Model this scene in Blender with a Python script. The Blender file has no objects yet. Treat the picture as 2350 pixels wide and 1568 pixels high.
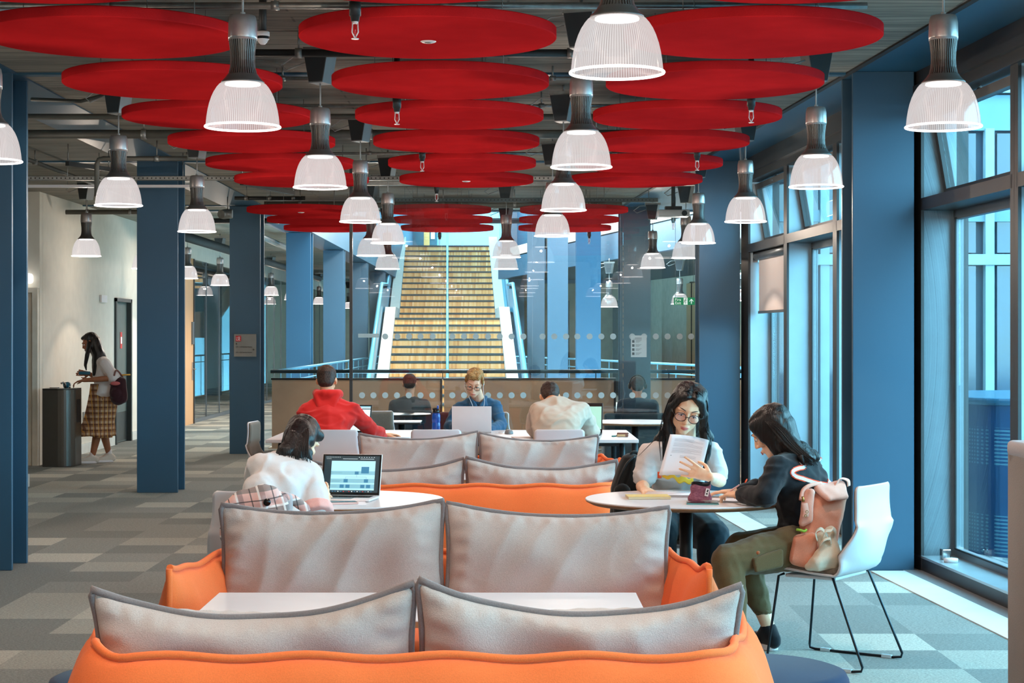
import bpy, bmesh, math, random
from mathutils import Vector, Matrix, Euler, noise
random.seed(7)
PI = math.pi
F = 4150.0; VX = 1166.5; VY = 775.0; H = 1.54      # focal length in pixels, vanishing point, eye height
V = Vector
scene = bpy.context.scene
COL = scene.collection

def P(px, py, Y):
    return V(((px-VX)*Y/F, Y, H-(py-VY)*Y/F))
def PX(px, Y): return (px-VX)*Y/F
def PZ(py, Y): return H-(py-VY)*Y/F

# ------------------------------------------------------------------ materials
def lin(c):
    c = c/255.0
    return c/12.92 if c <= 0.04045 else ((c+0.055)/1.055)**2.4
def rgb(r, g, b): return (lin(r), lin(g), lin(b), 1.0)
class N:
    def __init__(s, name):
        s.m = bpy.data.materials.new(name); s.m.use_nodes = True
        s.t = s.m.node_tree; s.n = s.t.nodes; s.l = s.t.links
        s.b = s.n.get('Principled BSDF'); s.out = s.n.get('Material Output')
    def new(s, typ, **kw):
        n = s.n.new(typ)
        for k, v in kw.items():
            if hasattr(n, k): setattr(n, k, v)
            else: n.inputs[k.replace('_', ' ')].default_value = v
        return n
    def link(s, a, b): s.l.new(a, b)
    def coord(s, kind='Object', scale=(1, 1, 1), rot=(0, 0, 0), loc=(0, 0, 0)):
        tc = s.n.new('ShaderNodeTexCoord'); mp = s.n.new('ShaderNodeMapping')
        mp.inputs['Scale'].default_value = scale; mp.inputs['Rotation'].default_value = rot; mp.inputs['Location'].default_value = loc
        s.link(tc.outputs[kind], mp.inputs[0]); return mp.outputs[0]
    def noise(s, vec, scale, detail=3, rough=0.5):
        n = s.n.new('ShaderNodeTexNoise'); n.inputs['Scale'].default_value = scale
        n.inputs['Detail'].default_value = detail; n.inputs['Roughness'].default_value = rough
        s.link(vec, n.inputs['Vector']); return n.outputs['Fac']
    def ramp(s, fac, stops, mode='LINEAR'):
        r = s.n.new('ShaderNodeValToRGB'); r.color_ramp.interpolation = mode
        e = r.color_ramp.elements
        while len(e) < len(stops): e.new(0.5)
        for el, (p, c) in zip(e, stops): el.position = p; el.color = c
        s.link(fac, r.inputs[0]); return r.outputs[0]
    def math(s, op, a, b=None, clamp=False):
        n = s.n.new('ShaderNodeMath'); n.operation = op; n.use_clamp = clamp
        for i, x in enumerate((a, b)):
            if x is None: continue
            if isinstance(x, (int, float)): n.inputs[i].default_value = x
            else: s.link(x, n.inputs[i])
        return n.outputs[0]
    def mix(s, fac, a, b, typ='MIX'):
        n = s.n.new('ShaderNodeMix'); n.data_type = 'RGBA'; n.blend_type = typ
        for i, x in ((0, fac), (6, a), (7, b)):
            if isinstance(x, (int, float, tuple)): n.inputs[i].default_value = x
            else: s.link(x, n.inputs[i])
        return n.outputs[2]
    def bump(s, h, strength=0.3, dist=0.01):
        n = s.n.new('ShaderNodeBump'); n.inputs['Strength'].default_value = strength
        n.inputs['Distance'].default_value = dist
        s.link(h, n.inputs['Height']); s.link(n.outputs[0], s.b.inputs['Normal'])

def plain(name, col, rough=0.5, metal=0.0, spec=0.5, var=0.06, vscale=6.0, bump=0.0, bscale=80.0, sheen=0.0, coat=0.0, emit=0.0, ecol=None):
    s = N(name); b = s.b
    v = s.coord()
    nz = s.noise(v, vscale, 3)
    c2 = tuple(max(0, x*(1-var*1.6)) for x in col[:3])+(1,); c3 = tuple(min(1, x*(1+var)) for x in col[:3])+(1,)
    s.link(s.ramp(nz, [(0.3, c2), (0.7, c3)]), b.inputs['Base Color'])
    b.inputs['Roughness'].default_value = rough; b.inputs['Metallic'].default_value = metal
    b.inputs['Specular IOR Level'].default_value = spec
    if sheen: b.inputs['Sheen Weight'].default_value = sheen
    if coat: b.inputs['Coat Weight'].default_value = coat
    if bump: s.bump(s.noise(v, bscale, 2), bump, 0.004)
    if emit:
        b.inputs['Emission Color'].default_value = ecol or col; b.inputs['Emission Strength'].default_value = emit
    return s.m

def fabric(name, col, var=0.12, fine=220.0, bump=0.35, sheen=0.25, rough=0.9, wrinkle=0.0, spec=0.2):
    s = N(name); b = s.b; v = s.coord()
    a = s.noise(v, fine, 2, 0.7); g = s.noise(v, 5.0, 4)
    f = s.math('ADD', s.math('MULTIPLY', a, 0.65), s.math('MULTIPLY', g, 0.35))
    c2 = tuple(x*(1-var*2) for x in col[:3])+(1,); c3 = tuple(min(1, x*(1+var*1.6)) for x in col[:3])+(1,)
    s.link(s.ramp(f, [(0.3, c2), (0.7, c3)]), b.inputs['Base Color'])
    b.inputs['Roughness'].default_value = rough; b.inputs['Sheen Weight'].default_value = sheen
    b.inputs['Specular IOR Level'].default_value = spec
    h = a
    if wrinkle:
        w = s.noise(s.coord(scale=(1, 1, 1)), 9.0, 3, 0.45)
        h = s.math('ADD', s.math('MULTIPLY', a, 0.25), s.math('MULTIPLY', w, wrinkle))
        s.bump(h, 0.5, 0.014)
    else: s.bump(h, bump, 0.003)
    return s.m

def skin_mat(name, col):
    s = N(name); b = s.b; v = s.coord()
    nz = s.noise(v, 30.0, 3)
    c2 = (col[0]*0.9, col[1]*0.8, col[2]*0.76, 1)
    s.link(s.ramp(nz, [(0.3, c2), (0.7, col)]), b.inputs['Base Color'])
    b.inputs['Roughness'].default_value = 0.48; b.inputs['Subsurface Weight'].default_value = 0.0
    b.inputs['Specular IOR Level'].default_value = 0.4
    return s.m
def hair_mat(name, col, rough=0.35, scale=(60, 60, 4), hi=2.2):
    s = N(name); b = s.b; v = s.coord(scale=scale)
    nz = s.noise(v, 2.5, 3)
    c2 = tuple(x*0.45 for x in col[:3])+(1,); c3 = tuple(min(1, x*hi) for x in col[:3])+(1,)
    s.link(s.ramp(nz, [(0.35, c2), (0.68, c3)]), b.inputs['Base Color'])
    b.inputs['Roughness'].default_value = rough; b.inputs['Specular IOR Level'].default_value = 0.35
    s.bump(nz, 0.55, 0.006)
    return s.m
def emissive(name, col, strength):
    s = N(name); b = s.b
    b.inputs['Base Color'].default_value = col; b.inputs['Roughness'].default_value = 0.4
    b.inputs['Emission Color'].default_value = col; b.inputs['Emission Strength'].default_value = strength
    return s.m
def glass_mat(name, tint=(1, 1, 1, 1), refl=1.0, rough=0.0, ior=1.5, haze=0.0, hcol=(0.6, 0.8, 0.9, 1)):
    """thin architectural glass: see-through plus a mirror reflection that grows at grazing angles"""
    s = N(name); s.n.remove(s.b)
    tr = s.new('ShaderNodeBsdfTransparent', Color=tint); gl = s.new('ShaderNodeBsdfGlossy', Roughness=rough)
    lw = s.new('ShaderNodeLayerWeight', Blend=0.5)
    f = s.math('MULTIPLY', s.math('ADD', s.math('MULTIPLY', s.math('POWER', lw.outputs['Facing'], 5.0), 0.9), 0.045), refl, True)
    mx = s.n.new('ShaderNodeMixShader'); s.link(f, mx.inputs[0]); s.link(tr.outputs[0], mx.inputs[1]); s.link(gl.outputs[0], mx.inputs[2])
    o = mx
    if haze:
        df = s.new('ShaderNodeBsdfDiffuse', Color=hcol)
        m2 = s.n.new('ShaderNodeMixShader'); m2.inputs[0].default_value = haze
        s.link(mx.outputs[0], m2.inputs[1]); s.link(df.outputs[0], m2.inputs[2]); o = m2
    s.link(o.outputs[0], s.out.inputs[0])
    return s.m

# ------------------------------------------------------------------ scene graph helpers
def wm(o):
    m = Matrix.Identity(4)
    while o is not None:
        loc = Matrix.Translation(o.location) @ o.rotation_euler.to_matrix().to_4x4() @ Matrix.Diagonal((*o.scale, 1))
        m = loc @ m; o = o.parent
    return m
def tag(o, label=None, cat=None, group=None, kind=None):
    if label: o['label'] = label
    if cat: o['category'] = cat
    if group: o['group'] = group
    if kind: o['kind'] = kind
    return o
def thing(name, label, cat, loc=(0, 0, 0), rz=0.0, group=None):
    o = bpy.data.objects.new(name, None); COL.objects.link(o)
    o.location = loc; o.rotation_euler = (0, 0, rz); o.empty_display_size = 0.1
    return tag(o, label, cat, group)
def kids(o): return [c for c in bpy.data.objects if c.parent == o]
def copy_tree(o, parent=None, ch=None):
    if ch is None:
        ch = {}
        for c in bpy.data.objects:
            if c.parent: ch.setdefault(c.parent.name, []).append(c)
    c = o.copy(); COL.objects.link(c); c.parent = parent
    for k in ch.get(o.name, []): copy_tree(k, c, ch)
    return c
def dup(o, loc=None, rz=None, label=None, group=None):
    c = copy_tree(o)
    if loc is not None: c.location = loc
    if rz is not None: c.rotation_euler = (0, 0, rz)
    if label: c['label'] = label
    if group: c['group'] = group
    return c

class MB:
    """collects shapes of ONE part and links them as one mesh"""
    def __init__(s): s.bm = bmesh.new(); s.mi = 0
    def _f(s, vs, smooth=False):
        try:
            f = s.bm.faces.new(vs); f.material_index = s.mi; f.smooth = smooth; return f
        except ValueError: return None
    def box(s, x0, x1, y0, y1, z0, z1, M=None):
        co = [(x0, y0, z0), (x1, y0, z0), (x1, y1, z0), (x0, y1, z0), (x0, y0, z1), (x1, y0, z1), (x1, y1, z1), (x0, y1, z1)]
        v = [s.bm.verts.new(M @ V(c) if M else c) for c in co]
        for q in ((0, 3, 2, 1), (4, 5, 6, 7), (0, 1, 5, 4), (1, 2, 6, 5), (2, 3, 7, 6), (3, 0, 4, 7)): s._f([v[i] for i in q])
        return v
    def rbox(s, x0, x1, y0, y1, z0, z1, r, seg=3, M=None):
        b = bmesh.new(); co = [(x0, y0, z0), (x1, y0, z0), (x1, y1, z0), (x0, y1, z0), (x0, y0, z1), (x1, y0, z1), (x1, y1, z1), (x0, y1, z1)]
        v = [b.verts.new(c) for c in co]
        for q in ((0, 3, 2, 1), (4, 5, 6, 7), (0, 1, 5, 4), (1, 2, 6, 5), (2, 3, 7, 6), (3, 0, 4, 7)): b.faces.new([v[i] for i in q])
        bmesh.ops.bevel(b, geom=b.edges[:], offset=r, segments=seg, affect='EDGES', profile=0.5)
        s.add(b, M, True)
    def add(s, b, M=None, smooth=False):
        b.verts.ensure_lookup_table(); mp = {}
        for v in b.verts: mp[v.index] = s.bm.verts.new(M @ v.co if M else v.co)
        for f in b.faces: s._f([mp[v.index] for v in f.verts], smooth)
        b.free()
    def quad(s, a, b, c, d): return s._f([s.bm.verts.new(x) for x in (a, b, c, d)])
    def poly(s, pts): return s._f([s.bm.verts.new(x) for x in pts])
    def prism(s, pts, ext):
        """pts: 3-D polygon, extruded along vector ext"""
        e = V(ext); a = [s.bm.verts.new(V(p)) for p in pts]; b = [s.bm.verts.new(V(p)+e) for p in pts]
        s._f(a[::-1]); s._f(b)
        for i in range(len(pts)):
            j = (i+1) % len(pts); s._f([a[i], a[j], b[j], b[i]])
    def tube(s, pts, r, seg=8, closed=False, caps=True):
        pts = [V(p) for p in pts]; n = len(pts); rs = r if isinstance(r, (list, tuple)) else [r]*n
        rings = []; up = None
        for i, p in enumerate(pts):
            if closed: t = pts[(i+1) % n]-pts[i-1]
            else: t = pts[min(i+1, n-1)]-pts[max(i-1, 0)]
            if t.length < 1e-9: t = V((0, 0, 1))
            t.normalize()
            if up is None: up = t.orthogonal().normalized()
            up = (up-t*up.dot(t))
            if up.length < 1e-6: up = t.orthogonal()
            up.normalize(); w = t.cross(up)
            rings.append([s.bm.verts.new(p+(up*math.cos(2*PI*k/seg)+w*math.sin(2*PI*k/seg))*rs[i]) for k in range(seg)])
        m = n if closed else n-1
        for i in range(m):
            a, b = rings[i], rings[(i+1) % n]
            for k in range(seg): s._f([a[k], a[(k+1) % seg], b[(k+1) % seg], b[k]], True)
        if caps and not closed: s._f(rings[0][::-1]); s._f(rings[-1])
    def lathe(s, prof, c=(0, 0, 0), seg=48, smooth=True, cap=False):
        c = V(c); rings = []
        for r, z in prof:
            rings.append([s.bm.verts.new(c+V((r*math.cos(2*PI*k/seg), r*math.sin(2*PI*k/seg), z))) for k in range(seg)])
        for a, b in zip(rings, rings[1:]):
            for k in range(seg): s._f([a[k], a[(k+1) % seg], b[(k+1) % seg], b[k]], smooth)
        if cap: s._f(rings[0][::-1]); s._f(rings[-1])
    def ell(s, c, r, rot=None, sub=3):
        b = bmesh.new(); bmesh.ops.create_icosphere(b, subdivisions=sub, radius=1.0)
        M = Matrix.Translation(V(c)) @ (rot.to_matrix().to_4x4() if rot else Matrix.Identity(4)) @ Matrix.Diagonal((*r, 1))
        s.add(b, M, True)
    def grid(s, fn, nu, nv, closed_u=False, smooth=True):
        g = [[s.bm.verts.new(fn(i/nu, j/nv)) for j in range(nv+1)] for i in range(nu if closed_u else nu+1)]
        for i in range(nu):
            for j in range(nv):
                a = g[i]; b = g[(i+1) % len(g)]
                s._f([a[j], b[j], b[j+1], a[j+1]], smooth)
        return g
    def build(s, name, mat, parent=None, bevel=0, seg=2, fixn=True, solid=0, subsurf=0, weld=False, shade=None):
        if weld: bmesh.ops.remove_doubles(s.bm, verts=s.bm.verts[:], dist=1e-5)
        if fixn: bmesh.ops.recalc_face_normals(s.bm, faces=s.bm.faces[:])
        if parent is not None: s.bm.transform(wm(parent).inverted())
        if shade is not None:
            for f in s.bm.faces: f.smooth = shade
        me = bpy.data.meshes.new(name); s.bm.to_mesh(me); s.bm.free()
        for m in (mat if isinstance(mat, (list, tuple)) else [mat]): me.materials.append(m)
        o = bpy.data.objects.new(name, me); COL.objects.link(o); o.parent = parent
        if solid: md = o.modifiers.new('s', 'SOLIDIFY'); md.thickness = solid; md.offset = 0
        if subsurf: md = o.modifiers.new('u', 'SUBSURF'); md.levels = subsurf; md.render_levels = subsurf
        if bevel:
            md = o.modifiers.new('b', 'BEVEL'); md.width = bevel; md.segments = seg; md.limit_method = 'ANGLE'; md.angle_limit = 0.6
        return o
def text(body, size, mat, M, name, parent=None, depth=0.001, align='LEFT', sx=1.0):
    cu = bpy.data.curves.new('t', 'FONT'); cu.body = body; cu.size = size; cu.extrude = depth; cu.align_x = align
    o = bpy.data.objects.new('t', cu); me = evaluated_mesh(o)
    bpy.data.objects.remove(o); bpy.data.curves.remove(cu)
    me.transform(M @ Matrix.Diagonal((sx, 1, 1, 1)))
    if parent is not None: me.transform(wm(parent).inverted())
    me.materials.clear(); me.materials.append(mat)
    r = bpy.data.objects.new(name, me); COL.objects.link(r); r.parent = parent
    return r
def facing_cam(loc):  # text plane x->X, y->Z, facing -Y
    return Matrix.Translation(V(loc)) @ Matrix.Rotation(PI/2, 4, 'X')

# a scratch scene so that evaluating one modifier does not re-evaluate the whole place
SCR_SC = bpy.data.scenes.new('scratch')
def evaluated_mesh(o):
    SCR_SC.collection.objects.link(o); vl = SCR_SC.view_layers[0]; vl.update(); dg = vl.depsgraph
    me = bpy.data.meshes.new_from_object(o.evaluated_get(dg)); SCR_SC.collection.objects.unlink(o); return me
# ------------------------------------------------------------------ organic shapes: overlapping hulls fused into one skin
def _ball(c, r, rot=None, sub=2):
    b = bmesh.new(); bmesh.ops.create_icosphere(b, subdivisions=sub, radius=1.0)
    if isinstance(r, (int, float)): r = (r, r, r)
    M = Matrix.Translation(V(c)) @ (rot.to_matrix().to_4x4() if rot else Matrix.Identity(4)) @ Matrix.Diagonal((*r, 1))
    pts = [M @ v.co for v in b.verts]; b.free(); return pts
class Blob:
    def __init__(s): s.bm = bmesh.new()
    def hull(s, *balls):
        """each ball: (centre, radius or (rx,ry,rz)[, Euler/Quaternion])"""
        pts = []
        for b in balls: pts += _ball(*b)
        t = bmesh.new()
        for p in pts: t.verts.new(p)
        r = bmesh.ops.convex_hull(t, input=t.verts[:])
        bmesh.ops.delete(t, geom=list({g for g in r['geom_interior'] if isinstance(g, bmesh.types.BMVert)}), context='VERTS')
        mp = {v: s.bm.verts.new(v.co) for v in t.verts if v.link_faces}
        for f in t.faces:
            try: s.bm.faces.new([mp[v] for v in f.verts])
            except (ValueError, KeyError): pass
        t.free(); return s
    def cap(s, p1, r1, p2, r2): return s.hull((p1, r1), (p2, r2))
    def chain(s, *pr):
        for a, b in zip(pr, pr[1:]): s.hull(a, b)
        return s
    def xf(s, M): s.bm.transform(M); return s
    def mesh(s, voxel=0.008, smooth=3, fn=None, wr=None):
        bmesh.ops.recalc_face_normals(s.bm, faces=s.bm.faces[:])
        me = bpy.data.meshes.new('tmp'); s.bm.to_mesh(me); s.bm.free()
        o = bpy.data.objects.new('tmp', me)
        r = o.modifiers.new('r', 'REMESH'); r.mode = 'VOXEL'; r.voxel_size = voxel
        if smooth:
            k = o.modifiers.new('k', 'SMOOTH'); k.factor = 0.5; k.iterations = smooth
        out = evaluated_mesh(o)
        bpy.data.objects.remove(o); bpy.data.meshes.remove(me)
        if wr or fn:
            vn = [v.vector.copy() for v in out.vertex_normals]; vc = [v.co.copy() for v in out.vertices]
            for w in (wr if isinstance(wr, list) else [wr] if wr else []):
                amp, fr = w[0], w[1]
                fr = V(fr) if isinstance(fr, (tuple, list)) else V((fr, fr, fr))
                for i in range(len(vc)):
                    c = vc[i]; n = noise.noise(V((c.x*fr.x, c.y*fr.y, c.z*fr.z)))
                    vc[i] = c+vn[i]*(amp*(.35-min(1, abs(n)*4)) if len(w) > 2 else amp*n)
            if fn: vc = [fn(c, n) for c, n in zip(vc, vn)]
            out.vertices.foreach_set('co', [x for c in vc for x in c]); out.update()
        for p in out.polygons: p.use_smooth = True
        return out
    def build(s, name, mat, parent=None, **kw):
        me = s.mesh(**kw)
        if parent is not None: me.transform(wm(parent).inverted())
        for m in (mat if isinstance(mat, (list, tuple)) else [mat]): me.materials.append(m)
        o = bpy.data.objects.new(name, me); COL.objects.link(o); o.parent = parent
        return o
def basis(origin, fwd, up=(0, 0, 1)):
    """matrix whose +Y is fwd, +Z close to up"""
    y = V(fwd).normalized(); x = y.cross(V(up)).normalized(); z = x.cross(y)
    M = Matrix((x, y, z)).transposed().to_4x4(); M.translation = V(origin); return M
SKY = 11.0; EXPO = 0.40
# ------------------------------------------------------------------ the materials
M = {}
def mk_paint(name, col, rough=0.42):
    s = N(name); v = s.coord('Object'); nz = s.noise(v, 1.2, 3); fn = s.noise(v, 300, 2)
    s.link(s.ramp(nz, [(0.3, tuple(c*0.93 for c in col[:3])+(1,)), (0.7, col)]), s.b.inputs['Base Color'])
    s.b.inputs['Roughness'].default_value = rough; s.b.inputs['Specular IOR Level'].default_value = 0.45
    s.bump(fn, 0.12, 0.002); return s.m
M['blue'] = mk_paint('blue steel paint', rgb(52, 88, 112))
M['blue_soffit'] = mk_paint('blue soffit paint', rgb(44, 92, 118))
M['lightblue'] = mk_paint('pale blue paint', rgb(150, 205, 228))
M['white_wall'] = plain('white wall paint', rgb(214, 212, 202), 0.8, var=0.03, bump=0.05)
M['white'] = plain('white laminate', rgb(218, 214, 216), 0.35, var=0.02)
M['plastic'] = plain('white chair shell', rgb(206, 204, 208), 0.42, var=0.02, bump=0.04, bscale=400)
M['beech'] = None
M['frame'] = plain('anodised window frame', rgb(112, 120, 126), 0.38, metal=0.55, var=0.03)
M['frame_dark'] = plain('dark bronze frame', rgb(58, 60, 62), 0.42, metal=0.4, var=0.04)
M['reveal'] = plain('silver reveal panel', rgb(150, 168, 178), 0.4, metal=0.45, var=0.03)
M['black'] = plain('black metal', rgb(22, 26, 30), 0.45, metal=0.3, var=0.1)
M['gasket'] = plain('black gasket', rgb(14, 16, 18), 0.6)
M['darkwire'] = plain('graphite rod', rgb(32, 42, 50), 0.35, metal=0.6)
M['galv'] = plain('galvanised steel', rgb(150, 152, 150), 0.42, metal=0.7, var=0.12, vscale=20)
M['pipe'] = plain('dull grey service pipe', rgb(92, 92, 86), 0.55, metal=0.25, var=0.1)
M['pipe_dark'] = plain('dark service pipe', rgb(44, 48, 50), 0.5, metal=0.2, var=0.1)
M['alu'] = plain('brushed lamp body', rgb(176, 168, 166), 0.33, metal=0.7, var=0.06, vscale=30)
M['alu_fin'] = plain('lamp cooling fins', rgb(116, 114, 112), 0.4, metal=0.6, var=0.06)
M['orange'] = fabric('orange wool felt', rgb(246, 118, 60), 0.06, 260, 0.3, 0.1)
M['piping_grey'] = fabric('grey piping', rgb(122, 110, 108), 0.1)
M['cushion'] = fabric('grey brown cushion fabric', rgb(184, 168, 160), 0.09, 260, 0.3, 0.15, wrinkle=0.35)
M['navy'] = fabric('navy felt', rgb(20, 52, 84), 0.1, 300, 0.2, 0.15)
M['navy_dark'] = fabric('dark navy upholstery', rgb(22, 44, 62), 0.1)
M['maroon'] = fabric('maroon upholstery', rgb(72, 22, 30), 0.1)
M['pad'] = fabric('taupe seat pad', rgb(112, 104, 94), 0.12)
M['booth'] = fabric('taupe booth fabric', rgb(120, 108, 102), 0.1, 160)
M['red_felt'] = fabric('red acoustic felt', rgb(190, 34, 38), 0.12, 420, 0.3, 0.0, rough=1.0, spec=0.0)
M['laptop'] = plain('silver laptop', rgb(222, 214, 214), 0.4, metal=0.25, var=0.02)
M['screen_black'] = plain('black screen bezel', rgb(12, 14, 16), 0.2)
M['paper'] = plain('white paper', rgb(236, 232, 236), 0.8, var=0.01)
M['ink'] = plain('grey print', rgb(184, 180, 186), 0.8)
M['cream'] = plain('cream notebook', rgb(232, 214, 178), 0.8)
M['chrome'] = plain('chrome', rgb(200, 200, 200), 0.15, metal=1.0)
M['ply_edge'] = plain('plywood edge', rgb(150, 104, 70), 0.55, var=0.15, vscale=40)

# concrete ceiling with board marks that run across the room
s = N('board marked concrete'); v = s.coord('Object', scale=(0.5, 6.5, 1))
g = s.noise(v, 3.0, 5, 0.6); f2 = s.noise(s.coord('Object'), 1.3, 4)
br = s.new('ShaderNodeTexBrick', Scale=1.0); br.offset = 0.5
s.link(s.coord('Object', scale=(0.42, 1.0, 1)), br.inputs['Vector'])
br.inputs['Brick Width'].default_value = 1.0; br.inputs['Row Height'].default_value = 0.16; br.inputs['Mortar Size'].default_value = 0.003
br.inputs['Color1'].default_value = rgb(150, 146, 134); br.inputs['Color2'].default_value = rgb(124, 121, 113); br.inputs['Mortar'].default_value = rgb(52, 54, 54)
c = s.mix(0.5, s.ramp(g, [(0.34, rgb(82, 82, 78)), (0.52, rgb(146, 142, 131)), (0.68, rgb(196, 188, 168))]), br.outputs['Color'])
c = s.mix(0.35, c, s.ramp(f2, [(0.35, rgb(140, 140, 136)), (0.7, rgb(210, 205, 195))]), 'MULTIPLY')
s.link(c, s.b.inputs['Base Color']); s.b.inputs['Roughness'].default_value = 0.85
s.bump(s.math('ADD', g, s.math('MULTIPLY', br.outputs['Fac'], -1.0)), 0.35, 0.01)
M['concrete'] = s.m

# carpet tiles, half a metre square, each its own tone
s = N('carpet tiles'); v = s.coord('Object', scale=(2, 2, 2), loc=(-0.22, -0.8, 0))
sep = s.n.new('ShaderNodeSeparateXYZ'); s.link(v, sep.inputs[0])
cb = s.n.new('ShaderNodeCombineXYZ')
s.link(s.math('FLOOR', sep.outputs[0]), cb.inputs[0]); s.link(s.math('FLOOR', sep.outputs[1]), cb.inputs[1])
wn = s.n.new('ShaderNodeTexWhiteNoise'); wn.noise_dimensions = '2D'; s.link(cb.outputs[0], wn.inputs['Vector'])
tone = s.ramp(wn.outputs['Value'], [(0.0, rgb(126, 131, 128)), (0.36, rgb(140, 144, 140)), (0.68, rgb(160, 162, 154)), (0.88, rgb(180, 180, 170))], 'CONSTANT')
oc = s.coord('Object', scale=(70, 120, 1)); pile = s.noise(oc, 1.2, 4, 0.85)
pile2 = s.noise(s.coord('Object', scale=(26, 70, 1)), 1.4, 3, 0.7)
pl = s.math('ADD', s.math('MULTIPLY', pile, 0.75), s.math('MULTIPLY', pile2, 0.25))
tone = s.mix(0.85, tone, s.ramp(pl, [(0.36, (0.30, 0.31, 0.33, 1)), (0.5, (0.8, 0.8, 0.8, 1)), (0.62, (1.25, 1.25, 1.22, 1))]), 'MULTIPLY')
s.link(tone, s.b.inputs['Base Color']); s.b.inputs['Roughness'].default_value = 0.95; s.b.inputs['Specular IOR Level'].default_value = 0.15
s.bump(pile, 0.5, 0.004)
M['carpet'] = s.m
M['carpet_plain'] = fabric('plain grey border carpet', rgb(96, 102, 106), 0.12, 160)
M['strip'] = plain('pale floor strip', rgb(206, 208, 208), 0.55, var=0.04, vscale=3)

# timber: narrow strips
def timber(name, base, dark, light, scale, axis_scale, rough=0.5):
    s = N(name)
    v = s.coord('Object', scale=axis_scale)
    sep = s.n.new('ShaderNodeSeparateXYZ'); s.link(v, sep.inputs[0])
    cb = s.n.new('ShaderNodeCombineXYZ')
    for i in range(3): s.link(s.math('FLOOR', sep.outputs[i]), cb.inputs[i])
    wn = s.n.new('ShaderNodeTexWhiteNoise'); s.link(cb.outputs[0], wn.inputs['Vector'])
    gr = s.noise(s.coord('Object', scale=(30, 30, 1)), scale, 3)
    f = s.math('ADD', s.math('MULTIPLY', wn.outputs['Value'], 0.6), s.math('MULTIPLY', gr, 0.4))
    s.link(s.ramp(f, [(0.2, dark), (0.5, base), (0.85, light)]), s.b.inputs['Base Color'])
    s.b.inputs['Roughness'].default_value = rough
    return s.m
M['stair_wood'] = timber('bamboo strip risers', rgb(240, 188, 116), rgb(214, 150, 80), rgb(250, 214, 156), 1.0, (22, 0.4, 0.15))
M['oak'] = timber('pale oak veneer', rgb(198, 158, 116), rgb(176, 134, 94), rgb(214, 176, 134), 1.0, (3, 0.3, 0.2))
M['ply'] = plain('beige balustrade board', rgb(186, 162, 136), 0.6, var=0.06, vscale=3)
M['ply_screen'] = plain('slatted beige panel', rgb(190, 172, 150), 0.7, var=0.05)
M['tread'] = plain('dark stair nosing', rgb(28, 46, 50), 0.5)

# lights
def shade_mat():
    """prismatic acrylic lamp shade: ribbed, partly clear, glowing from the lamp inside"""
    s = N('ribbed acrylic shade'); s.n.remove(s.b)
    tc = s.n.new('ShaderNodeTexCoord'); sep = s.n.new('ShaderNodeSeparateXYZ'); s.link(tc.outputs['Object'], sep.inputs[0])
    ang = s.math('ARCTAN2', sep.outputs[1], sep.outputs[0])
    w = s.math('SINE', s.math('MULTIPLY', ang, 110.0))
    w01 = s.math('ADD', s.math('MULTIPLY', w, 0.5), 0.5)
    em = s.n.new('ShaderNodeEmission')
    s.link(s.mix(w01, (1.0, 0.86, 0.84, 1), (1.0, 0.95, 0.94, 1)), em.inputs['Color'])
    lw = s.new('ShaderNodeLayerWeight', Blend=0.5)
    s.link(s.math('ADD', s.math('MULTIPLY', w01, 0.26), 0.50), em.inputs['Strength'])
    tr = s.new('ShaderNodeBsdfTransparent', Color=(0.93, 0.95, 0.96, 1)); gl = s.new('ShaderNodeBsdfGlossy', Roughness=0.12)
    m1 = s.n.new('ShaderNodeMixShader'); m1.inputs[0].default_value = 0.12; s.link(tr.outputs[0], m1.inputs[1]); s.link(gl.outputs[0], m1.inputs[2])
    m2 = s.n.new('ShaderNodeMixShader')
    s.link(s.math('ADD', s.math('MULTIPLY', lw.outputs['Facing'], -0.10), s.math('ADD', s.math('MULTIPLY', w01, 0.18), 0.50), True), m2.inputs[0])
    s.link(m1.outputs[0], m2.inputs[1]); s.link(em.outputs[0], m2.inputs[2]); s.link(m2.outputs[0], s.out.inputs[0])
    return s.m
M['shade'] = shade_mat()
M['lamp_disc'] = emissive('lamp light source', (1.0, 0.90, 0.86, 1), 9.0)
M['rim'] = emissive('glowing shade rim', (1.0, 0.92, 0.9, 1), 2.2)
M['wire'] = plain('grey cable', rgb(170, 172, 172), 0.5)
M['boxgrey'] = plain('gear box grey', rgb(52, 58, 62), 0.5)
M['boxside'] = plain('gear box aluminium', rgb(150, 152, 152), 0.45, metal=0.3)
M['ipane'] = glass_mat('clear partition glass', (0.93, 0.97, 0.98, 1), 1.25, haze=0.006)
M['wpane'] = glass_mat('window glass', (0.84, 0.96, 0.985, 1), 1.1)
M['dot'] = plain('frosted dot', rgb(182, 196, 198), 0.7)
# ------------------------------------------------------------------ the setting
def struct(name, mb, mat, **kw):
    o = mb.build(name, mat, **kw); o['kind'] = 'structure'; return o
SL = 0.061                                     # the window front runs at a slight angle to the room
def xw(Y): return 2.74-SL*(Y-12)
U = V((-SL, 1, 0)).normalized(); W = V((1, SL, 0)).normalized()
MW = Matrix((( U.x, W.x, 0, 2.74), (U.y, W.y, 0, 12.0), (0, 0, 1, 0), (0, 0, 0, 1)))   # local x along the wall, local y outwards

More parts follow.
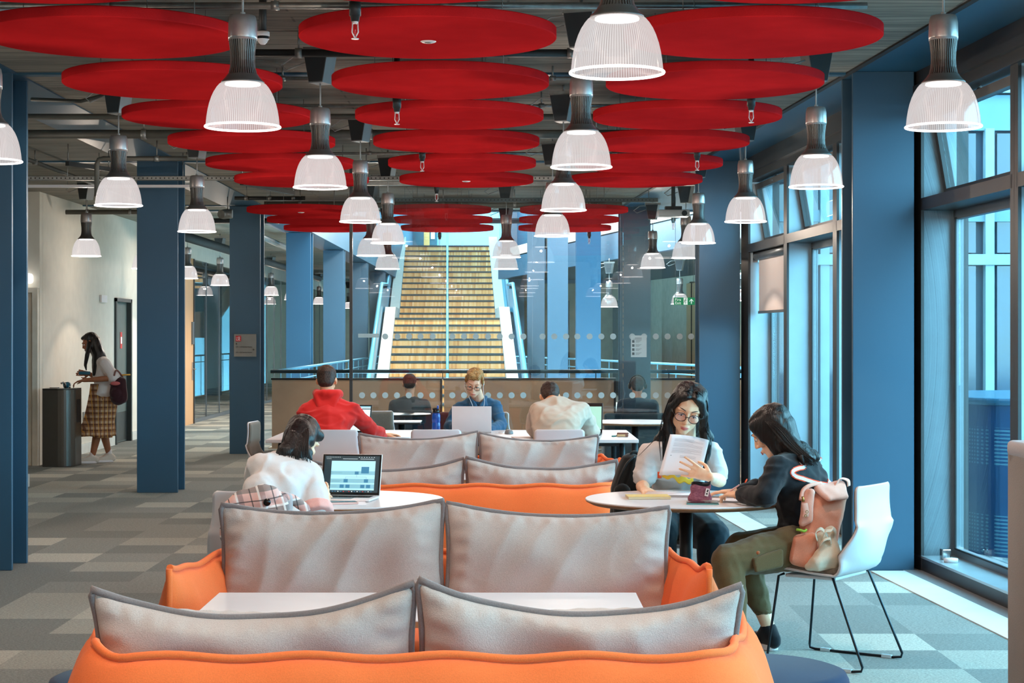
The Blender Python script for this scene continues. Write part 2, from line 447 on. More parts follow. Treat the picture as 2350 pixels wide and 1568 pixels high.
m = MB(); m.prism([(-9, -5, -.3), (3.9, -5, -.3), (xw(18), 18.1, -.3), (3.42, 25.0, -.3), (-9, 25.0, -.3)], (0, 0, .3))
struct('floor', m, M['carpet'])
m = MB(); m.box(-9, -3.24, 25.0, 62, -.3, 0); struct('floor_gallery_left', m, M['carpet'])
m = MB(); m.prism([(-9, -5, 3.3), (xw(-5)-.49, -5, 3.3), (xw(25)-.49, 25.0, 3.3), (-9, 25.0, 3.3)], (0, 0, .3))
struct('ceiling', m, M['concrete'])
m = MB(); m.box(-9, -3.7, 25.0, 62, 3.3, 3.6); struct('ceiling_gallery_left', m, M['concrete'])
m = MB(); m.prism([(xw(-5)-.47, -5, 3.3), (xw(-5)+.3, -5, 3.3), (xw(18)+.3, 18, 3.3), (4.2, 25.0, 3.3), (xw(25)-.47, 25.0, 3.3)], (0, 0, .3))
struct('ceiling_soffit_right', m, M['blue_soffit'])
m = MB(); m.box(-3.74, -3.26, -5, 62, 3.29, 3.62); m.box(-3.74, -3.262, 25.1, 62, 3.62, 5.6); m.box(-3.8, -3.74, -5, 25, 3.292, 3.3)
struct('beam_left', m, M['blue'])
m = MB()
for Yb in (6, 12, 18, 24): m.box(-9, xw(Yb)-.5, Yb+.0, Yb+.09, 3.285, 3.31)
struct('beam_cross', m, M['blue_soffit'])
m = MB(); m.prism([(xw(-5)-.5, -5, 3.288), (xw(-5)-.462, -5, 3.288), (xw(25)-.462, 25, 3.288), (xw(25)-.5, 25, 3.288)], (0, 0, .02)); struct('trim_shadow_gap', m, M['gasket'])  # dark strip stands in for the shade of the gap beside the soffit
m = MB(); m.box(-9, 4, 24.92, 25.1, 3.28, 5.2); struct('beam_atrium_edge', m, M['blue_soffit'])
# walls behind the camera and at the far left
m = MB(); m.box(-9, 4.2, -5.2, -5, 0, 3.3); struct('wall_back', m, M['white_wall'])
m = MB(); m.box(-9.2, -9, -5, 62, 0, 3.3); struct('wall_outer_left', m, M['white_wall'])
m = MB(); m.box(-9, -4.97, 18.55, 18.7, 0, 3.3); struct('wall_corner', m, M['white_wall'])
m = MB(); m.box(-9, -5.65, 21.8, 21.95, 0, 3.3); struct('wall_recess', m, M['white_wall'])
m = MB(); m.box(-5.80, -5.65, 21.96, 25.93, 0, 3.3); m.box(-5.80, -5.65, 27.03, 30.9, 0, 3.3); m.box(-5.80, -5.65, 25.93, 27.03, 2.11, 3.3); m.box(-5.80, -5.65, 30.9, 60, 2.95, 3.3)
struct('wall_left', m, M['white_wall'])
m = MB(); m.box(-9, -3.3, 60, 60.2, 0, 3.3); struct('wall_gallery_end', m, M['white_wall'])
m = MB(); m.box(-5.65, -5.63, 22.0, 25.9, 0, .13); m.box(-5.65, -5.63, 27.1, 30.9, 0, .13); m.box(-9, -4.95, 18.53, 18.55, 0, .13); m.box(-4.97, -4.95, 18.53, 18.7, 0, .13)
struct('baseboard_left', m, plain('white gloss skirting', rgb(216, 220, 216), .4))
# door in the recess, seen at the far left
d = MB(); d.box(-6.6, -5.72, 21.76, 21.80, 0, 2.08); o = struct('door_1', d, plain('warm white door', rgb(206, 200, 186), .6))
f = MB(); f.box(-5.72, -5.655, 21.72, 21.8, 0, 2.14); f.box(-6.68, -5.72, 21.72, 21.8, 2.08, 2.14); f.build('door_frame', plain('white door lining', rgb(212, 208, 196), .5), o)
# dark green door in the side wall
mg = plain('dark grey green door', rgb(84, 98, 96), .5); mgf = plain('dark door frame', rgb(48, 56, 58), .5)
d = MB(); d.box(-5.72, -5.69, 26.0, 26.96, .01, 2.06); o = struct('door_2', d, mg)
f = MB(); f.box(-5.72, -5.62, 25.93, 26.0, 0, 2.11); f.box(-5.72, -5.62, 26.96, 27.03, 0, 2.11); f.box(-5.72, -5.62, 25.93, 27.03, 2.06, 2.11); f.build('door_frame', mgf, o)
f = MB(); f.box(-5.69, -5.685, 26.02, 26.94, .03, .45); f.build('kick_plate', plain('steel kick plate', rgb(64, 70, 72), .35, metal=.6), o)
f = MB(); f.box(-5.69, -5.66, 26.1, 26.13, .75, 1.75); f.build('pull_handle', M['black'], o)
f = MB(); f.box(-5.69, -5.684, 26.5, 26.62, 1.38, 1.62); f.build('notice', plain('red notice', rgb(200, 40, 44), .6), o)
f = MB(); f.box(-5.684, -5.682, 26.52, 26.6, 1.45, 1.55); f.build('notice_symbol', M['paper'], o)
f = MB(); f.tube([(-5.68, 26.85, .99), (-5.62, 26.85, .99), (-5.62, 26.72, .99)], .01); f.build('lever_handle', M['chrome'], o)
# oak door and glass rooms further along the gallery
for i, y0 in enumerate((31.45, 40.2, 49.2)):
    d = MB(); d.box(-5.70, -5.64, y0, y0+.92, 0, 2.95); o = struct('door_%d' % (3+i), d, M['oak'])
    f = MB(); f.box(-5.72, -5.62, y0-.06, y0, 0, 2.95); f.box(-5.72, -5.62, y0+.92, y0+.98, 0, 2.95); f.build('door_frame', M['frame_dark'], o)
    f = MB(); f.box(-5.64, -5.61, y0+.72, y0+.84, 1.42, 1.82); f.build('room_plate', M['frame'], o)
    f = MB(); f.box(-5.64, -5.62, y0+.76, y0+.8, .78, 1.1); f.tube([(-5.62, y0+.78, .98), (-5.57, y0+.78, .98), (-5.57, y0+.68, .98)], .01); f.build('lever_handle', M['chrome'], o)
k = 0
for a, b in ((32.43, 40.14), (41.18, 49.14), (50.2, 60)):
    k += 1
    d = MB(); d.box(-5.69, -5.675, a, b, .06, 2.95); o = struct('window_%d' % k, d, M['ipane'])
    n = max(2, int((b-a)/1.3)); f = MB()
    f.box(-5.72, -5.65, a, b, 0, .06)
    for j in range(n+1):
        y = a+(b-a)*j/n; f.box(-5.70, -5.665, y-.008, y+.008, .06, 2.95)
    f.build('window_frame', M['frame'], o)

# H-section steel columns
def column(x, y, top=3.3, name='column', w=.406, d=.406):
    a = MB(); a.box(x, x+w, y, y+.032, 0, top); a.box(x, x+w, y+d-.032, y+d, 0, top); a.box(x+w/2-.012, x+w/2+.012, y+.03, y+d-.03, 0, top)
    return struct(name, a, M['blue'], bevel=.003, seg=1)
for Yc, tp in ((6, 3.3), (11.95, 3.3), (17.95, 3.3), (23.92, 3.28), (30, 3.28), (36, 3.28), (42, 3.28), (48, 3.28), (54, 3.28)):
    column(-3.687, Yc, tp)
for Yc, x, tp in ((6, 2.64, 3.3), (11.95, 2.276, 3.3), (18.0, 1.90, 3.3), (24.0, 1.483, 3.28), (30, 1.13, 6.5), (36, .785, 6.5), (42, .44, 6.5), (48, .02, 6.5)):
    column(x, Yc, tp)

# ------------------------------------------------------------------ window front on the right
bays = [(-16.9, -15.2), (-15.1, -13.3), (-13.2, -11.4), (-11.3, -9.5), (-9.4, -7.6), (-7.5, -5.75), (-5.65, -3.78), (-3.72, -1.9), (-1.84, -.03), (.43, 2.27), (2.33, 4.1), (4.16, 5.86)]
def hopper(o, a, b, z0, z1, tilt):
    """the opening light above the transom: hinged at its foot, leaning into the room"""
    R = MW @ Matrix.Translation((0, .17, z0)) @ Matrix.Rotation(tilt, 4, 'X')
    f = MB(); w = .055; h = z1-z0
    f.box(a, b, -.03, .03, 0, w, R); f.box(a, b, -.03, .03, h-w, h, R); f.box(a, a+w, -.03, .03, w, h-w, R); f.box(b-w, b, -.03, .03, w, h-w, R)
    c = f.build('opening_sash', M['frame_dark'], o)
    f = MB(); f.box(a+w, b-w, -.004, .004, w, h-w, R); f.build('pane', M['wpane'], c)
    f = MB(); f.tube([R @ V(((a+b)/2, -.03, h-.03)), MW @ V(((a+b)/2, .1, z1+.02))], .012, 6); f.build('stay', M['chrome'], c)
for i, (a, b) in enumerate(bays):
    g = MB(); g.box(a+.09, b-.09, .215, .227, .17, 2.34, MW)
    o = struct('window_%d' % (i+4), g, M['wpane'])
    f = MB()
    f.box(a-.03, a+.03, -.0, .22, 0, 3.08, MW); f.box(b-.03, b+.03, -.0, .22, 0, 3.08, MW)
    f.build('window_reveal', M['reveal'], o)
    f = MB()
    f.box(a-.035, a+.035, -.02, 0, 0, 3.08, MW); f.box(b-.035, b+.035, -.02, 0, 0, 3.08, MW)
    f.box(a, b, -.02, .26, 2.38, 2.46, MW)
    f.build('transom', M['frame_dark'], o)
    f = MB(); f.box(a, b, .20, .25, .09, .15, MW); f.box(a+.02, a+.085, .2, .25, .15, 2.38, MW); f.box(b-.085, b-.02, .2, .25, .15, 2.38, MW); f.box(a, b, .2, .25, 2.32, 2.38, MW)
    f.build('window_frame', M['frame'], o)
    f = MB()
    f.box(a+.083, a+.093, .19, .2, .15, 2.33, MW); f.box(b-.093, b-.083, .19, .2, .15, 2.33, MW); f.box(a+.08, b-.08, .19, .2, .145, .155, MW)
    f.build('gasket', M['gasket'], o)
    hopper(o, a+.04, b-.04, 2.47, 3.06, .17 if i >= 6 else 0)
m = MB(); m.box(-17, 5.9, -.015, .3, 0, .085, MW); struct('trim_sill', m, M['frame_dark'])
m = MB(); m.box(-17, 5.9, -.02, .2, .085, .1, MW); struct('trim_sill_top', m, plain('silver sill top', rgb(168, 180, 186), .3, metal=.5))
m = MB(); m.box(-17, 5.9, -.04, .3, 3.07, 3.31, MW); m.box(-17, 5.9, -.07, -.04, 3.14, 3.2, MW); struct('trim_head', m, M['frame_dark'])
m = MB(); m.box(-.06, .46, -.02, .3, 0, 3.1, MW); m.box(5.88, 6.2, -.02, .3, 0, 3.3, MW); struct('wall_right', m, M['frame_dark'])
m = MB(); m.prism([(xw(18)+.1, 18.1, 0), (xw(18)+.2, 18.1, 0), (3.55, 25, 0), (3.45, 25, 0)], (0, 0, 3.3)); struct('wall_right_rear', m, M['white_wall'])
# pale border strip and plain carpet beside the windows
m = MB(); m.prism([(xw(11.9)-.363-.061*.0, 11.9, .0), (xw(11.9)-.14, 11.9, 0), (xw(-4)-.14, -4, 0), (xw(-4)-.363, -4, 0)], (0, 0, .006)); struct('floor_strip', m, M['strip'])
m = MB(); m.prism([(xw(17.8)-.68, 17.8, .0), (xw(17.8)-.46, 17.8, 0), (xw(12.5)-.5, 12.5, 0), (xw(12.5)-.72, 12.5, 0)], (0, 0, .006)); struct('floor_strip_rear', m, M['strip'])
m = MB(); m.prism([(xw(11.95)-.138, 11.95, 0), (xw(11.95)-.015, 11.95, 0), (xw(-4)-.015, -4, 0), (xw(-4)-.138, -4, 0)], (0, 0, .004)); struct('floor_border', m, M['carpet_plain'])

# roller blind in the third bay
rb = thing('roller_blind', 'white roller blind half drawn over the window behind the black-sweatshirt student', 'blind', MW @ V((5.0, .1, 1.3)))
f = MB(); f.tube([MW @ V((4.2, .06, 2.34)), MW @ V((5.82, .06, 2.34))], .04, 16); f.build('roller', M['frame'], rb)
f = MB(); f.box(4.24, 5.76, .072, .078, 1.80, 2.34, MW); f.build('blind_cloth', fabric('white blind cloth', rgb(216, 206, 204), .03, 200, .1), rb)
f = MB(); f.box(4.24, 5.76, .062, .086, 1.775, 1.80, MW); f.build('bottom_bar', M['frame'], rb)
f = MB(); f.box(5.8, 5.85, .02, .1, 2.28, 2.4, MW); f.build('bracket', M['chrome'], rb)
# small sensor on the sill
sn = thing('door_stop', 'small white and chrome stop standing on the window sill', 'stop', MW @ V((-.35, .08, .1)))
f = MB(); f.lathe([(.0, .1), (.045, .1), (.045, .125), (0, .13)], MW @ V((-.42, .07, 0)), 24); f.build('disc', M['white'], sn)
f = MB(); f.box(-.30, -.24, .05, .11, .1, .17, MW); f.build('block', M['chrome'], sn, bevel=.008)

# ------------------------------------------------------------------ outside
m = MB(); m.box(2.9, 60, -40, 19.9, -.4, -.2); struct('ground_outside', m, plain('pale paving', rgb(96, 104, 108), .8))
fa = thing('facade', 'pale panelled building with a white window grid seen through the windows', 'building', (6, 20.5, -.3))
mp = plain('pale blue grey cladding', rgb(98, 126, 140), .6, var=.03); ml = plain('white mullion', rgb(134, 152, 160), .5); mbg = plain('blue facade glass', rgb(8, 38, 62), .08, metal=.0, spec=1.0, var=.5, vscale=.8)
f = MB(); f.box(2.85, 12, 20.55, 20.8, -.3, 9); f.build('wall', plain('blue facade infill', rgb(16, 46, 66), .5), fa)
for z0, z1, x0 in ((3.88, 4.28, 2.9), (4.95, 5.5, 2.9), (2.85, 2.98, 2.9)):
    x = x0
    f = MB()
    while x < 11.9: f.box(x+.01, x+.99, 20.42, 20.55, z0, z1); x += 1.0
    f.build('cladding_band', mp, fa)
for x in [2.9+.62*i for i in range(15)]:
    f = MB(); f.box(x, x+.1, 20.38, 20.5, -.3, 3.9); f.build('mullion', ml, fa)
for x in [2.95+.62*2*i for i in range(7)]:
    f = MB(); f.box(x+.1, x+1.1, 20.46, 20.5, -.3, 2.35); f.build('glazing', mbg, fa)
    f = MB(); f.box(x+.1, x+1.1, 20.46, 20.5, 2.5, 3.85); f.build('glazing', mbg, fa)
f = MB(); f.box(2.9, 11.9, 20.36, 20.5, 2.36, 2.48); f.build('rail', ml, fa)
f = MB(); f.box(2.9, 11.9, 20.36, 20.52, 4.3, 4.36); f.box(2.9, 11.9, 20.36, 20.52, 4.88, 4.94); f.build('rail', ml, fa)
# perforated blue enclosure outside the near window
pe = thing('bicycle_enclosure', 'rounded blue perforated metal enclosure outside the nearest window', 'enclosure', (4.6, 14.6, -.2))
f = MB(); n = 40
ax, ay = 4.75, 15.3; rx, ry = 1.05, 1.2
ring = [(ax+rx*math.copysign(abs(math.cos(t))**.6, math.cos(t)), ay+ry*math.copysign(abs(math.sin(t))**.6, math.sin(t))) for t in [2*PI*i/n for i in range(n)]]
f.prism([(x, y, -.2) for x, y in ring], (0, 0, 1.2))
s = N('blue perforated sheet'); v = s.coord('Object'); sep = s.n.new('ShaderNodeSeparateXYZ'); s.link(v, sep.inputs[0])
cbn = s.n.new('ShaderNodeCombineXYZ'); s.link(s.math('ADD', sep.outputs[0], sep.outputs[1]), cbn.inputs[0]); s.link(sep.outputs[2], cbn.inputs[1])
vo = s.new('ShaderNodeTexVoronoi', Scale=34.0); vo.inputs['Randomness'].default_value = 0; s.link(cbn.outputs[0], vo.inputs['Vector'])
band = s.math('MULTIPLY', s.math('GREATER_THAN', s.math('SINE', s.math('MULTIPLY', sep.outputs[2], 9.0)), .2), s.math('LESS_THAN', vo.outputs['Distance'], .28))
s.link(s.mix(band, rgb(8, 50, 90), rgb(76, 116, 132)), s.b.inputs['Base Color']); s.b.inputs['Roughness'].default_value = .35
f.build('side_panel', s.m, pe)
f = MB(); f.prism([((x-ax)*1.02+ax, (y-ay)*1.02+ay, 1.0) for x, y in ring], (0, 0, .06)); f.build('top', plain('pale blue top', rgb(30, 78, 104), .3), pe, bevel=.02)

# ------------------------------------------------------------------ atrium
m = MB(); m.box(-3.3, 14, 25, 64, -3.8, -3.6); struct('floor_atrium', m, plain('atrium floor', rgb(170, 165, 155), .6))
m = MB(); m.box(-4, 9.2, 25.1, 58.5, 8.8, 9); struct('ceiling_sky_block', m, M['white_wall'])  # unseen roof added to cut skylight, far opening sized for brightness
m = MB(); m.box(9, 9.2, 21, 62, -3.6, 9); struct('wall_sky_block', m, M['white_wall'])  # unseen wall added to keep bright sky out of the gallery glass reflections
m = MB(); m.box(-4, 14, 62, 62.3, -3.6, 9); struct('wall_atrium_end', m, M['lightblue'])
m = MB(); m.box(-3.32, -3.24, 25.0, 62, -.34, .02); struct('trim_gallery_left', m, M['white_wall'])
m = MB(); m.box(-3.3, 3.45, 24.98, 25.06, -.32, .02); struct('trim_landing', m, M['white_wall'])
GA = V((4.2, 25.2, 0)); GB = V((-.25, 48.4, 0)); GD = (GB-GA).normalized(); GN = V((GD.y, -GD.x, 0))
def gp(t, off, z): p = GA+GD*t+GN*off; return (p.x, p.y, z)
GL = (GB-GA).length
def gbox(t0, t1, o0, o1, z0, z1, mb): mb.prism([gp(t0, o0, z0), gp(t1, o0, z0), gp(t1, o1, z0), gp(t0, o1, z0)], (0, 0, z1-z0))
m = MB(); gbox(0, GL, .05, 5, -.3, 0, m); struct('floor_gallery_right', m, M['carpet'])
m = MB(); gbox(0, GL, 0, .05, -.5, .25, m); struct('trim_gallery_right', m, M['white_wall'])
m = MB(); gbox(0, GL, .1, 5, 3.1, 3.35, m); struct('ceiling_gallery_right', m, plain('dark services ceiling', rgb(70, 74, 74), .7))
m = MB(); gbox(0, GL, -.02, .1, 3.1, 3.62, m); struct('beam_gallery_right', m, M['blue'])
m = MB(); gbox(0, GL, -.05, .1, 3.64, 3.86, m); struct('trim_gallery_upper', m, M['white_wall'])
m = MB(); gbox(0, GL, .4, .5, 3.86, 7.5, m); struct('wall_gallery_upper', m, M['blue'])
m = MB(); gbox(0, GL, 4.2, 4.35, 0, 3.1, m); struct('wall_gallery_right', m, plain('beige panelled wall', rgb(196, 188, 166), .7))
for i, t in enumerate((1.2, 5.2, 9.2, 14.2, 19)):
    m = MB(); gbox(t, t+.95, 4.12, 4.2, 0, 2.9, m); o = struct('door_%d' % (6+i), m, M['oak'])
    f = MB(); gbox(t+.46, t+.49, 4.1, 4.12, 0, 2.9, f); f.build('door_edge', M['gasket'], o)
    f = MB(); gbox(t-.2, t-.08, 4.1, 4.2, 1.3, 1.75, f); f.build('room_plate', M['frame'], o)
for i, t in enumerate((3.1, 7.4, 12, 17)):
    m = MB(); gbox(t, t+1.1, 4.14, 4.2, .1, 2.7, m); struct('window_%d' % (20+i), m, plain('dark glazed opening', rgb(30, 60, 74), .15))
def railing(name, label, pts, hz, mat, spacing=.9, r=.022, lower=True):
    """handrail with short uprights along a polyline of 3-D floor points"""
    o = thing(name, label, 'railing', pts[0])
    f = MB(); f.tube([(p[0], p[1], p[2]+hz) for p in pts], r, 8); f.build('handrail', mat, o)
    if lower:
        f = MB(); f.tube([(p[0], p[1], p[2]+hz-.17) for p in pts], .012, 6); f.build('lower_rail', mat, o)
    for a, b in zip(pts, pts[1:]):
        a, b = V(a), V(b); n = max(1, int((b-a).length/spacing))
        for i in range(n):
            q = a.lerp(b, (i+.5)/n); f = MB(); f.tube([q+V((0, 0, .0)), q+V((0, 0, hz))], .011, 6, caps=False); f.build('baluster', mat, o)
    return o
teal = plain('blue grey rail paint', rgb(74, 128, 150), .4)
railing('gallery_railing', 'blue grey railing along the left gallery beside the atrium', [(-3.25, 25.2, 0), (-3.25, 58, 0)], 1.07, teal, 1.2)
railing('gallery_railing', 'blue grey railing along the right gallery across the atrium', [gp(.1, .03, .0), gp(GL-.5, .03, .0)], 1.07, teal, 1.2)

m = MB(); m.box(.12, 9, 52, 52.2, -3.6, 3.1); struct('wall_gallery_far', m, plain('beige far wall', rgb(176, 168, 148), .7))
m = MB(); m.box(.12, 9, 51.95, 52.2, 3.1, 9); struct('wall_gallery_far_upper', m, M['blue'])
m = MB(); m.box(.3, 5, 48.5, 52, -.3, 0); struct('floor_gallery_far', m, M['carpet'])
for i, (a, b) in enumerate(((.45, .9), (1.25, 1.75), (2.1, 2.5), (3.0, 3.9))):
    m = MB(); m.box(a, b, 51.9, 52, 0, 2.6); struct('door_%d' % (14+i), m, plain('dark far doorway', rgb(36, 58, 66), .3) if i % 2 else M['oak'])
m = MB(); m.box(.12, .3, 48.45, 52.0, -3.6, 9); struct('wall_stair_side', m, M['blue'])
c = P(1705, 523, 30.5); m = MB(); m.box(c.x-.16, c.x+.16, 30.5, 30.56, c.z-.085, c.z-.01); o = m.build('wall_panel', plain('orange red panel', rgb(236, 70, 40), .5), None); m = MB(); m.box(c.x-.16, c.x+.16, 30.5, 30.56, c.z, c.z+.075); m.build('upper_panel', plain('orange red panel', rgb(236, 70, 40), .5), o)
m = MB(); m.box(c.x-.012, c.x+.012, 30.52, 30.54, c.z+.07, 5.2); m.build('hanger', M['black'], o); tag(o, 'small orange red hanging panel in the gap right of the dark blue column', 'panel')
# balustrade between the study area and the atrium
bl = thing('balustrade', 'beige panelled balustrade with dark handrail facing the atrium', 'balustrade', (-.5, 24.95, 0))
for a, b in ((-3.24, -.92), (-.88, 1.46), (1.93, 2.62), (2.66, 3.06), (3.08, 3.42)):
    f = MB(); f.box(a, b, 24.78, 24.82, .02, .96); p = f.build('panel', M['ply'], bl)
    f = MB(); f.box(a-.01, b+.01, 24.765, 24.835, .96, .985); f.box(b-.015, b+.015, 24.765, 24.83, .0, .96); f.build('edge_trim', M['black'], p)
f = MB(); f.tube([(-3.26, 24.8, 1.075), (3.44, 24.8, 1.075)], .026, 10); f.build('handrail', plain('dark blue rail', rgb(26, 58, 72), .35, metal=.3), bl)
for x in (-2.6, -.9, .3, 1.2, 2.2, 3.0):
    f = MB(); f.box(x-.006, x+.006, 24.79, 24.81, .97, 1.07); f.build('post', M['black'], bl)

# glass partition
YG = 18.55
gl = thing('glass_partition', 'frameless glass partition with two bands of frosted dots', 'partition', (PX(1200, YG), YG, 0))
ed = [PX(x, YG) for x in (809, 1013, 1222, 1430, 1600)]
dots = [([884, 912, 939, 965, 993], [831, 857, 884, 911, 938, 965, 992]), ([1038, 1065, 1092, 1120, 1147, 1174, 1201],)*2, ([1245, 1272, 1299, 1325, 1353, 1380, 1407],)*2, ([1451, 1478, 1505, 1532, 1560, 1586],)*2]
for i in range(4):
    f = MB(); f.box(ed[i]+.002, ed[i+1]-.002, YG, YG+.012, .03, 3.1); p = f.build('pane', M['ipane'], gl)
    f = MB()
    for row, zc in zip(dots[i], (PZ(772.5, YG), PZ(907.5, YG))):
        for x in row:
            cx = PX(x, YG); f.poly([(cx+.031*math.cos(2*PI*k/24), YG-.002, zc+.031*math.sin(2*PI*k/24)) for k in range(24)])
    if i == 0: f.box(PX(822, YG), PX(870, YG), YG-.003, YG-.001, PZ(775, YG), PZ(766, YG))
    f.build('dot_band', M['dot'], p)
f = MB(); f.box(ed[0]-.03, ed[0], YG-.02, YG+.03, 0, 3.28); f.build('frame_post', M['frame_dark'], gl)
f = MB(); f.box(ed[0], ed[-1], YG-.02, YG+.03, 0, .03); f.build('floor_track', M['frame_dark'], gl)
f = MB(); f.box(ed[0], ed[-1], YG-.02, YG+.03, 3.1, 3.14); f.build('head_track', M['galv'], gl)

# staircase climbing away on the far side of the atrium
st = thing('staircase', 'wide timber staircase climbing away across the atrium', 'staircase', (-1.4, 41, -3.6))
kx = -.0337; WS = 1.30
def sx(Y, off): return kx*Y+off
f = MB(); g2 = MB(); steps = []
z = .657-.172*9; Y = 40.7-.6*9
for i in range(17): steps.append((Y, z, .172)); Y += .6; z += .172
z_land = z; Y_l = Y; Y += 3.6
for i in range(13): steps.append((Y, z, .183)); Y += .6; z += .183
for (y, z0, r) in steps:
    w = WS if y < Y_l else WS-.0
    f.box(sx(y, -w), sx(y, w), y, y+.62, z0-.03, z0+r-.05)
    g2.box(sx(y, -w), sx(y, w), y-.03, y+.62, z0+r-.045, z0+r)
f.build('riser', M['stair_wood'], st)
g2.box(sx(Y_l, -WS), sx(Y_l, WS), Y_l-.1, Y_l+3.65, z_land-.06, z_land-.005)
g2.build('nosing', M['tread'], st)
Zt = steps[-1][1]+.183; Yt = steps[-1][0]+.6
g = MB(); g.box(-4, 3, Yt, 62, Zt-.25, Zt); g.build('upper_landing', M['white_wall'], st)
def string_poly(off):
    pts = [(steps[0][0]-.3, steps[0][1]-.1), (Y_l-.1, z_land+.02), (Y_l, z_land+.28), (Y_l+3.6, z_land+.28), (Yt, Zt+.3), (Yt, Zt-.5), (Y_l+3.6, z_land-.5), (Y_l, z_land-.5), (steps[0][0]-.3, steps[0][1]-.9)]
    pts[0] = (pts[0][0], pts[0][1]+.3); pts[1] = (Y_l, z_land+.28)
    return [(sx(y, off), y, zz) for y, zz in pts[:1]+pts[2:]]
for off in (-WS-.26, WS+.0):
    g = MB(); g.prism(string_poly(off), (.26, 0, 0)); g.build('stringer', M['white_wall'], st)
ltb = plain('bright blue rail', rgb(110, 190, 220), .35)
for off in (-WS-.34, WS+.34, 0.0):
    h = .95 if off else .55
    line = [(sx(steps[0][0], off), steps[0][0], steps[0][1]+h), (sx(Y_l-.4, off), Y_l-.4, z_land+h-.1), (sx(Y_l+3.6, off), Y_l+3.6, z_land+h), (sx(Yt, off), Yt, Zt+h)]
    g = MB(); g.tube(line, .045 if off else .03, 8); p = g.build('handrail', ltb, st)
    if off:
        g = MB(); g.prism([(x, y, zz-.12) for x, y, zz in line]+[(x, y, zz-.72) for x, y, zz in line[::-1]], (.03, 0, 0)); g.build('guard_panel', plain('blue guard panel', rgb(60, 140, 175), .3), p)
m = MB(); m.box(PX(946, 61.9), PX(1003, 61.9), 61.85, 62, Zt, Zt+2.2); o = struct('door_12', m, plain('dark teal double door', rgb(30, 84, 100), .4))
f = MB(); f.box(PX(973, 61.9), PX(986, 61.9), 61.82, 61.85, Zt+.2, Zt+1.6); f.build('poster', plain('orange poster', rgb(214, 160, 96), .7), o)
f = MB(); f.box(PX(989, 61.9), PX(998, 61.9), 61.82, 61.85, Zt+.5, Zt+1.5); f.build('notice', M['paper'], o)

# ------------------------------------------------------------------ signs
sg = MB(); c = P(562.5, 793, 23.90); sg.box(c.x-.147, c.x+.147, 23.895, 23.918, c.z-.15, c.z+.15)
sign = sg.build('wall_sign', plain('brushed grey sign plate', rgb(132, 134, 132), .5, metal=.2), None, bevel=.004)
tag(sign, 'square grey direction sign with red logo on a blue column', 'sign')
f = MB(); f.box(c.x-.125, c.x-.052, 23.890, 23.895, c.z+.054, c.z+.127); lg = f.build('logo', plain('red logo square', rgb(196, 26, 34), .5), sign)
text('LSE', .07, M['paper'], facing_cam((c.x-.118, 23.889, c.z+.066)), 'lettering', lg, .0008, sx=.56)
text('1.07 - 1.10 Seminar Rooms', .021, M['gasket'], facing_cam((c.x-.127, 23.893, c.z-.025)), 'lettering', sign, .0008, sx=.95)
text('1.02 - 1.06 Seminar Rooms', .021, M['gasket'], facing_cam((c.x-.127, 23.893, c.z-.098)), 'lettering', sign, .0008, sx=.95)
f = MB(); ux, uz = c.x-.114, c.z+.018
f.prism([(ux-.002, 23.892, uz-.014), (ux+.002, 23.892, uz-.014), (ux+.002, 23.892, uz+.01), (ux-.002, 23.892, uz+.01)], (0, .003, 0))
f.prism([(ux-.013, 23.892, uz-.001), (ux, 23.892, uz+.015), (ux+.013, 23.892, uz-.001), (ux+.009, 23.892, uz-.003), (ux, 23.892, uz+.009), (ux-.009, 23.892, uz-.003)], (0, .003, 0))
ux, uz = c.x+.11, c.z-.056
f.prism([(ux-.016, 23.892, uz-.002), (ux+.008, 23.892, uz-.002), (ux+.008, 23.892, uz+.002), (ux-.016, 23.892, uz+.002)], (0, .003, 0))
f.prism([(ux-.001, 23.892, uz+.013), (ux+.015, 23.892, uz), (ux-.001, 23.892, uz-.013), (ux-.003, 23.892, uz-.009), (ux+.009, 23.892, uz), (ux-.003, 23.892, uz+.009)], (0, .003, 0))
f.build('arrow', M['gasket'], sign)
# hanging fire exit sign beyond the partition
YE = 22.6; c = P(1571, 691.5, YE); hw = 24.5*YE/F; hh = 8.6*YE/F
f = MB(); f.box(c.x-hw, c.x+hw, YE, YE+.015, c.z-hh, c.z+hh)
ex = f.build('exit_sign', emissive('green exit panel', rgb(0, 140, 88), .35), None); tag(ex, 'green fire exit sign hanging on thin wires', 'sign')
wh = emissive('white exit lettering', rgb(235, 245, 238), .5)
text('Fire', .049, wh, facing_cam((c.x-hw+.014, YE-.001, c.z+.004)), 'lettering', ex, .0008)
text('Exit', .049, wh, facing_cam((c.x-hw+.014, YE-.001, c.z-.038)), 'lettering', ex, .0008)
f = MB(); f.box(c.x-.012, c.x+.037, YE-.002, YE, c.z-hh+.004, c.z+hh-.004); pn = f.build('pictogram_field', wh, ex)
gr = plain('pictogram green', rgb(0, 110, 70), .6)
f = MB(); f.ell((c.x+.018, YE-.003, c.z+.031), (.006, .001, .006), sub=2)
for a, b in (((.014, .022), (.004, .0)), ((.004, .0), (.014, -.014)), ((.014, -.014), (.008, -.032)), ((.004, .0), (-.006, -.012)), ((-.006, -.012), (-.01, -.016)), ((.012, .018), (.026, .008)), ((.012, .018), (-.002, .01)), ((.0, .012), (-.004, .002))):
    f.tube([(c.x+a[0], YE-.003, c.z+a[1]), (c.x+b[0], YE-.003, c.z+b[1])], .0028, 6)
f.build('running_figure', gr, pn)
f = MB(); ax = c.x+.085
f.box(ax-.005, ax+.005, YE-.003, YE, c.z-.032, c.z+.02)
f.prism([(ax-.028, YE-.003, c.z-.0), (ax, YE-.003, c.z+.03), (ax+.028, YE-.003, c.z), (ax+.022, YE-.003, c.z-.006), (ax, YE-.003, c.z+.017), (ax-.022, YE-.003, c.z-.006)], (0, .003, 0))
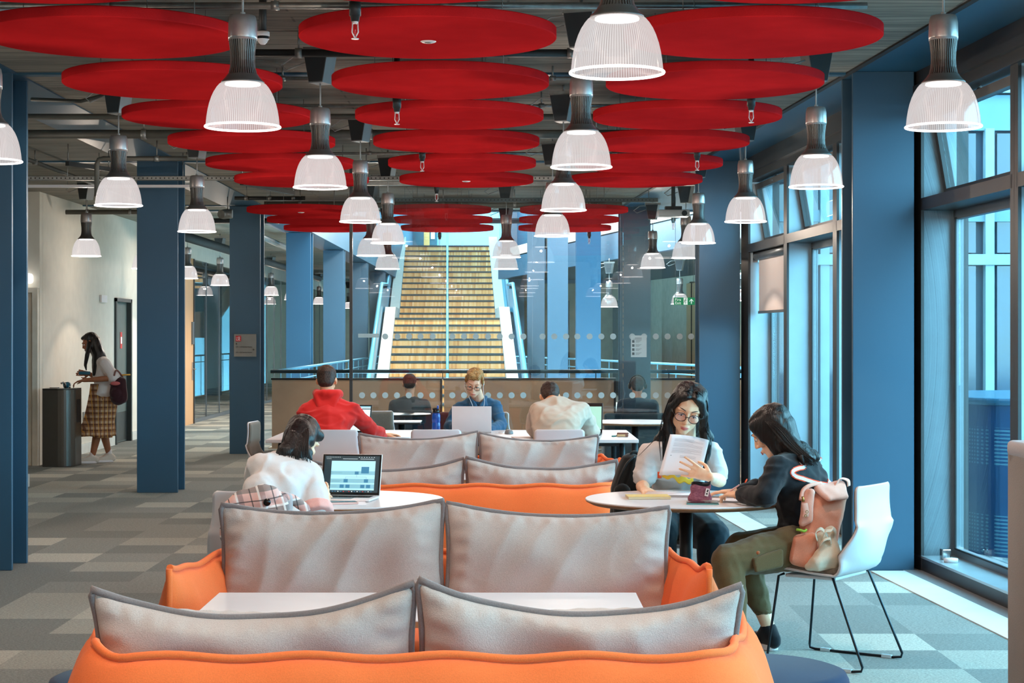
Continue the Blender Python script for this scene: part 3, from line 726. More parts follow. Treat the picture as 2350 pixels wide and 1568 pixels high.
f.build('arrow', wh, ex)
for dx in (-hw+.02, hw-.02):
    f = MB(); f.tube([(c.x+dx, YE+.007, c.z+hh), (c.x+dx, YE+.007, 3.3)], .0025, 5); f.build('wire', M['galv'], ex)
# notice sheet on the glass
c = P(1466, 795, YG-.01); w2, h2 = 18*YG/F, 25*YG/F
f = MB(); f.box(c.x-w2, c.x+w2, YG-.008, YG-.004, c.z-h2, c.z+h2); nt = f.build('notice_sheet', plain('white notice paper', rgb(205, 214, 214), .7), None)
tag(nt, 'white printed notice sheet taped to the glass partition', 'notice')
f = MB()
for k in range(4):
    zz = c.z+.05-.042*k
    f.box(c.x-w2+.012, c.x-w2+.036, YG-.0095, YG-.008, zz-.013, zz+.013)
f.build('picture', plain('notice picture grey', rgb(96, 104, 106), .7), nt)
f = MB()
for k in range(4):
    zz = c.z+.05-.042*k
    for j in range(3): f.box(c.x-w2+.048, c.x-w2+.048+.06*(1, .8, .6)[j], YG-.0095, YG-.008, zz+.008-.009*j, zz+.011-.009*j)
f.box(c.x-.04, c.x+.03, YG-.0095, YG-.008, c.z+.082, c.z+.087); f.box(c.x-.06, c.x+.03, YG-.0095, YG-.008, c.z+.071, c.z+.075)
f.build('print_line', plain('notice print', rgb(120, 126, 128), .7), nt)
# ------------------------------------------------------------------ pendant lamps
def make_lamp():
    """origin: centre of the shade rim"""
    t = thing('pendant_lamp', 'x', 'lamp')
    cap_z = .47
    f = MB(); f.lathe([(.0, cap_z), (.052, cap_z), (.056, cap_z-.008), (.060, cap_z-.03), (.0615, cap_z-.09), (.060, cap_z-.104), (.0, cap_z-.104)], seg=40); f.build('housing', M['alu'], t)
    # ribbed heat sink
    f = MB(); n = 36; prof = [(.0585, .366), (.056, .345), (.0525, .315), (.0515, .28), (.054, .25), (.0595, .228), (.066, .214)]
    rings = []
    for r, z in prof:
        ring = []
        for k in range(n):
            for q, rr in ((0, r), (.42, r), (.5, r-.009), (.92, r-.009)):
                a = 2*PI*(k+q)/n; ring.append(f.bm.verts.new((rr*math.cos(a), rr*math.sin(a), z)))
        rings.append(ring)
    for a, b in zip(rings, rings[1:]):
        for k in range(len(a)): f._f([a[k], a[(k+1) % len(a)], b[(k+1) % len(a)], b[k]])
    f.build('heat_sink', M['alu_fin'], t)
    f = MB(); f.lathe([(.064, .222), (.07, .212), (.079, .202), (.088, .194), (.091, .19), (.091, .186), (.05, .186)], seg=40); f.build('collar', M['alu_fin'], t)
    f = MB(); f.lathe([(.0, .184), (.074, .184), (.074, .179), (.0, .179)], seg=32); f.build('light_source', M['lamp_disc'], t)
    pr = [(.088, .187), (.098, .181), (.109, .168), (.121, .149), (.131, .127), (.140, .10), (.1465, .072), (.151, .044), (.154, .016), (.156, .002)]
    f = MB(); f.lathe(pr, seg=64); sh = f.build('shade', M['shade'], t)
    f = MB(); f.tube([(.157*math.cos(2*PI*k/48), .157*math.sin(2*PI*k/48), .002) for k in range(48)], .0048, 8, closed=True); f.build('rim', M['rim'], sh)
    f = MB(); f.tube([(0, 0, .47), (0, 0, .485)], .011, 10); f.tube([(0, 0, .48), (0, 0, .625)], .0045, 8); f.build('cord', M['wire'], t)
    return t
def make_box():
    """gear box at the ceiling that the cord hangs from; origin at the rim centre too"""
    R = Matrix.Rotation(-.35, 4, 'Z')
    g = MB()
    a = [R @ V(p) for p in ((-.046, -.06, .615), (.046, -.06, .615), (.08, -.06, .80), (-.08, -.06, .80))]
    g.prism(a, R @ V((0, .12, 0)))
    return g, R
proto = make_lamp()
g, R = make_box(); gb = g.build('gear_box', M['boxside'], proto)
g = MB(); g.prism([R @ V(p) for p in ((-.043, -.064, .622), (.043, -.064, .622), (.076, -.064, .797), (-.076, -.064, .797))], R @ V((0, .004, 0))); g.build('cover_plate', M['boxgrey'], gb)
g = MB(); g.box(-.1, .1, -.02, .02, .80, .83); g.tube([(0, 0, .82), (0, 0, .885)], .008, 6); g.build('mounting_bracket', M['galv'], gb)
g = MB(); g.tube([(-.06, .03, .80), (-.16, .05, .79), (-.24, .04, .73), (-.20, .02, .70), (-.09, .0, .74)], .005, 6); g.build('cable', M['wire'], gb)
LE = 42.0
li = bpy.data.lights.new('bulb', 'POINT'); li.energy = LE; li.color = (1.0, .80, .64); li.shadow_soft_size = .012
lo = bpy.data.objects.new('bulb', li); COL.objects.link(lo); lo.parent = proto; lo.location = (0, 0, .135)
RZ = 2.426
def lampx(px, Y): return PX(px, Y)
lamps = [
 ((557, 7.62), 'large pendant lamp with ribbed shade hanging in front of the red discs, second from left', 'a'),
 ((735, 10.69), 'pendant lamp hanging left of the middle disc row, above the laptop student', 'a'),
 ((827, 13.86), 'pendant lamp hanging above the man in the red hoodie', 'a'),
 ((890, 17.0), 'pendant lamp hanging just in front of the glass, left of the stairs', 'a'),
 ((1416, 6.06), 'largest pendant lamp at the top of the picture, its housing cut off', 'b'),
 ((1334, 9.42), 'pendant lamp directly below the largest one', 'b'),
 ((1293, 12.6), 'third pendant lamp in the row above the man in the beige sweater', 'b'),
 ((1268, 15.8), 'smaller pendant lamp right of the staircase, fourth in its row', 'b'),
 ((2165, 7.62), 'pendant lamp beside the windows at the upper right corner', 'c'),
 ((1873, 10.65), 'pendant lamp hanging in front of the upper window frames by the bright blue column', 'c'),
 ((1711, 13.85), 'pendant lamp in front of the dark blue column, above the black-sweatshirt student', 'c'),
 ((1603, 17.0), 'pendant lamp near the black frame edge above the fire exit sign', 'c'),
 ((-23, 9.1), 'pendant lamp cut off by the left edge of the picture', 'd'),
 ((272, 12.15), 'pendant lamp between the two left columns, nearest the corridor', 'd'),
 ((452, 15.15), 'pendant lamp between the second and third blue columns', 'd'),
 ((198, 19.7), 'small pendant lamp against the white wall above the walking woman', 'e'),
 ((331, 23.3), 'pendant lamp half hidden behind the left side of the wide blue column', 'e'),
 ((430, 27.2), 'pendant lamp half hidden behind the right side of the wide blue column', 'e'),
 ((505, 30.7), 'small pendant lamp in the gallery by the glazed rooms', 'e'),
 ((622, 38.0), 'small pendant lamp right behind the column with the sign', 'e'),
 ((668, 42.5), 'small pendant lamp half hidden by the first pale blue gallery column', 'e'),
 ((732, 48.0), 'tiny pendant lamp between the two pale blue gallery columns', 'e'),
 ((800, 55.0), 'tiny pendant lamp at the far end of the left gallery', 'e'),
 ((852, 19.6), 'pendant lamp behind the glass, upper of the two left of the stairs', 'f'),
 ((889, 23.4), 'pendant lamp behind the glass, lowest in the cluster left of the stairs', 'f'),
 ((1162, 20.0), 'pendant lamp behind the glass beside the staircase rail', 'f'),
 ((1161, 23.4), 'pendant lamp behind the glass, partly hidden beneath a nearer shade at the staircase rail', 'f'),
 ((1498, 23.0), 'pendant lamp hanging near the projector behind the glass', 'f'),
 ((1574, 20.2), 'pendant lamp tucked behind the wide blue column edge beyond the glass', 'f'),
]
grp = {'a': 'pendant lamps left of the middle disc row', 'b': 'pendant lamps right of the middle disc row', 'c': 'pendant lamps along the windows', 'd': 'pendant lamps along the left columns', 'e': 'pendant lamps in the left corridor', 'f': 'pendant lamps beyond the glass partition'}
first = True
for (px, Y), lab, gk in lamps:
    loc = (PX(px, Y), Y, RZ)
    if first: proto.location = loc; proto['label'] = lab; proto['group'] = grp[gk]; first = False
    else: dup(proto, loc, random.uniform(-.1, .1) if gk != 'c' else .6, lab, grp[gk])
for n_, (x, Y) in enumerate([(x, Y) for x in (-2.6, -1.12, .38, 1.83) for Y in (4.5, 1.3, -1.9)]+[(-4.6, 8), (-4.6, 14)]):
    dup(proto, (x, Y, RZ), 0, 'pendant lamp of the rows continuing over and behind the viewpoint', 'pendant lamps behind the viewpoint')
for px, t, z in ((1398, 14.5, PZ(704, 38)),):
    dup(proto, (PX(1398, 33), 33, 1.54+70*33/F), 0, 'tiny pendant lamp hanging over the right gallery beyond the atrium', 'pendant lamps over the right gallery')
for px, Y in ((1560, 33.0), (1640, 31.5), (1705, 30.0)):
    dup(proto, (PX(px, Y), Y, 2.15), 0, {1560: 'small pendant lamp just behind the fire exit sign', 1640: 'small pendant lamp of the right gallery hidden behind the blue column', 1705: 'small pendant lamp seen in the gap right of the dark blue column'}[px], 'pendant lamps over the right gallery')

# ------------------------------------------------------------------ red acoustic discs
def make_disc():
    f = MB(); R_ = .6; prof = [(0, 0), (R_-.004, 0), (R_, .004), (R_, .046), (R_-.004, .05), (0, .05)]
    f.lathe(prof, seg=96, smooth=False)
    o = f.build('acoustic_disc', M['red_felt'], None, weld=True)
    for a in (.6, 2.17, 3.74, 5.31):
        x, y = .42*math.cos(a), .42*math.sin(a)
        w = MB(); w.tube([(x, y, .05), (x, y, .075)], .008, 6); w.tube([(x, y, .07), (x, y, .36)], .0022, 5); w.build('hanger', M['galv'], o)
    return o
dp = make_disc(); tag(dp, 'x', 'acoustic panel')
ZD = 1.54+1.393
rows = [6.95, 8.44, 10.0, 11.53, 13.07, 14.69, 16.22]
names = ['cut off by the top picture edge', 'nearest full one', 'second full one', 'third full one', 'fourth full one', 'fifth full one', 'farthest one']
colsx = [(-1.853, 'left'), (-.375, 'middle'), (1.14, 'right')]
firstd = True
def put_disc(x, Y, lab, gr):
    global firstd
    if firstd: o = dp; o.location = (x, Y, ZD); firstd = False
    else: o = copy_tree(dp); o.location = (x, Y, ZD)
    o['label'] = lab; o['group'] = gr; return o
dd = {}
for Y, nm in zip(rows, names):
    for x, cn in colsx:
        dd[(cn, Y)] = put_disc(x, Y, 'red felt disc of the %s ceiling row, %s' % (cn, nm), '%s row of red ceiling discs' % cn)
for Y, nm in zip((20.08, 21.75, 23.38), ('front one', 'centre one', 'rear one')):
    for x, cn in ((-2.30, 'left'), (-.79, 'middle'), (.73, 'right')):
        put_disc(x, Y, 'round red felt disc beyond the glass partition, %s stack, %s' % (cn, nm), 'red ceiling discs beyond the partition')
def puck(x, Y, lab):
    f = MB(); f.lathe([(0, -.006), (.03, -.006), (.037, -.002), (.037, 0), (0, 0)], (x, Y, ZD), 32); o = f.build('ceiling_sensor', M['white'], None)
    f = MB(); f.lathe([(0, -.009), (.018, -.009), (.018, -.006), (0, -.006)], (x, Y, ZD), 24); f.build('lens', M['galv'], o); tag(o, lab, 'sensor')
puck(PX(983, 8.5), 8.5, 'white round sensor set in the nearest middle red disc')
puck(PX(1070, 16.1), 16.1, 'white round sensor set in the farthest middle red disc')
puck(PX(691, 20.1), 20.1, 'white round sensor set in a left red disc beyond the partition')

# ------------------------------------------------------------------ pipes, struts and fittings under the ceiling
def pipe(lab, name, pts, r, mat, cat='pipe', clips=()):
    f = MB(); f.tube(pts, r, 12); o = f.build(name, mat, None); tag(o, lab, cat)
    for c_ in clips:
        q = V(c_); g = MB(); g.tube([q-V((.02, 0, 0)), q+V((.02, 0, 0))], r+.006, 12); g.tube([q+V((0, 0, r)), q+V((0, 0, 3.3-q.z))], .006, 6); g.build('hanger_clip', M['galv'], o)
    return o
def yz(py, z): return F*(z-H)/(VY-py)
def hpipe(py, z, x0, x1, r, mat, lab, name='service_pipe', n=3, cat='pipe'):
    Y = yz(py, z); cl = [(x0+(x1-x0)*(i+.5)/n, Y, z) for i in range(n)]
    return pipe(lab, name, [(x0, Y, z), (x1, Y, z)], r, mat, cat, cl)
hpipe(13, 3.16, -3.2, 1.75, .017, M['galv'], 'thin galvanised conduit crossing the ceiling at the top of the picture', 'conduit', 6)
hpipe(122, 3.18, -1.6, .75, .023, M['pipe_dark'], 'dark pipe crossing between the first and second disc rows')
hpipe(180, 3.22, -1.9, 1.6, .011, M['galv'], 'thin conduit crossing behind the second disc row', 'conduit', 4)
hpipe(243, 3.2, -2.2, 1.7, .012, M['galv'], 'thin conduit crossing behind the third disc row', 'conduit', 4)
hpipe(268, 3.16, -5.4, 1.7, .022, M['pipe'], 'grey pipe crossing the ceiling, upper of the two left pipes')
hpipe(308, 3.16, -5.6, 1.6, .036, M['pipe'], 'thick grey pipe crossing the ceiling, lower of the two left pipes', n=4)
hpipe(352, 3.2, -2.9, 1.5, .012, M['galv'], 'thin conduit crossing behind the fifth disc row', 'conduit', 4)
Yp = yz(364, 3.14); xp = PX(222, Yp)
pipe('grey pipe that turns down beside the wide blue column', 'service_pipe', [(PX(430, Yp), Yp, 3.14), (xp+.06, Yp, 3.14), (xp+.02, Yp, 3.13), (xp, Yp, 3.09), (xp, Yp, 2.8)], .022, M['pipe'], clips=[(PX(360, Yp), Yp, 3.14)])
hpipe(455, 3.12, -3.1, -2.3, .022, M['pipe_dark'], 'dark pipe crossing between the second and third columns')
hpipe(470, 3.12, -2.9, 1.35, .04, M['pipe'], 'thick pipe crossing above the glass partition', n=5)
hpipe(487, 3.1, -5.5, -3.9, .03, M['pipe'], 'grey pipe in the corridor beyond the wide blue column')
hpipe(507, 3.22, -5.3, 1.3, .04, M['pipe_dark'], 'fat dark duct along the atrium edge', n=5)
pipe('conduit running along the corridor ceiling at the far left', 'conduit', [(-4.45, 15.9, 3.19), (-4.45, 22, 3.19)], .02, M['pipe'], clips=[(-4.45, 17, 3.19)])
pipe('dark duct running along the left gallery ceiling', 'duct', [(-4.6, 25, 2.98), (-4.6, 44, 2.98)], .07, M['pipe_dark'], 'duct', clips=[(-4.6, 30, 2.98), (-4.6, 38, 2.98)])
pipe('pale duct running beside the atrium edge in the left gallery', 'duct', [(-3.85, 26.2, 3.12), (-3.9, 32, 3.12)], .05, M['galv'], 'duct', clips=[(-3.87, 27, 3.12)])
pipe('two loops of grey flexible cable near the first left column', 'cable', [(-3.4, 12.9, 3.24), (-3.0, 12.7, 3.2), (-2.7, 12.5, 3.24), (-2.3, 12.4, 3.25)], .014, M['pipe'], 'cable')
def strut(py, z, x0, x1, mat, lab, h=.04):
    Y = yz(py, z)
    o = thing('cable_rail', lab, 'rail', (x0, Y, z))
    f = MB(); f.box(x0, x1, Y, Y+.004, z-h/2, z+h/2); f.box(x0, x1, Y, Y+.04, z+h/2-.003, z+h/2); f.box(x0, x1, Y, Y+.04, z-h/2, z-h/2+.003); f.build('channel', mat, o)
    f = MB(); x = x0+.03
    while x < x1-.03:
        f.box(x-.006, x+.006, Y-.001, Y, z-.006, z+.006); x += .04
    f.build('perforation', M['gasket'], o)['kind'] = 'stuff'
    n = int((x1-x0)/1.3)+1
    for i in range(n+1):
        xx = x0+.1+(x1-x0-.2)*i/n; f = MB(); f.tube([(xx, Y+.02, z+h/2), (xx, Y+.02, 3.3)], .005, 6); f.build('hanger', M['galv'], o)
strut(409, 3.02, -4.9, 1.1, M['galv'], 'perforated pale steel rail crossing in front of the wide blue column')
strut(459, 3.03, -1.5, 1.62, plain('painted dark channel', rgb(84, 92, 92), .5), 'perforated dark steel rail above the glass partition', .045)
f = MB(); Yt_ = yz(423, 3.0); f.box(-4.7, -2.9, Yt_, Yt_+.05, 2.97, 2.995); o = f.build('lighting_track', M['white'], None); tag(o, 'slim white track hung just under the perforated rail', 'rail')
for x in (-4.2, -3.9, -3.1): 
    f = MB(); f.tube([(x, Yt_+.02, 2.99), (x, Yt_+.02, 3.3)], .004, 6); f.build('hanger', M['galv'], o)
for (xa, ya, xb, yb, zz, lb) in ((-4.0, 16.4, -3.75, 17.0, 3.1, 'black bracket arm below the ceiling near the corridor'), (-2.55, 17.3, -2.2, 18.5, 3.0, 'steel bracket arm right of the wide blue column')):
    f = MB(); d_ = (V((xb, yb, 0))-V((xa, ya, 0))).normalized(); n_ = V((-d_.y, d_.x, 0))*.02
    a_ = V((xa, ya, zz)); b_ = V((xb, yb, zz)); f.prism([a_-n_, b_-n_, b_+n_, a_+n_], (0, 0, .04)); o = f.build('bracket_arm', M['pipe_dark'], None); tag(o, lb, 'bracket')
    g = MB(); g.tube([a_+V((0, .03, .03)), (xa, ya+.03, 3.3)], .005, 6); g.tube([b_+V((0, -.03, .03)), (xb, yb-.03, 3.3)], .005, 6); g.build('hanger', M['galv'], o)

def sprinkler(px, py, Y, lab, s=1.0):
    """py: bottom of the deflector"""
    b = P(px, py, Y); o = thing('sprinkler', lab, 'sprinkler', b)
    x, y, z = b
    f = MB(); f.tube([(x, y, z+.075*s), (x, y, z+.10*s), (x, y, z+.10*s), (x, y, z+.16*s)], [.017*s, .021*s, .025*s, .025*s], 16); f.tube([(x, y, z+.15*s), (x, y, 3.3)], .018*s, 12); f.build('drop_pipe', M['pipe_dark'], o)
    f = MB(); f.lathe([(0, 0), (.016*s, 0), (.016*s, .003), (0, .003)], (x, y, z), 20); f.tube([(x-.011*s, y, z+.068*s), (x-.013*s, y, z+.03*s), (x, y, z+.003)], .003*s, 6); f.tube([(x+.011*s, y, z+.068*s), (x+.013*s, y, z+.03*s), (x, y, z+.003)], .003*s, 6); f.tube([(x, y, z+.066*s), (x, y, z+.078*s)], .014*s, 12); f.build('sprinkler_head', M['white'], o)
    f = MB(); f.tube([(x, y, z+.02*s), (x, y, z+.065*s)], .003*s, 6); f.build('glass_bulb', plain('red bulb liquid', rgb(190, 30, 30), .2), o)
sprinkler(815, 90, 7.72, 'sprinkler head in front of the nearest middle red disc')
sprinkler(911, 286, 10.8, 'sprinkler head in front of the third middle red disc')
sprinkler(969, 393, 13.9, 'sprinkler head in front of the fifth middle red disc')
sprinkler(1724, 282, 10.8, 'sprinkler head in front of the third right red disc')
sprinkler(1600, 391, 13.9, 'sprinkler head in front of the fifth right red disc')
sprinkler(1002, 463, 17.2, 'tiny sprinkler head under the pipes above the partition')
sprinkler(1352, 560, 24.2, 'dark sprinkler head over the atrium edge, right of the stairs')
sprinkler(1009, 562, 24.2, 'dark sprinkler head over the atrium edge, in front of the stairs')
sprinkler(1545, 527, 20.9, 'dark sprinkler drop beside the projector')
# smoke detector
c = P(603, 82, 9.3)
o = thing('smoke_detector', 'white smoke detector beside the large left pendant lamp', 'smoke detector', (c.x, c.y, c.z))
f = MB(); f.lathe([(0, -.045), (.012, -.045), (.022, -.035), (.03, -.02), (.034, -.018)], c, 28); f.lathe([(.034, -.004), (.036, .0), (.036, .018), (.03, .022), (0, .022)], c, 28); f.build('body', M['white'], o)
f = MB(); f.lathe([(.03, -.019), (.03, -.003)], c, 24); f.build('vent', M['black'], o)
f = MB(); f.tube([(c.x, c.y, c.z+.02), (c.x, c.y, 3.3)], .02, 14); f.build('mount', M['pipe_dark'], o)
# projector hanging beyond the partition
c = P(1545, 489, 19.6)
o = thing('projector', 'white ceiling projector on a black pole', 'projector', (c.x, c.y, c.z))
f = MB(); f.rbox(c.x-.17, c.x+.17, c.y-.12, c.y+.12, c.z-.045, c.z+.03, .015); f.build('body', M['white'], o)
f = MB(); f.tube([(c.x+.11, c.y-.13, c.z-.01), (c.x+.11, c.y-.11, c.z-.01)], .03, 16); f.build('lens', M['black'], o)
f = MB(); f.box(c.x-.02, c.x+.02, c.y-.02, c.y+.02, c.z+.06, 3.3); f.box(c.x-.09, c.x+.09, c.y-.06, c.y+.06, c.z+.03, c.z+.07); f.build('ceiling_mount', M['black'], o)
# exposed duct elbow beside column three
c = P(515, 491, 22.5)
o = thing('duct_elbow', 'silver duct elbow beside the column with the sign', 'duct', (c.x, c.y, c.z))
f = MB(); f.tube([(c.x+.1, c.y, c.z), (c.x+.04, c.y, c.z), (c.x, c.y-.02, c.z-.005), (c.x-.03, c.y-.08, c.z-.01)], [.055, .06, .062, .055], 16); f.build('elbow', M['galv'], o)
f = MB(); f.tube([(c.x+.04, c.y, c.z+.05), (c.x+.04, c.y, 3.3)], .008, 6); f.build('hanger', M['galv'], o)
# wall lamp over the recess door
f = MB(); f.rbox(-5.9, -5.72, 21.62, 21.8, 2.19, 2.31, .03); o = f.build('wall_lamp', emissive('wall lamp diffuser', (1, .95, .9, 1), 1.2), None); tag(o, 'small white box lamp on the wall above the far left door', 'lamp')
f = MB(); f.box(-5.645, -5.62, 25.0, 25.35, 2.03, 2.13); o = f.build('wall_sensor', M['white'], None); tag(o, 'small white plate on the wall left of the dark door', 'plate')
f = MB(); f.box(-5.65, -5.635, 24.0, 24.2, .4, .55); o = f.build('wall_socket', M['galv'], None); tag(o, 'steel socket plate low on the wall by the water fountain', 'socket')
# ------------------------------------------------------------------ sofas
def pillow_pt(u, v, w, h, t, side, dip, seed, squash=0.0):
    """u,v in -1..1"""
    cu = 1-.045*(1-v*v)*abs(u)**3            # sides bow inwards
    cv = 1-.0*(1-u*u)
    x = u*w/2*cu
    z = v*h/2*cv
    if v > 0: z -= dip*(1-abs(u)**2.2)*v**2.0
    else: z += dip*.2*(1-u*u)*v*v
    edge = (1-abs(u)**3.2)*(1-abs(v)**3.2)
    th = t*max(edge, 0)**.55
    p = V((x*2.6+seed*3.1, z*3.1, seed))
    n1 = noise.noise(p); n2 = noise.noise(p*2.3+V((5, 1, 2))); 
    rid = 1-abs(noise.noise(V((x*4.5+z*2.2+seed, z*1.4-x*.6, seed*2))))*2.2
    near = 1-min(1, min(1-abs(u), 1-abs(v))*4)
    puck = .006*math.sin((x if abs(v) > abs(u) else z)*95+seed*7)*near*(1-near)*3
    th += (n1*.034+n2*.018+rid*.024)*min(1, edge*2.0)+puck
    return V((x, side*th, z))
def make_pillow(parent, w, h, t, dip, seed, Mx):
    mb = MB(); nu, nv = 72, 36
    for side in (1, -1):
        mb.grid(lambda a, b: Mx @ pillow_pt(a*2-1, b*2-1, w, h, t, side, dip, seed), nu, nv)
    o = mb.build('back_cushion', M['cushion'], parent, weld=True)
    pts = []
    n = 40
    for i in range(n): pts.append((-1+2*i/n, 1))
    for i in range(n): pts.append((1, 1-2*i/n))
    for i in range(n): pts.append((1-2*i/n, -1))
    for i in range(n): pts.append((-1, -1+2*i/n))
    pp = []
    for u, v in pts:
        q = pillow_pt(u, v, w, h, t, 1, dip, seed); q.y = .004*math.sin(u*9+v*7+seed*5)
        r = 1.0
        if abs(u) > .93 and abs(v) > .93: r = .985
        pp.append(Mx @ (q*r))
    mb = MB(); mb.tube(pp, .0115, 8, closed=True); mb.build('piping', M['piping_grey'], o)
    return o
def arm_path(n, hw, dp, rad, r0):
    """centre line of the U-shaped upholstered wrap, from left arm front round the back to right arm front (local, +y = seat side)"""
    pts = []
    for i in range(n): pts.append((-hw-r0*(1-i/n)**1.2-.03*math.sin(PI*i/n), dp*(1-i/n)+rad*(i/n)))
    for i in range(n//2+1): a = PI+PI/2*i/(n//2); pts.append((-hw+rad+rad*math.cos(a), rad+rad*math.sin(a)))
    m_ = n*2
    for i in range(1, m_): pts.append((-hw+rad+(2*hw-2*rad)*i/m_, 0.0))
    for i in range(n//2+1): a = -PI/2+PI/2*i/(n//2); pts.append((hw-rad+rad*math.cos(a), rad+rad*math.sin(a)))
    for i in range(1, n+1): pts.append((hw+r0*(i/n)**1.2+.03*math.sin(PI*(1-i/n)), rad+(dp-rad)*i/n))
    return [V((x, y, 0)) for x, y in pts]
def make_sofa(name, label, X, Y, rz, lh=.0, seeds=(1, 2), tilt=.2, hi=.68, pdz=0.0, pw=.92, dip=.055, flare=.085):
    o = thing(name, label, 'sofa', (X, Y, 0), rz, 'orange sofas with grey cushions')
    R = wm(o)
    hw, dp, rad = .90, .80, .14
    path = arm_path(18, hw, dp, rad, flare)
    n = len(path); nrm = []
    for i in range(n):
        t = (path[min(i+1, n-1)]-path[max(i-1, 0)]).normalized(); nrm.append(V((t.y, -t.x, 0)))   # outward
    def top(i):
        f_ = i/(n-1); d = min(f_, 1-f_)*2          # 0 at arm fronts, 1 middle of back
        s_ = .035*math.exp(-(d/.10)**2) - .0
        c_ = .018*math.exp(-((d-.42)/.08)**2)
        return hi-.02+s_+c_+.006*math.sin(i*.7)
    z0 = .10
    def prof(k, i):
        """k in 0..1 round the cross-section, from the inner foot over the seam to the outer foot"""
        tz = top(i); f_ = i/(n-1); endw = min(1, min(f_, 1-f_)*(n-1)/5.0)
        thick = .085*(endw**.5*.75+.25*endw)+.006
        if k <= .5: h = k*2; side = -1
        else: h = (1-k)*2; side = 1
        hh = h**.9
        bulge = max(0, (1-hh**6))**.6*(.72+.42*math.sin(PI*min(1, hh*.75+.25)))
        w_ = thick*bulge
        q = path[i]
        wr = .006*noise.noise(V((q.x*4, q.y*4, h*5+side)))+.003*math.sin(i*1.9)*max(0, hh-.8)*3*(1-hh)*5
        out = .025*math.sin(PI*hh)*(1 if side > 0 else .3)
        p = q+nrm[i]*(side*w_+wr+out*(.5 if side > 0 else 0)); p.z = z0+(tz-z0)*hh
        return p
    K = 40
    mb = MB()
    g = [[mb.bm.verts.new(R @ prof(k/K, i)) for k in range(K+1)] for i in range(n)]
    for i in range(n-1):
        for k in range(K): mb._f([g[i][k], g[i+1][k], g[i+1][k+1], g[i][k+1]], True)
    for e in (0, n-1):
        for k in range(K//2): mb._f([g[e][k], g[e][k+1], g[e][K-k-1], g[e][K-k]], True)
    sh = mb.build('upholstered_shell', M['orange'], o, weld=True)
    seam = [R @ (prof(.5, i)+V((0, 0, .004))) for i in range(n)]
    mb = MB(); mb.tube(seam, .0125, 8); mb.build('piping', M['orange'], sh)
    for e in (0, n-1):
        ed_ = [R @ (path[e]+V((0, .006, z0+(top(e)-z0)*k/16))) for k in range(17)]
        mb = MB(); mb.tube(ed_, .012, 8); mb.build('piping', M['orange'], sh)
    mb = MB(); mb.rbox(-hw+.04, hw-.04, .05, dp-.02, .12, .42, .06, 4, R); mb.build('seat_cushion', M['orange'], o)
    mb = MB()
    for sx_ in (-.8, .8):
        for sy_ in (.1, .7): mb = MB(); mb.tube([R @ V((sx_, sy_, 0)), R @ V((sx_, sy_, .14))], .02, 10); mb.build('leg', M['black'], o)
    # two loose back cushions leaning on the back
    for k, sd in enumerate(seeds):
        s_ = -1 if k == 0 else 1
        h_, w_ = .48, pw
        Mp = R @ Matrix.Translation((s_*(pw/2-.003), .245-.01*k, .41+h_/2*math.cos(tilt)+pdz+.01*k)) @ Matrix.Rotation(tilt, 4, 'X') @ Matrix.Rotation(.02*s_*(1 if sd % 2 else -1), 4, 'Y')
        make_pillow(o, w_, h_, .085, dip, sd, Mp)
    return o
SX = -.262
make_sofa('sofa', 'nearest orange sofa, its back to the viewer at the bottom edge', SX, 4.96, 0, seeds=(1.3, 4.7), pdz=-.045, dip=.10, pw=.93)
make_sofa('sofa', 'orange sofa facing the viewer across the nearest white table', SX+.01, 7.40, PI, seeds=(7.9, 2.2), pw=.895, dip=.05, pdz=-.005)
make_sofa('sofa', 'orange sofa seen from behind between the two round tables', SX, 10.68, 0, seeds=(3.4, 9.1), pdz=-.075, dip=.07)
make_sofa('sofa', 'farthest orange sofa facing the viewer, in front of the long white table', -.215, 13.24, PI, seeds=(5.5, 6.3), pw=.865, pdz=-.035)

def lounge_table(label, x0, x1, y0, y1, z):
    o = thing('lounge_table', label, 'table', ((x0+x1)/2, (y0+y1)/2, 0), 0, 'low white tables between the sofas')
    f = MB(); f.box(x0, x1, y0, y1, z-.006, z); f.build('table_top', M['white'], o, bevel=.002)
    f = MB(); f.box(x0+.002, x1-.002, y0+.002, y1-.002, z-.026, z-.006); f.build('edge_band', M['ply_edge'], o)
    f = MB(); ym = (y0+y1)/2
    for x in (x0+.3, x1-.3): f.tube([(x, ym, 0.01), (x, ym, z-.026)], .03, 16); f.box(x-.03, x+.03, ym-.2, ym+.2, .0, .012)
    f.build('pedestal', M['black'], o)
lounge_table('white rectangular table between the two nearest sofas', -1.06, .468, 5.98, 6.63, .605)
lounge_table('white rectangular table between the two farther sofas, mostly hidden', -1.02, .48, 12.0, 12.5, .60)

# ------------------------------------------------------------------ poufs
def pouf(label, x, y, r=.33, h=.42):
    f = MB(); f.lathe([(0, .02), (r*.93, .02), (r*.98, .05), (r, .14), (r*1.0, h-.07), (r*.985, h-.03), (r*.95, h-.008), (r*.88, h), (0, h+.004)], (x, y, 0), 64)
    o = f.build('pouf', M['navy'], None); tag(o, label, 'pouf', 'round navy poufs')
    f = MB(); f.tube([(x+r*.975*math.cos(2*PI*k/60), y+r*.975*math.sin(2*PI*k/60), h-.035) for k in range(60)], .004, 6, closed=True); f.build('seam', M['navy_dark'], o)
    f = MB(); f.lathe([(0, 0), (r*.8, 0), (r*.8, .02)], (x, y, 0), 40); f.build('base', M['black'], o)
    return o
pouf('round navy pouf at the right front corner of the nearest sofa', .815, 6.1, .335, .425)
pouf('round navy pouf at the lower left corner, mostly hidden by the nearest sofa', -1.27, 5.97, .25, .425)

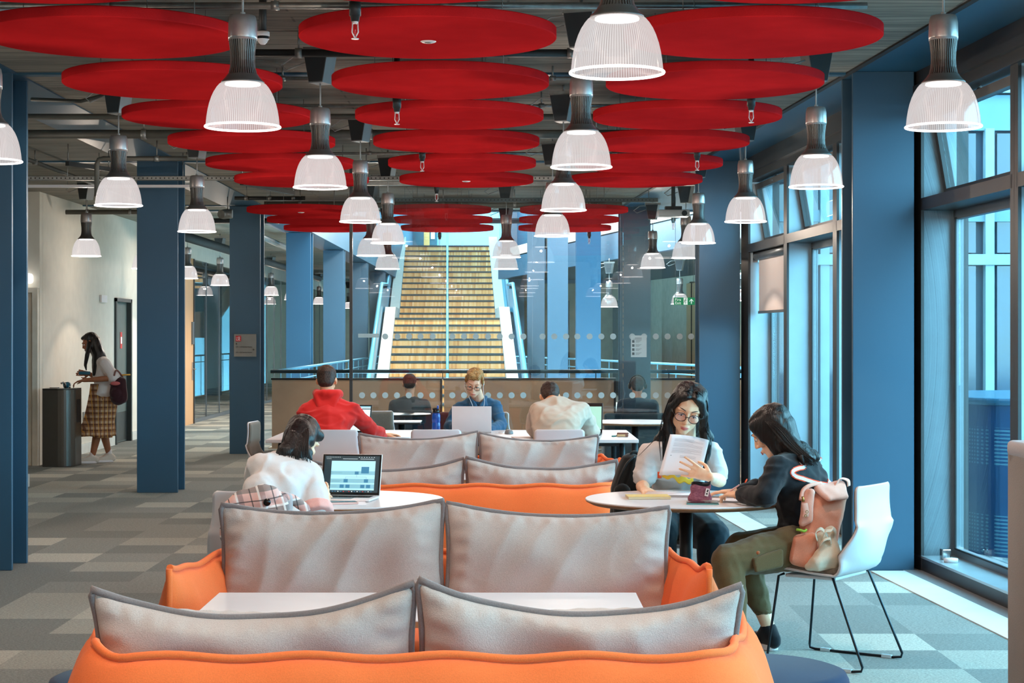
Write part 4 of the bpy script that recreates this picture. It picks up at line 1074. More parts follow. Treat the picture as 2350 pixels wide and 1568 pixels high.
# ------------------------------------------------------------------ round tables
def round_table(label, x, y, r=.5, z=.742, top='white', base=True, edge='ply_edge'):
    o = thing('round_table', label, 'table', (x, y, 0))
    f = MB(); f.lathe([(0, z), (r-.002, z), (r, z-.003), (r, z-.006), (0, z-.006)], (x, y, 0), 96, smooth=False); f.build('table_top', M[top], o, weld=True)
    f = MB(); f.lathe([(0, z-.006), (r, z-.006), (r-.004, z-.013), (r-.03, z-.026), (0, z-.026)], (x, y, 0), 96); f.build('edge_band', M[edge], o)
    f = MB(); f.tube([(x, y, .02), (x, y, z-.026)], .033, 24); f.build('column', M['black'], o)
    f = MB(); f.lathe([(0, .02), (.2, .018), (.27, .01), (.28, 0)], (x, y, 0), 48); f.build('base', M['black'], o)
    return o
TL = (-.82, 8.95); TR = (.882, 8.97)
round_table('round white table with the open laptop and phone', *TL)
round_table('round white table with papers and pencil pouch', *TR)

# ------------------------------------------------------------------ shell chair on a sled frame
def shell_profile(t):
    """t 0 front of the seat .. 1 top of the back; returns (y, z): +y is the front"""
    P_ = [(.235, .435), (.20, .455), (.10, .448), (0, .438), (-.10, .435), (-.165, .455), (-.205, .51), (-.218, .60), (-.212, .70), (-.208, .785), (-.210, .852)]
    q = t*(len(P_)-1); i = min(int(q), len(P_)-2); f = q-i
    a, b, c, d = P_[max(i-1, 0)], P_[i], P_[i+1], P_[min(i+2, len(P_)-1)]
    def cr(k): return .5*((2*b[k])+(-a[k]+c[k])*f+(2*a[k]-5*b[k]+4*c[k]-d[k])*f*f+(-a[k]+3*b[k]-3*c[k]+d[k])*f**3)
    return cr(0), cr(1)
def shell_half(t):
    if t < .06: return .20+.03*(t/.06)**.5
    if t < .45: return .23
    if t < .58: return .235
    f = min(1, (t-.58)/.30); f = f*f*(3-2*f)
    return .235-.047*f
def shell_pt(t, u, off=0.0, inset=0.0):
    y, z = shell_profile(t); y2, z2 = shell_profile(min(1, t+.01)); y1, z1 = shell_profile(max(0, t-.01))
    ty, tz = y2-y1, z2-z1; L = math.hypot(ty, tz); ny, nz = tz/L, -ty/L      # normal to the sitter side is (+ny?,+nz)
    if nz < 0 or (abs(nz) < .3 and ny < 0): ny, nz = (-ny, -nz) if nz < -.3 or ny < 0 else (ny, nz)
    hw = shell_half(t)-inset
    lift = .0
    if .40 < t < .78: lift = .075*math.sin(PI*(t-.40)/.38)**1.4
    elif t >= .78: lift = .012
    k = abs(u)**2.6*lift
    x = hw*u
    # rounded top corners
    if t > .955: 
        c_ = (t-.955)/.045; x *= 1-.12*c_*c_
    return V((x, y+ny*(k+off), z+nz*(k+off)+(.004*abs(u)**3 if t < .40 else 0)))
def make_chair(label, X, Y, rz, pad=True, group='white shell chairs'):
    o = thing('shell_chair', label, 'chair', (X, Y, 0), rz, group); R = wm(o)
    f = MB(); f.grid(lambda a, b: R @ shell_pt(a, b*2-1), 60, 20); f.build('shell', M['plastic'], o, solid=.011, subsurf=0, bevel=0)
    if pad:
        f = MB()
        def pp(a, b):
            t = .03+a*.955; e = (1-abs(b*2-1)**10)**.5*(1-abs(a*2-1)**30)**.5
            return R @ shell_pt(t, (b*2-1), .008+(.026 if t < .45 else .016)*e, .008)
        f.grid(pp, 60, 20); f.build('seat_pad', M['pad'], o, solid=.006)
    r = .0062
    for s_ in (-1, 1):
        x = s_*.20; xo = s_*.232
        pts = [(x*.9, .17, .425), (x, .19, .415), (xo, .235, .03), (xo, .232, .012), (xo, .205, .0065), (xo, -.20, .0065), (xo, -.242, .012), (xo, -.248, .03), (x, -.09, .415), (x*.85, -.07, .428)]
        f = MB(); f.tube([R @ V(p) for p in pts], r, 10); f.build('sled_leg', M['darkwire'], o)
        for yy in (.15, -.17):
            f = MB(); f.box(xo-.009, xo+.009, yy-.025, yy+.025, .001, .016, R); f.build('glide', plain('clear glide', rgb(190, 205, 210), .2, var=0) if 'glide' not in M else M['glide'], o)
    f = MB()
    f.box(-.175, .175, -.09, .17, .408, .424, R); f.build('under_frame', M['plastic'], o, bevel=.006)
    return o
M['glide'] = plain('clear glide', rgb(190, 205, 210), .2, var=0)
def face(dx, dy): return math.atan2(-dx, dy)       # rotation that turns +y towards (dx,dy)
CH = {}
CH['R'] = make_chair('white shell chair with black sled legs, pink backpack on its seat', 1.548, 8.60, face(-.82, .57))
def chair(key, label, X, Y, rz): CH[key] = dup(CH['R'], (X, Y, 0), rz, label, 'white shell chairs'); return CH[key]
chair('L', 'white shell chair with a plaid jacket over its back', -1.10, 8.27, face(.22, 1))
chair('G', 'white shell chair under the student reading papers', .90, 9.86, face(0, -1))
chair('H', 'white shell chair under the man in the red hoodie', -1.30, 13.70, face(.05, 1))
chair('E', 'empty white shell chair at the long table, its back right of the red hoodie', PX(998, 13.3), 13.72, face(0, 1))
chair('B', 'white shell chair under the man in the beige sweater', PX(1286, 13.3), 13.72, face(0, 1))
chair('S', 'white shell chair turned sideways at the left end of the long table', -1.89, 14.78, face(1, -.10))
chair('D', 'white shell chair of the man in the denim shirt', PX(1118, 16.4), 16.50, face(-.05, -1))
chair('U', 'shell chair with taupe pad facing the viewer beyond the long table', PX(862, 16.8), 16.75, face(.15, -1))

# ------------------------------------------------------------------ long table
o = thing('long_table', 'long white work table where three men sit', 'table', (-.45, 14.85, 0))
f = MB(); f.box(-1.90, 1.02, 14.14, 15.60, .715, .742); f.build('table_top', M['white'], o, bevel=.004)
for x in (-1.8, .9):
    f = MB(); f.tube([(x, 14.28, .0), (x, 14.28, .66), (x, 14.31, .695), (x, 15.43, .695), (x, 15.46, .66), (x, 15.46, 0)], .022, 10); f.build('leg_frame', M['black'], o)
f = MB(); f.box(-1.8, .9, 14.80, 14.84, .67, .71); f.box(-1.8, .9, 14.3, 14.33, .68, .712); f.build('cross_rail', M['black'], o)
# tables beyond it
round_table('round white table in front of the glass at the right', PX(1457, 17.2), 17.2, .44, .742)
def square_table(label, x, y, w_, z=.742):
    o = thing('square_table', label, 'table', (x, y, 0))
    f = MB(); f.box(x-w_, x+w_, y-w_*.8, y+w_*.8, z-.012, z); f.build('table_top', M['white'], o, bevel=.003)
    f = MB(); f.box(x-w_+.004, x+w_-.004, y-w_*.8+.004, y+w_*.8-.004, z-.026, z-.012); f.build('edge_band', M['gasket'], o)
    f = MB(); f.tube([(x, y, .02), (x, y, z-.02)], .03, 16); f.lathe([(0, .02), (.24, .012), (.25, 0)], (x, y, 0), 32); f.build('pedestal', M['black'], o)
square_table('small white table behind the red hoodie man\'s laptop', PX(920, 17.2), 17.3, .19)
M['bluegrey_top'] = plain('slate blue laminate', rgb(34, 52, 62), .4)
round_table('dark round table behind the glass, left of the blue bottle', PX(922, 19.3), 19.35, .31, .725, 'bluegrey_top', edge='gasket')
# booths behind the glass
def booth(label, x0, x1, y0, zt, mat, cat='booth'):
    o = thing('booth_seat', label, cat, ((x0+x1)/2, y0, 0))
    f = MB(); f.rbox(x0, x1, y0, y0+.12, .12, zt, .035); f.build('backrest', mat, o)
    f = MB(); f.rbox(x0, x1, y0+.1, y0+.62, .12, .44, .04); f.build('seat', mat, o)
    f = MB(); f.box(x0+.05, x1-.05, y0+.06, y0+.55, 0, .12); f.build('plinth', M['black'], o)
booth('dark navy booth seat behind the glass on the left', PX(873, 19.8), PX(1003, 19.8), 19.72, PZ(946, 19.8), M['navy_dark'])
booth('maroon booth seat behind the glass beside the blue bottle', PX(1006, 19.8), PX(1052, 19.8), 19.74, PZ(946, 19.8), M['maroon'])
booth('dark navy booth seat behind the glass on the right', PX(1386, 19.8), PX(1532, 19.8), 19.72, PZ(948, 19.8), M['navy_dark'])
# taupe booth cut by the right edge
o = thing('high_back_booth', 'taupe upholstered high-backed booth cut off by the right picture edge', 'booth', (2.3, 6.6, 0))
zt = PZ(1018, 6.9)
f = MB(); f.rbox(PX(2317, 6.9), 2.13, 6.0, 6.95, .1, zt, .03, 4); f.build('side_panel', M['booth'], o)
f = MB(); f.rbox(PX(2317, 6.9)-.006, 2.136, 6.02, 6.93, zt-.05, zt+.012, .02, 3); f.build('top_edge', fabric('pale booth edging', rgb(172, 168, 174), .06), o)
f = MB(); f.rbox(2.12, 2.5, 6.1, 6.9, .1, .44, .04); f.build('seat', M['booth'], o)
f = MB(); f.box(PX(2317, 6.9)+.04, 2.48, 6.05, 6.9, 0, .1); f.build('plinth', M['black'], o)

# ------------------------------------------------------------------ water fountain
o = thing('water_fountain', 'grey metal drinking fountain with curved front beside the walking woman', 'drinking fountain', (-5.43, 21.75, 0))
x0, x1 = PX(94, 21.5)+.0, PX(168, 21.5)
mt = plain('satin steel cladding', rgb(96, 94, 90), .32, metal=.75, var=.04, vscale=2)
pts = [(x0, 21.92), (x0, 21.56), (x0+.01, 21.53), (x0+.2, 21.50)]
for k in range(9):
    a = -PI/2+PI/2*k/8; pts.append((x1-.14+.14*math.cos(a), 21.64+.14*math.sin(a)))
pts.append((x1, 21.92))
f = MB(); f.prism([(x, y, .0) for x, y in pts], (0, 0, .92)); f.build('cabinet', mt, o, bevel=.006)
f = MB(); f.prism([(x*1.0, y-.004, .92) for x, y in pts], (0, 0, .012)); f.build('basin_top', plain('dark basin top', rgb(60, 60, 58), .3, metal=.7), o)
f = MB(); f.tube([(x0+.24, 21.7, .93), (x0+.24, 21.7, .985), (x0+.22, 21.68, 1.0), (x0+.20, 21.66, .99)], .012, 10); f.tube([(x0+.29, 21.72, .93), (x0+.29, 21.72, .965)], .01, 8); f.build('spout', M['chrome'], o)
f = MB(); f.box(x0+.07, x0+.17, 21.62, 21.7, .93, .945); f.build('push_plate', M['chrome'], o, bevel=.004)
f = MB(); f.box(x1-.015, x1+.004, 21.68, 21.84, .52, .80); f.build('side_recess', M['gasket'], o)
# ------------------------------------------------------------------ things on the tables
def laptop(label, pos, rz, w_=.305, d_=.212, open_=1.92, screen=None, lid=None, z=.742):
    """pos: hinge centre on the table. local +y points from the user to the hinge"""
    o = thing('laptop', label, 'laptop', (pos[0], pos[1], z), rz); R = wm(o); lid = lid or M['laptop']
    f = MB(); f.rbox(-w_/2, w_/2, -d_, 0, .001, .013, .005, 2, R); b = f.build('base', lid, o)
    f = MB(); f.box(-w_*.42, w_*.42, -d_*.56, -d_*.1, .0132, .0142, R); f.build('keyboard', M['screen_black'], b)
    f = MB(); f.box(-w_*.18, w_*.18, -d_*.95, -d_*.6, .0131, .0137, R); f.build('trackpad', M['frame'], b)
    L = R @ Matrix.Translation((0, .002, .012)) @ Matrix.Rotation(open_-PI/2, 4, 'X').inverted()
    # lid: x right, z up along the lid, front towards -y
    f = MB(); f.rbox(-w_/2, w_/2, 0, .006, 0, d_, .0028, 2, L); l = f.build('lid', lid, o)
    f = MB(); f.box(-w_/2+.003, w_/2-.003, -.001, .0, .003, d_-.003, L); f.build('bezel', M['screen_black'], l)
    if screen: screen(l, L, w_, d_)
    return o
SCR = dict(bg=emissive('screen pale cyan', rgb(158, 205, 214), .62), band=emissive('screen band blue', rgb(120, 172, 186), .55), node=emissive('screen node blue', rgb(48, 112, 146), .55), dark=emissive('screen dark toolbar', rgb(30, 50, 58), .5), white=emissive('screen text white', rgb(210, 225, 228), .6), line=emissive('screen line', rgb(90, 130, 144), .5), red=emissive('screen icon red', rgb(190, 50, 60), .5), green=emissive('screen icon green', rgb(60, 140, 90), .5), blue=emissive('screen page blue', rgb(190, 224, 240), .8))
def screen_chart(l, L, w_, d_):
    W2, H0, H1 = w_/2-.012, .016, d_-.01
    def B(name, m_, rects, lay=1):
        f = MB()
        for (a, b, c, d) in rects:     # 0..1 across, 0..1 up
            f.box(-W2+2*W2*a, -W2+2*W2*b, -.0012-.0002*lay, -.001, H0+(H1-H0)*c, H0+(H1-H0)*d, L)
        return f.build(name, m_, l)
    B('display', SCR['dark'], [(0, 1, 0, 1)], 1)
    B('page', SCR['bg'], [(.13, .93, .06, .86)], 2)
    B('chart_band', SCR['band'], [(.13, .93, .48, .58), (.13, .93, .26, .37), (.13, .93, .11, .22)], 3)
    B('chart_node', SCR['node'], [(.68, .82, .52, .70), (.565, .635, .49, .57), (.37, .445, .27, .36), (.74, .815, .27, .36), (.305, .38, .12, .21), (.41, .485, .12, .21), (.68, .755, .12, .21), (.785, .86, .12, .21)], 4)
    B('chart_line', SCR['line'], [(.40, .78, .415, .42), (.598, .602, .42, .48), (.40, .404, .37, .415), (.776, .78, .37, .415), (.15, .33, .53, .535), (.15, .33, .32, .325), (.15, .3, .29, .295), (.15, .25, .165, .17)], 4)
    B('menu_text', SCR['white'], [(.03+.03*i, .045+.03*i, .955, .965) for i in range(9)]+[(.62+.045*i, .64+.045*i, .955, .965) for i in range(7)]+[(.03, .12, .915, .92), (.33, .6, .91, .918), (.65, .9, .91, .918)], 3)
    B('dock_icon', SCR['node'], [(.12+.05*i, .14+.05*i, .012, .034) for i in (1, 2, 4, 9, 11, 13, 15)], 3)
    B('dock_icon', SCR['red'], [(.12+.05*i, .14+.05*i, .012, .034) for i in (5, 7, 12)], 3)
    B('dock_icon', SCR['white'], [(.12+.05*i, .14+.05*i, .012, .034) for i in (3, 8, 10, 14)], 3)
def screen_page(l, L, w_, d_):
    W2 = w_/2-.01
    f = MB(); f.box(-W2, W2, -.0014, -.001, .014, d_-.012, L); f.build('display', SCR['blue'], l)
    f = MB(); f.box(-W2, W2, -.0016, -.0014, d_-.04, d_-.032, L); f.build('toolbar', SCR['dark'], l)
    f = MB(); f.box(-W2, W2, -.0016, -.0014, d_-.024, d_-.012, L); f.build('toolbar', SCR['band'], l)
def screen_green(l, L, w_, d_):
    W2 = w_/2-.01
    f = MB(); f.box(-W2, W2, -.0014, -.001, .03, d_-.03, L); f.build('display', emissive('screen pale green', rgb(150, 190, 170), .6), l)
    f = MB(); f.box(-W2*.9, W2*.2, -.0016, -.0014, .05, d_-.06, L); f.build('page', SCR['white'], l)
# left table
laptop('open laptop showing a blue chart on the left round table', (PX(802, 8.98), 8.99), -.16, .305, .212, 1.86, screen_chart)
ph = P(790, 1162, 8.62)
def slab(name, label, cat, cx, cy, z, w_, d_, t, rz, mat, parent=None, bev=.002):
    R = Matrix.Translation((cx, cy, z)) @ Matrix.Rotation(rz, 4, 'Z')
    f = MB(); f.box(-w_/2, w_/2, -d_/2, d_/2, 0, t, R); o = f.build(name, mat, parent, bevel=bev)
    if label: tag(o, label, cat)
    return o
T = .742
o = slab('phone', 'phone in a pale pink case beside the laptop on the left round table', 'phone', -.795, 8.63, T+.004, .15, .075, .010, .25, plain('pale pink case', rgb(222, 182, 174), .5))
slab('screen', None, None, -.795, 8.63, T+.014, .14, .066, .0012, .25, M['screen_black'], o)
o = slab('paper_sheet', 'white paper sheets under the phone on the left round table', 'paper', -.83, 8.68, T+.0005, .29, .2, .0025, .12, M['paper'], bev=0)
# right table
o = slab('phone', 'black phone at the near edge of the right round table', 'phone', PX(1612, 8.66), 8.66, T+.001, .15, .072, .009, -.06, M['screen_black'])
slab('case', None, None, PX(1612, 8.66), 8.66, T+.0005, .154, .076, .006, -.06, plain('teal phone case', rgb(110, 170, 168), .3), o)
o = slab('notebook', 'cream notebook on the left side of the right round table', 'notebook', PX(1487, 8.98), 8.98, T+.0005, .21, .145, .012, .05, M['cream'])
slab('cover', None, None, PX(1487, 8.98), 8.98, T+.0125, .212, .147, .0012, .05, plain('yellow cover edge', rgb(226, 196, 120), .7), o)
def sheets(name, label, cx, cy, rz, n=5, w_=.21, d_=.297, z=T, mat=None):
    f = MB()
    for k in range(n):
        R = Matrix.Translation((cx+random.uniform(-.006, .006), cy+random.uniform(-.006, .006), z+.0012*k)) @ Matrix.Rotation(rz+random.uniform(-.06, .06), 4, 'Z')
        f.grid(lambda a, b: R @ V((w_*(a-.5), d_*(b-.5), .001+.006*(abs(a-.5)*2)**3*random.uniform(.3, .4)*(k+1)/n)), 8, 2)
    o = f.build(name, mat or M['paper'], None, solid=.0006); tag(o, label, 'papers'); return o
sheets('paper_stack', 'loose white papers in front of the reading student', PX(1552, 9.1), 9.13, 1.5, 8)
sheets('paper_stack', 'white worksheet pages under the black sleeve on the right round table', PX(1668, 8.86), 8.86, 1.2, 4)
o = sheets('magazine', 'open magazine with pale blue swirled pages on the right round table', PX(1672, 9.17), 9.14, 1.45, 3, .21, .36)
s = N('pale blue swirled print'); wv = s.new('ShaderNodeTexWave', Scale=5.0, Distortion=9.0, Detail=2.0); s.link(s.coord(), wv.inputs['Vector'])
s.link(s.ramp(wv.outputs['Fac'], [(0.2, rgb(60, 150, 205)), (.45, rgb(150, 205, 228)), (.8, rgb(226, 238, 242))]), s.b.inputs['Base Color']); s.b.inputs['Roughness'].default_value = .35
o.data.materials.clear(); o.data.materials.append(s.m)
# pencil pouch
px_, py_ = PX(1606, 8.84), 8.84
s = N('mauve woven cloth'); wv = s.new('ShaderNodeTexWave', Scale=60.0, Distortion=3.0); s.link(s.coord(scale=(1, 1, .3)), wv.inputs['Vector'])
s.link(s.ramp(s.math('ADD', s.math('MULTIPLY', wv.outputs['Fac'], .3), s.math('MULTIPLY', s.noise(s.coord(scale=(1, 1, 4)), 60), .7)), [(.3, rgb(104, 52, 74)), (.6, rgb(160, 98, 118)), (.8, rgb(196, 142, 152))]), s.b.inputs['Base Color']); s.b.inputs['Roughness'].default_value = .9
po = thing('pencil_pouch', 'mauve woven standing pencil pouch with black top', 'pouch', (px_, py_, T))
def ring_fn(a, b):
    t = 2*PI*a; z = b*.078; w_ = .056-.012*b+.004*math.sin(b*9); sq = .75
    x = w_*math.copysign(abs(math.cos(t))**sq, math.cos(t)); y = (w_*.7)*math.copysign(abs(math.sin(t))**sq, math.sin(t))
    return V((px_+x+.006*b*b, py_+y, T+.001+z+.004*math.sin(t*3+2)*b))
f = MB(); f.grid(ring_fn, 48, 12, closed_u=True); f.poly([ring_fn(i/24, 0) for i in range(24)]); f.build('body', s.m, po, weld=True, solid=.002)
def ring2(a, b):
    p = ring_fn(a, 1.0); c = V((px_+.006, py_, p.z)); q = c.lerp(p, 1.03-.02*b); q.z += .012*b+.003*math.sin(2*PI*a*2+1); return q
f = MB(); f.grid(ring2, 48, 3, closed_u=True); f.build('black_rim', fabric('black pouch lining', rgb(22, 22, 26), .1), po, solid=.002)
f = MB(); f.poly([ring2(i/32, .3) for i in range(32)]); f.build('lining', fabric('dark pouch inside', rgb(14, 14, 18), .1), po)
Rl = Matrix.Translation((px_+.026, py_-.0405, T+.026)) @ Matrix.Rotation(.22, 4, 'Y')
f = MB(); f.box(-.008, .010, -.002, .001, 0, .038, Rl); lb = f.build('label_tag', M['paper'], po)
f = MB(); f.poly([Rl @ V((.001+(.0065 if k % 2 else .003)*math.sin(2*PI*k/10), -.0025, .012+(.0065 if k % 2 else .003)*math.cos(2*PI*k/10))) for k in range(10)]); f.poly([Rl @ V(p) for p in ((-.003, -.0025, .022), (.004, -.0025, .02), (.006, -.0025, .032), (0, -.0025, .034))]); f.build('star_mark', M['gasket'], lb)
# long table
def lid_back(*a): pass
laptop('silver laptop with its lid towards the viewer, used by the man in the denim shirt', (PX(1083, 15.15), 15.10), PI, .33, .225, 1.87, None)
laptop('black framed laptop in front of the man in the red hoodie', (PX(800, 14.9), 15.0), -.28, .35, .235, 1.83, screen_page, plain('graphite laptop', rgb(52, 58, 60), .4))
laptop('dark laptop with a pale green screen right of the man in the beige sweater', (PX(1333, 14.9), 14.95), -.12, .36, .25, 1.80, screen_green, plain('dark laptop', rgb(34, 36, 40), .35))
# bottle
b = (PX(1001, 15.25), 15.25)
bo = thing('water_bottle', 'blue translucent sports bottle on the long table', 'bottle', (b[0], b[1], T))
mb_ = plain('blue translucent plastic', rgb(16, 84, 190), .12, spec=.8, var=.1); mb_.node_tree.nodes['Principled BSDF'].inputs['Transmission Weight'].default_value = .35
f = MB(); f.lathe([(0, .002), (.033, .002), (.036, .01), (.036, .07), (.033, .078), (.033, .085), (.036, .093), (.036, .14), (.031, .158), (.022, .165), (0, .165)], (b[0], b[1], T), 32); f.build('body', mb_, bo)
f = MB(); f.lathe([(0, .163), (.028, .163), (.03, .17), (.027, .19), (.012, .196), (0, .196)], (b[0], b[1], T), 24); f.tube([(b[0]-.03, b[1], T+.19), (b[0]-.02, b[1], T+.2), (b[0]+.02, b[1], T+.195)], .007, 8); f.build('cap', M['screen_black'], bo)
f = MB(); f.tube([(b[0]+.012, b[1], T+.19), (b[0]+.014, b[1], T+.225)], .008, 8); f.build('mouthpiece', plain('blue mouthpiece', rgb(20, 70, 160), .4), bo)
# mouse
c = (PX(1168, 15.0), 14.98)
f = MB(); f.grid(lambda a, bb: V((c[0]+.036*math.cos(2*PI*a)*(1-bb**3)**.5, c[1]+.055*math.sin(2*PI*a)*(1-bb**3)**.5, T+.001+.038*bb)), 24, 10, closed_u=True)
o = f.build('computer_mouse', plain('grey mouse', rgb(120, 122, 124), .4), None, weld=True); tag(o, 'grey computer mouse right of the silver laptop', 'mouse')
f = MB(); f.box(c[0]-.002, c[0]+.002, c[1]-.04, c[1]-.01, T+.03, T+.0335); f.build('scroll_wheel', M['black'], o)
# earphone cable on the table
f = MB(); pts = [P(1138, 985, 15.1), P(1146, 984, 15.15), P(1153, 981, 15.2), P(1160, 986, 15.1), P(1152, 989, 15.0), P(1144, 986, 15.1)]
f.tube([(p.x, p.y+.05*math.sin(i*2), T+.004+.012*(i in (2, 3))) for i, p in enumerate(pts)], .0025, 6); o = f.build('cable', M['paper'], None); tag(o, 'coiled white earphone cable beside the silver laptop', 'cable')
# pencil case, pens and papers
R = Matrix.Translation((PX(1428, 14.5), 14.5, T)) @ Matrix.Rotation(-.1, 4, 'Z')
o = thing('pencil_case', 'open brown leather pencil case at the right end of the long table', 'pencil case', R.translation)
br_ = plain('brown leather', rgb(120, 74, 60), .5)
f = MB(); f.rbox(-.045, .05, -.02, .02, .002, .026, .008, 3, R); f.build('case_body', br_, o)
f = MB(); f.rbox(-.045, .05, .02, .055, .02, .034, .006, 3, R); f.build('case_flap', br_, o)
f = MB(); f.box(-.04, .025, -.021, -.02, .006, .022, R); f.build('tan_lining', plain('tan lining', rgb(200, 166, 120), .6), o)
f = MB(); f.tube([R @ V((-.085, -.01, .007)), R @ V((-.045, -.005, .008))], .006, 8); o = f.build('marker_pen', plain('teal pen', rgb(30, 120, 120), .4), None); tag(o, 'teal capped pen sticking out of the brown pencil case', 'pen')
sheets('paper_stack', 'white papers beside the red sleeve on the long table', PX(905, 14.5), 14.45, 1.3, 3)
o = slab('notebook', 'closed dark-lined notebook by the beige sleeve on the long table', 'notebook', PX(1205, 14.4), 14.4, T+.0005, .2, .14, .008, .2, M['paper'])
slab('eraser', 'small white eraser by the red hoodie man\'s chair on the long table', 'eraser', PX(818, 14.3), 14.3, T+.0005, .12, .06, .016, .3, M['white'])
# ------------------------------------------------------------------ people
SK = {'light': skin_mat('fair skin', rgb(240, 188, 158)), 'tan': skin_mat('warm skin', rgb(232, 174, 134)), 'asian': skin_mat('light warm skin', rgb(250, 204, 168)), 'brown': skin_mat('brown skin', rgb(150, 94, 64))}
HR = {'black': hair_mat('black hair', rgb(16, 14, 15), .38, hi=1.8), 'brown': hair_mat('dark brown hair', rgb(58, 40, 32), .55, (60, 60, 30), 1.7), 'blond': hair_mat('sandy blond hair', rgb(158, 118, 70), .5, (40, 40, 40), 1.5)}
eye_white = plain('eye white', rgb(232, 226, 222), .25, var=0); iris = plain('dark iris', rgb(40, 26, 20), .15, var=0)
lipm = plain('lips', rgb(206, 112, 104), .4, var=.02); browm = plain('dark brow hair', rgb(40, 30, 28), .8)
def Q(M4): return M4.to_quaternion()
def head_shape(bl, Hm, s=1.0, ears=True, jaw=1.0):
    p = lambda x, y, z: Hm @ (V((x, y, z))*s)
    q = Q(Hm)
    class R_:  # gives the ball helper a rotation matrix
        def to_matrix(self_): return q.to_matrix()
    r = R_()
    E = lambda c, rr: (p(*c), tuple(v*s for v in rr), r)
    bl.hull(E((0, -.018, .035), (.074, .092, .080)))
    bl.hull(E((0, -.005, .02), (.070, .082, .070)), E((0, .030, -.045), (.052*jaw, .050, .045)))
    bl.hull(E((0, .030, -.045), (.052*jaw, .050, .045)), E((0, .052, -.095), (.026*jaw, .026, .018)))
    bl.hull(E((-.038*jaw, .018, -.062), (.02, .03, .03)), E((.038*jaw, .018, -.062), (.02, .03, .03)), E((0, .054, -.094), (.02, .024, .018)))
    for sx_ in (-1, 1):
        bl.hull(E((sx_*.036, .055, -.022), (.024, .024, .022)))             # cheek
        if ears: bl.hull(E((sx_*.074, -.008, .012), (.006, .014, .016)), E((sx_*.078, -.016, .0), (.007, .016, .022)), E((sx_*.073, -.006, -.022), (.006, .009, .010)))
        bl.hull(E((sx_*.013, .090, -.030), (.009, .009, .008)))             # nostril
    bl.hull(E((-.035, .068, .026), (.02, .014, .012)), E((.035, .068, .026), (.02, .014, .012)), E((0, .076, .028), (.02, .012, .012)))   # brow
    bl.hull(E((0, .080, .014), (.008, .01, .008)), E((0, .098, -.026), (.011, .012, .010)))     # nose
    bl.hull(E((-.016, .078, -.060), (.009, .010, .009)), E((.016, .078, -.060), (.009, .010, .009)), E((0, .084, -.058), (.010, .010, .010)))
def sockets(Hm, s):
    c = [Hm @ (V((sx_*.031, .086, .004))*s) for sx_ in (-1, 1)]; b = (Hm.to_3x3() @ V((0, 1, 0)))
    def fn(co, n):
        for k in c:
            d = (co-k).length/s
            if d < .03: co = co-b*(.010*s*math.exp(-(d/.013)**2))
        return co
    return fn
def face_bits(body, Hm, s=1.0, brow=browm, lids=0.55, skin=None, lip=lipm):
    q = Hm.to_quaternion()
    for sx_ in (-1, 1):
        p = lambda x, y, z: Hm @ (V((x, y, z))*s)
        f = MB(); f.ell(p(sx_*.031, .0705, .003), (.0135*s, .0115*s, .0115*s), q, 3); e = f.build('eye', eye_white, body)
        f = MB(); f.ell(p(sx_*.030, .0785, .000), (.0058*s, .0045*s, .0058*s), q, 2); f.build('iris', iris, e)
        f = MB(); f.tube([p(sx_*(.018+.026*t), .0815-.012*abs(t-.35)**1.2+.001, .0075-.008*t+.006*math.sin(PI*t)-(1-lids)*.004) for t in [i/8 for i in range(9)]], [.0008*s+.0022*s*math.sin(PI*i/8) for i in range(9)], 6); f.build('eyelashes', iris, e)
        f = MB(); f.ell(p(sx_*.031, .0735, .010), (.0145*s, .0095*s, .007*s), q, 3); f.build('eyelid', skin or SK['light'], e)
        f = MB(); f.tube([p(sx_*(.014+.038*t), .0885-.022*t**1.6, .029+.005*math.sin(PI*t*.8)) for t in [i/8 for i in range(9)]], [.0008*s+.0015*s*math.sin(PI*min(1, i/8+.15)) for i in range(9)], 6); f.build('eyebrow', brow, body)
    f = MB()
    f.tube([Hm @ (V((-.020+.04*t, .0885+.006*math.sin(PI*t)-.002, -.0595+.0012*math.sin(PI*t*2)**2))*s) for t in [i/10 for i in range(11)]], [s*(.001+.0036*math.sin(PI*i/10)) for i in range(11)], 8)
    f.tube([Hm @ (V((-.017+.034*t, .0875+.006*math.sin(PI*t)-.002, -.0665-.001*math.sin(PI*t)))*s) for t in [i/10 for i in range(11)]], [s*(.001+.0042*math.sin(PI*i/10)) for i in range(11)], 8)
    f.build('mouth', lip, body)
def spectacles(label, Hm, s, col, lens_r=(.023, .019), lensm=None, sq=1.0):
    p = lambda x, y, z: Hm @ (V((x, y, z))*s)
    o = thing('glasses', label, 'glasses', p(0, .1, 0))
    f = MB()
    for sx_ in (-1, 1):
        ring = []
        for k in range(32):
            a = 2*PI*k/32; cx, cz = math.copysign(abs(math.cos(a))**sq, math.cos(a)), math.copysign(abs(math.sin(a))**sq, math.sin(a))
            ring.append(p(sx_*.033+lens_r[0]*cx, .1005-.006*abs(sx_*.033+lens_r[0]*cx)/.055, -.002+lens_r[1]*cz))
        f.tube(ring, .0016*s, 6, closed=True)
        f.tube([p(sx_*.056, .095, .004), p(sx_*.074, .080, .005), p(sx_*.079, .03, .006), p(sx_*.079, -.01, .006)], .0016*s, 6)
    f.tube([p(-.011, .1, .002), p(0, .103, .006), p(.011, .1, .002)], .0016*s, 6)
    fr = f.build('frame', col, o)
    if lensm:
        for sx_ in (-1, 1):
            f = MB(); f.poly([p(sx_*.033+lens_r[0]*.96*math.cos(2*PI*k/28), .0985-.004, -.002+lens_r[1]*.96*math.sin(2*PI*k/28)) for k in range(28)]); f.build('lens', lensm, o)
    return o
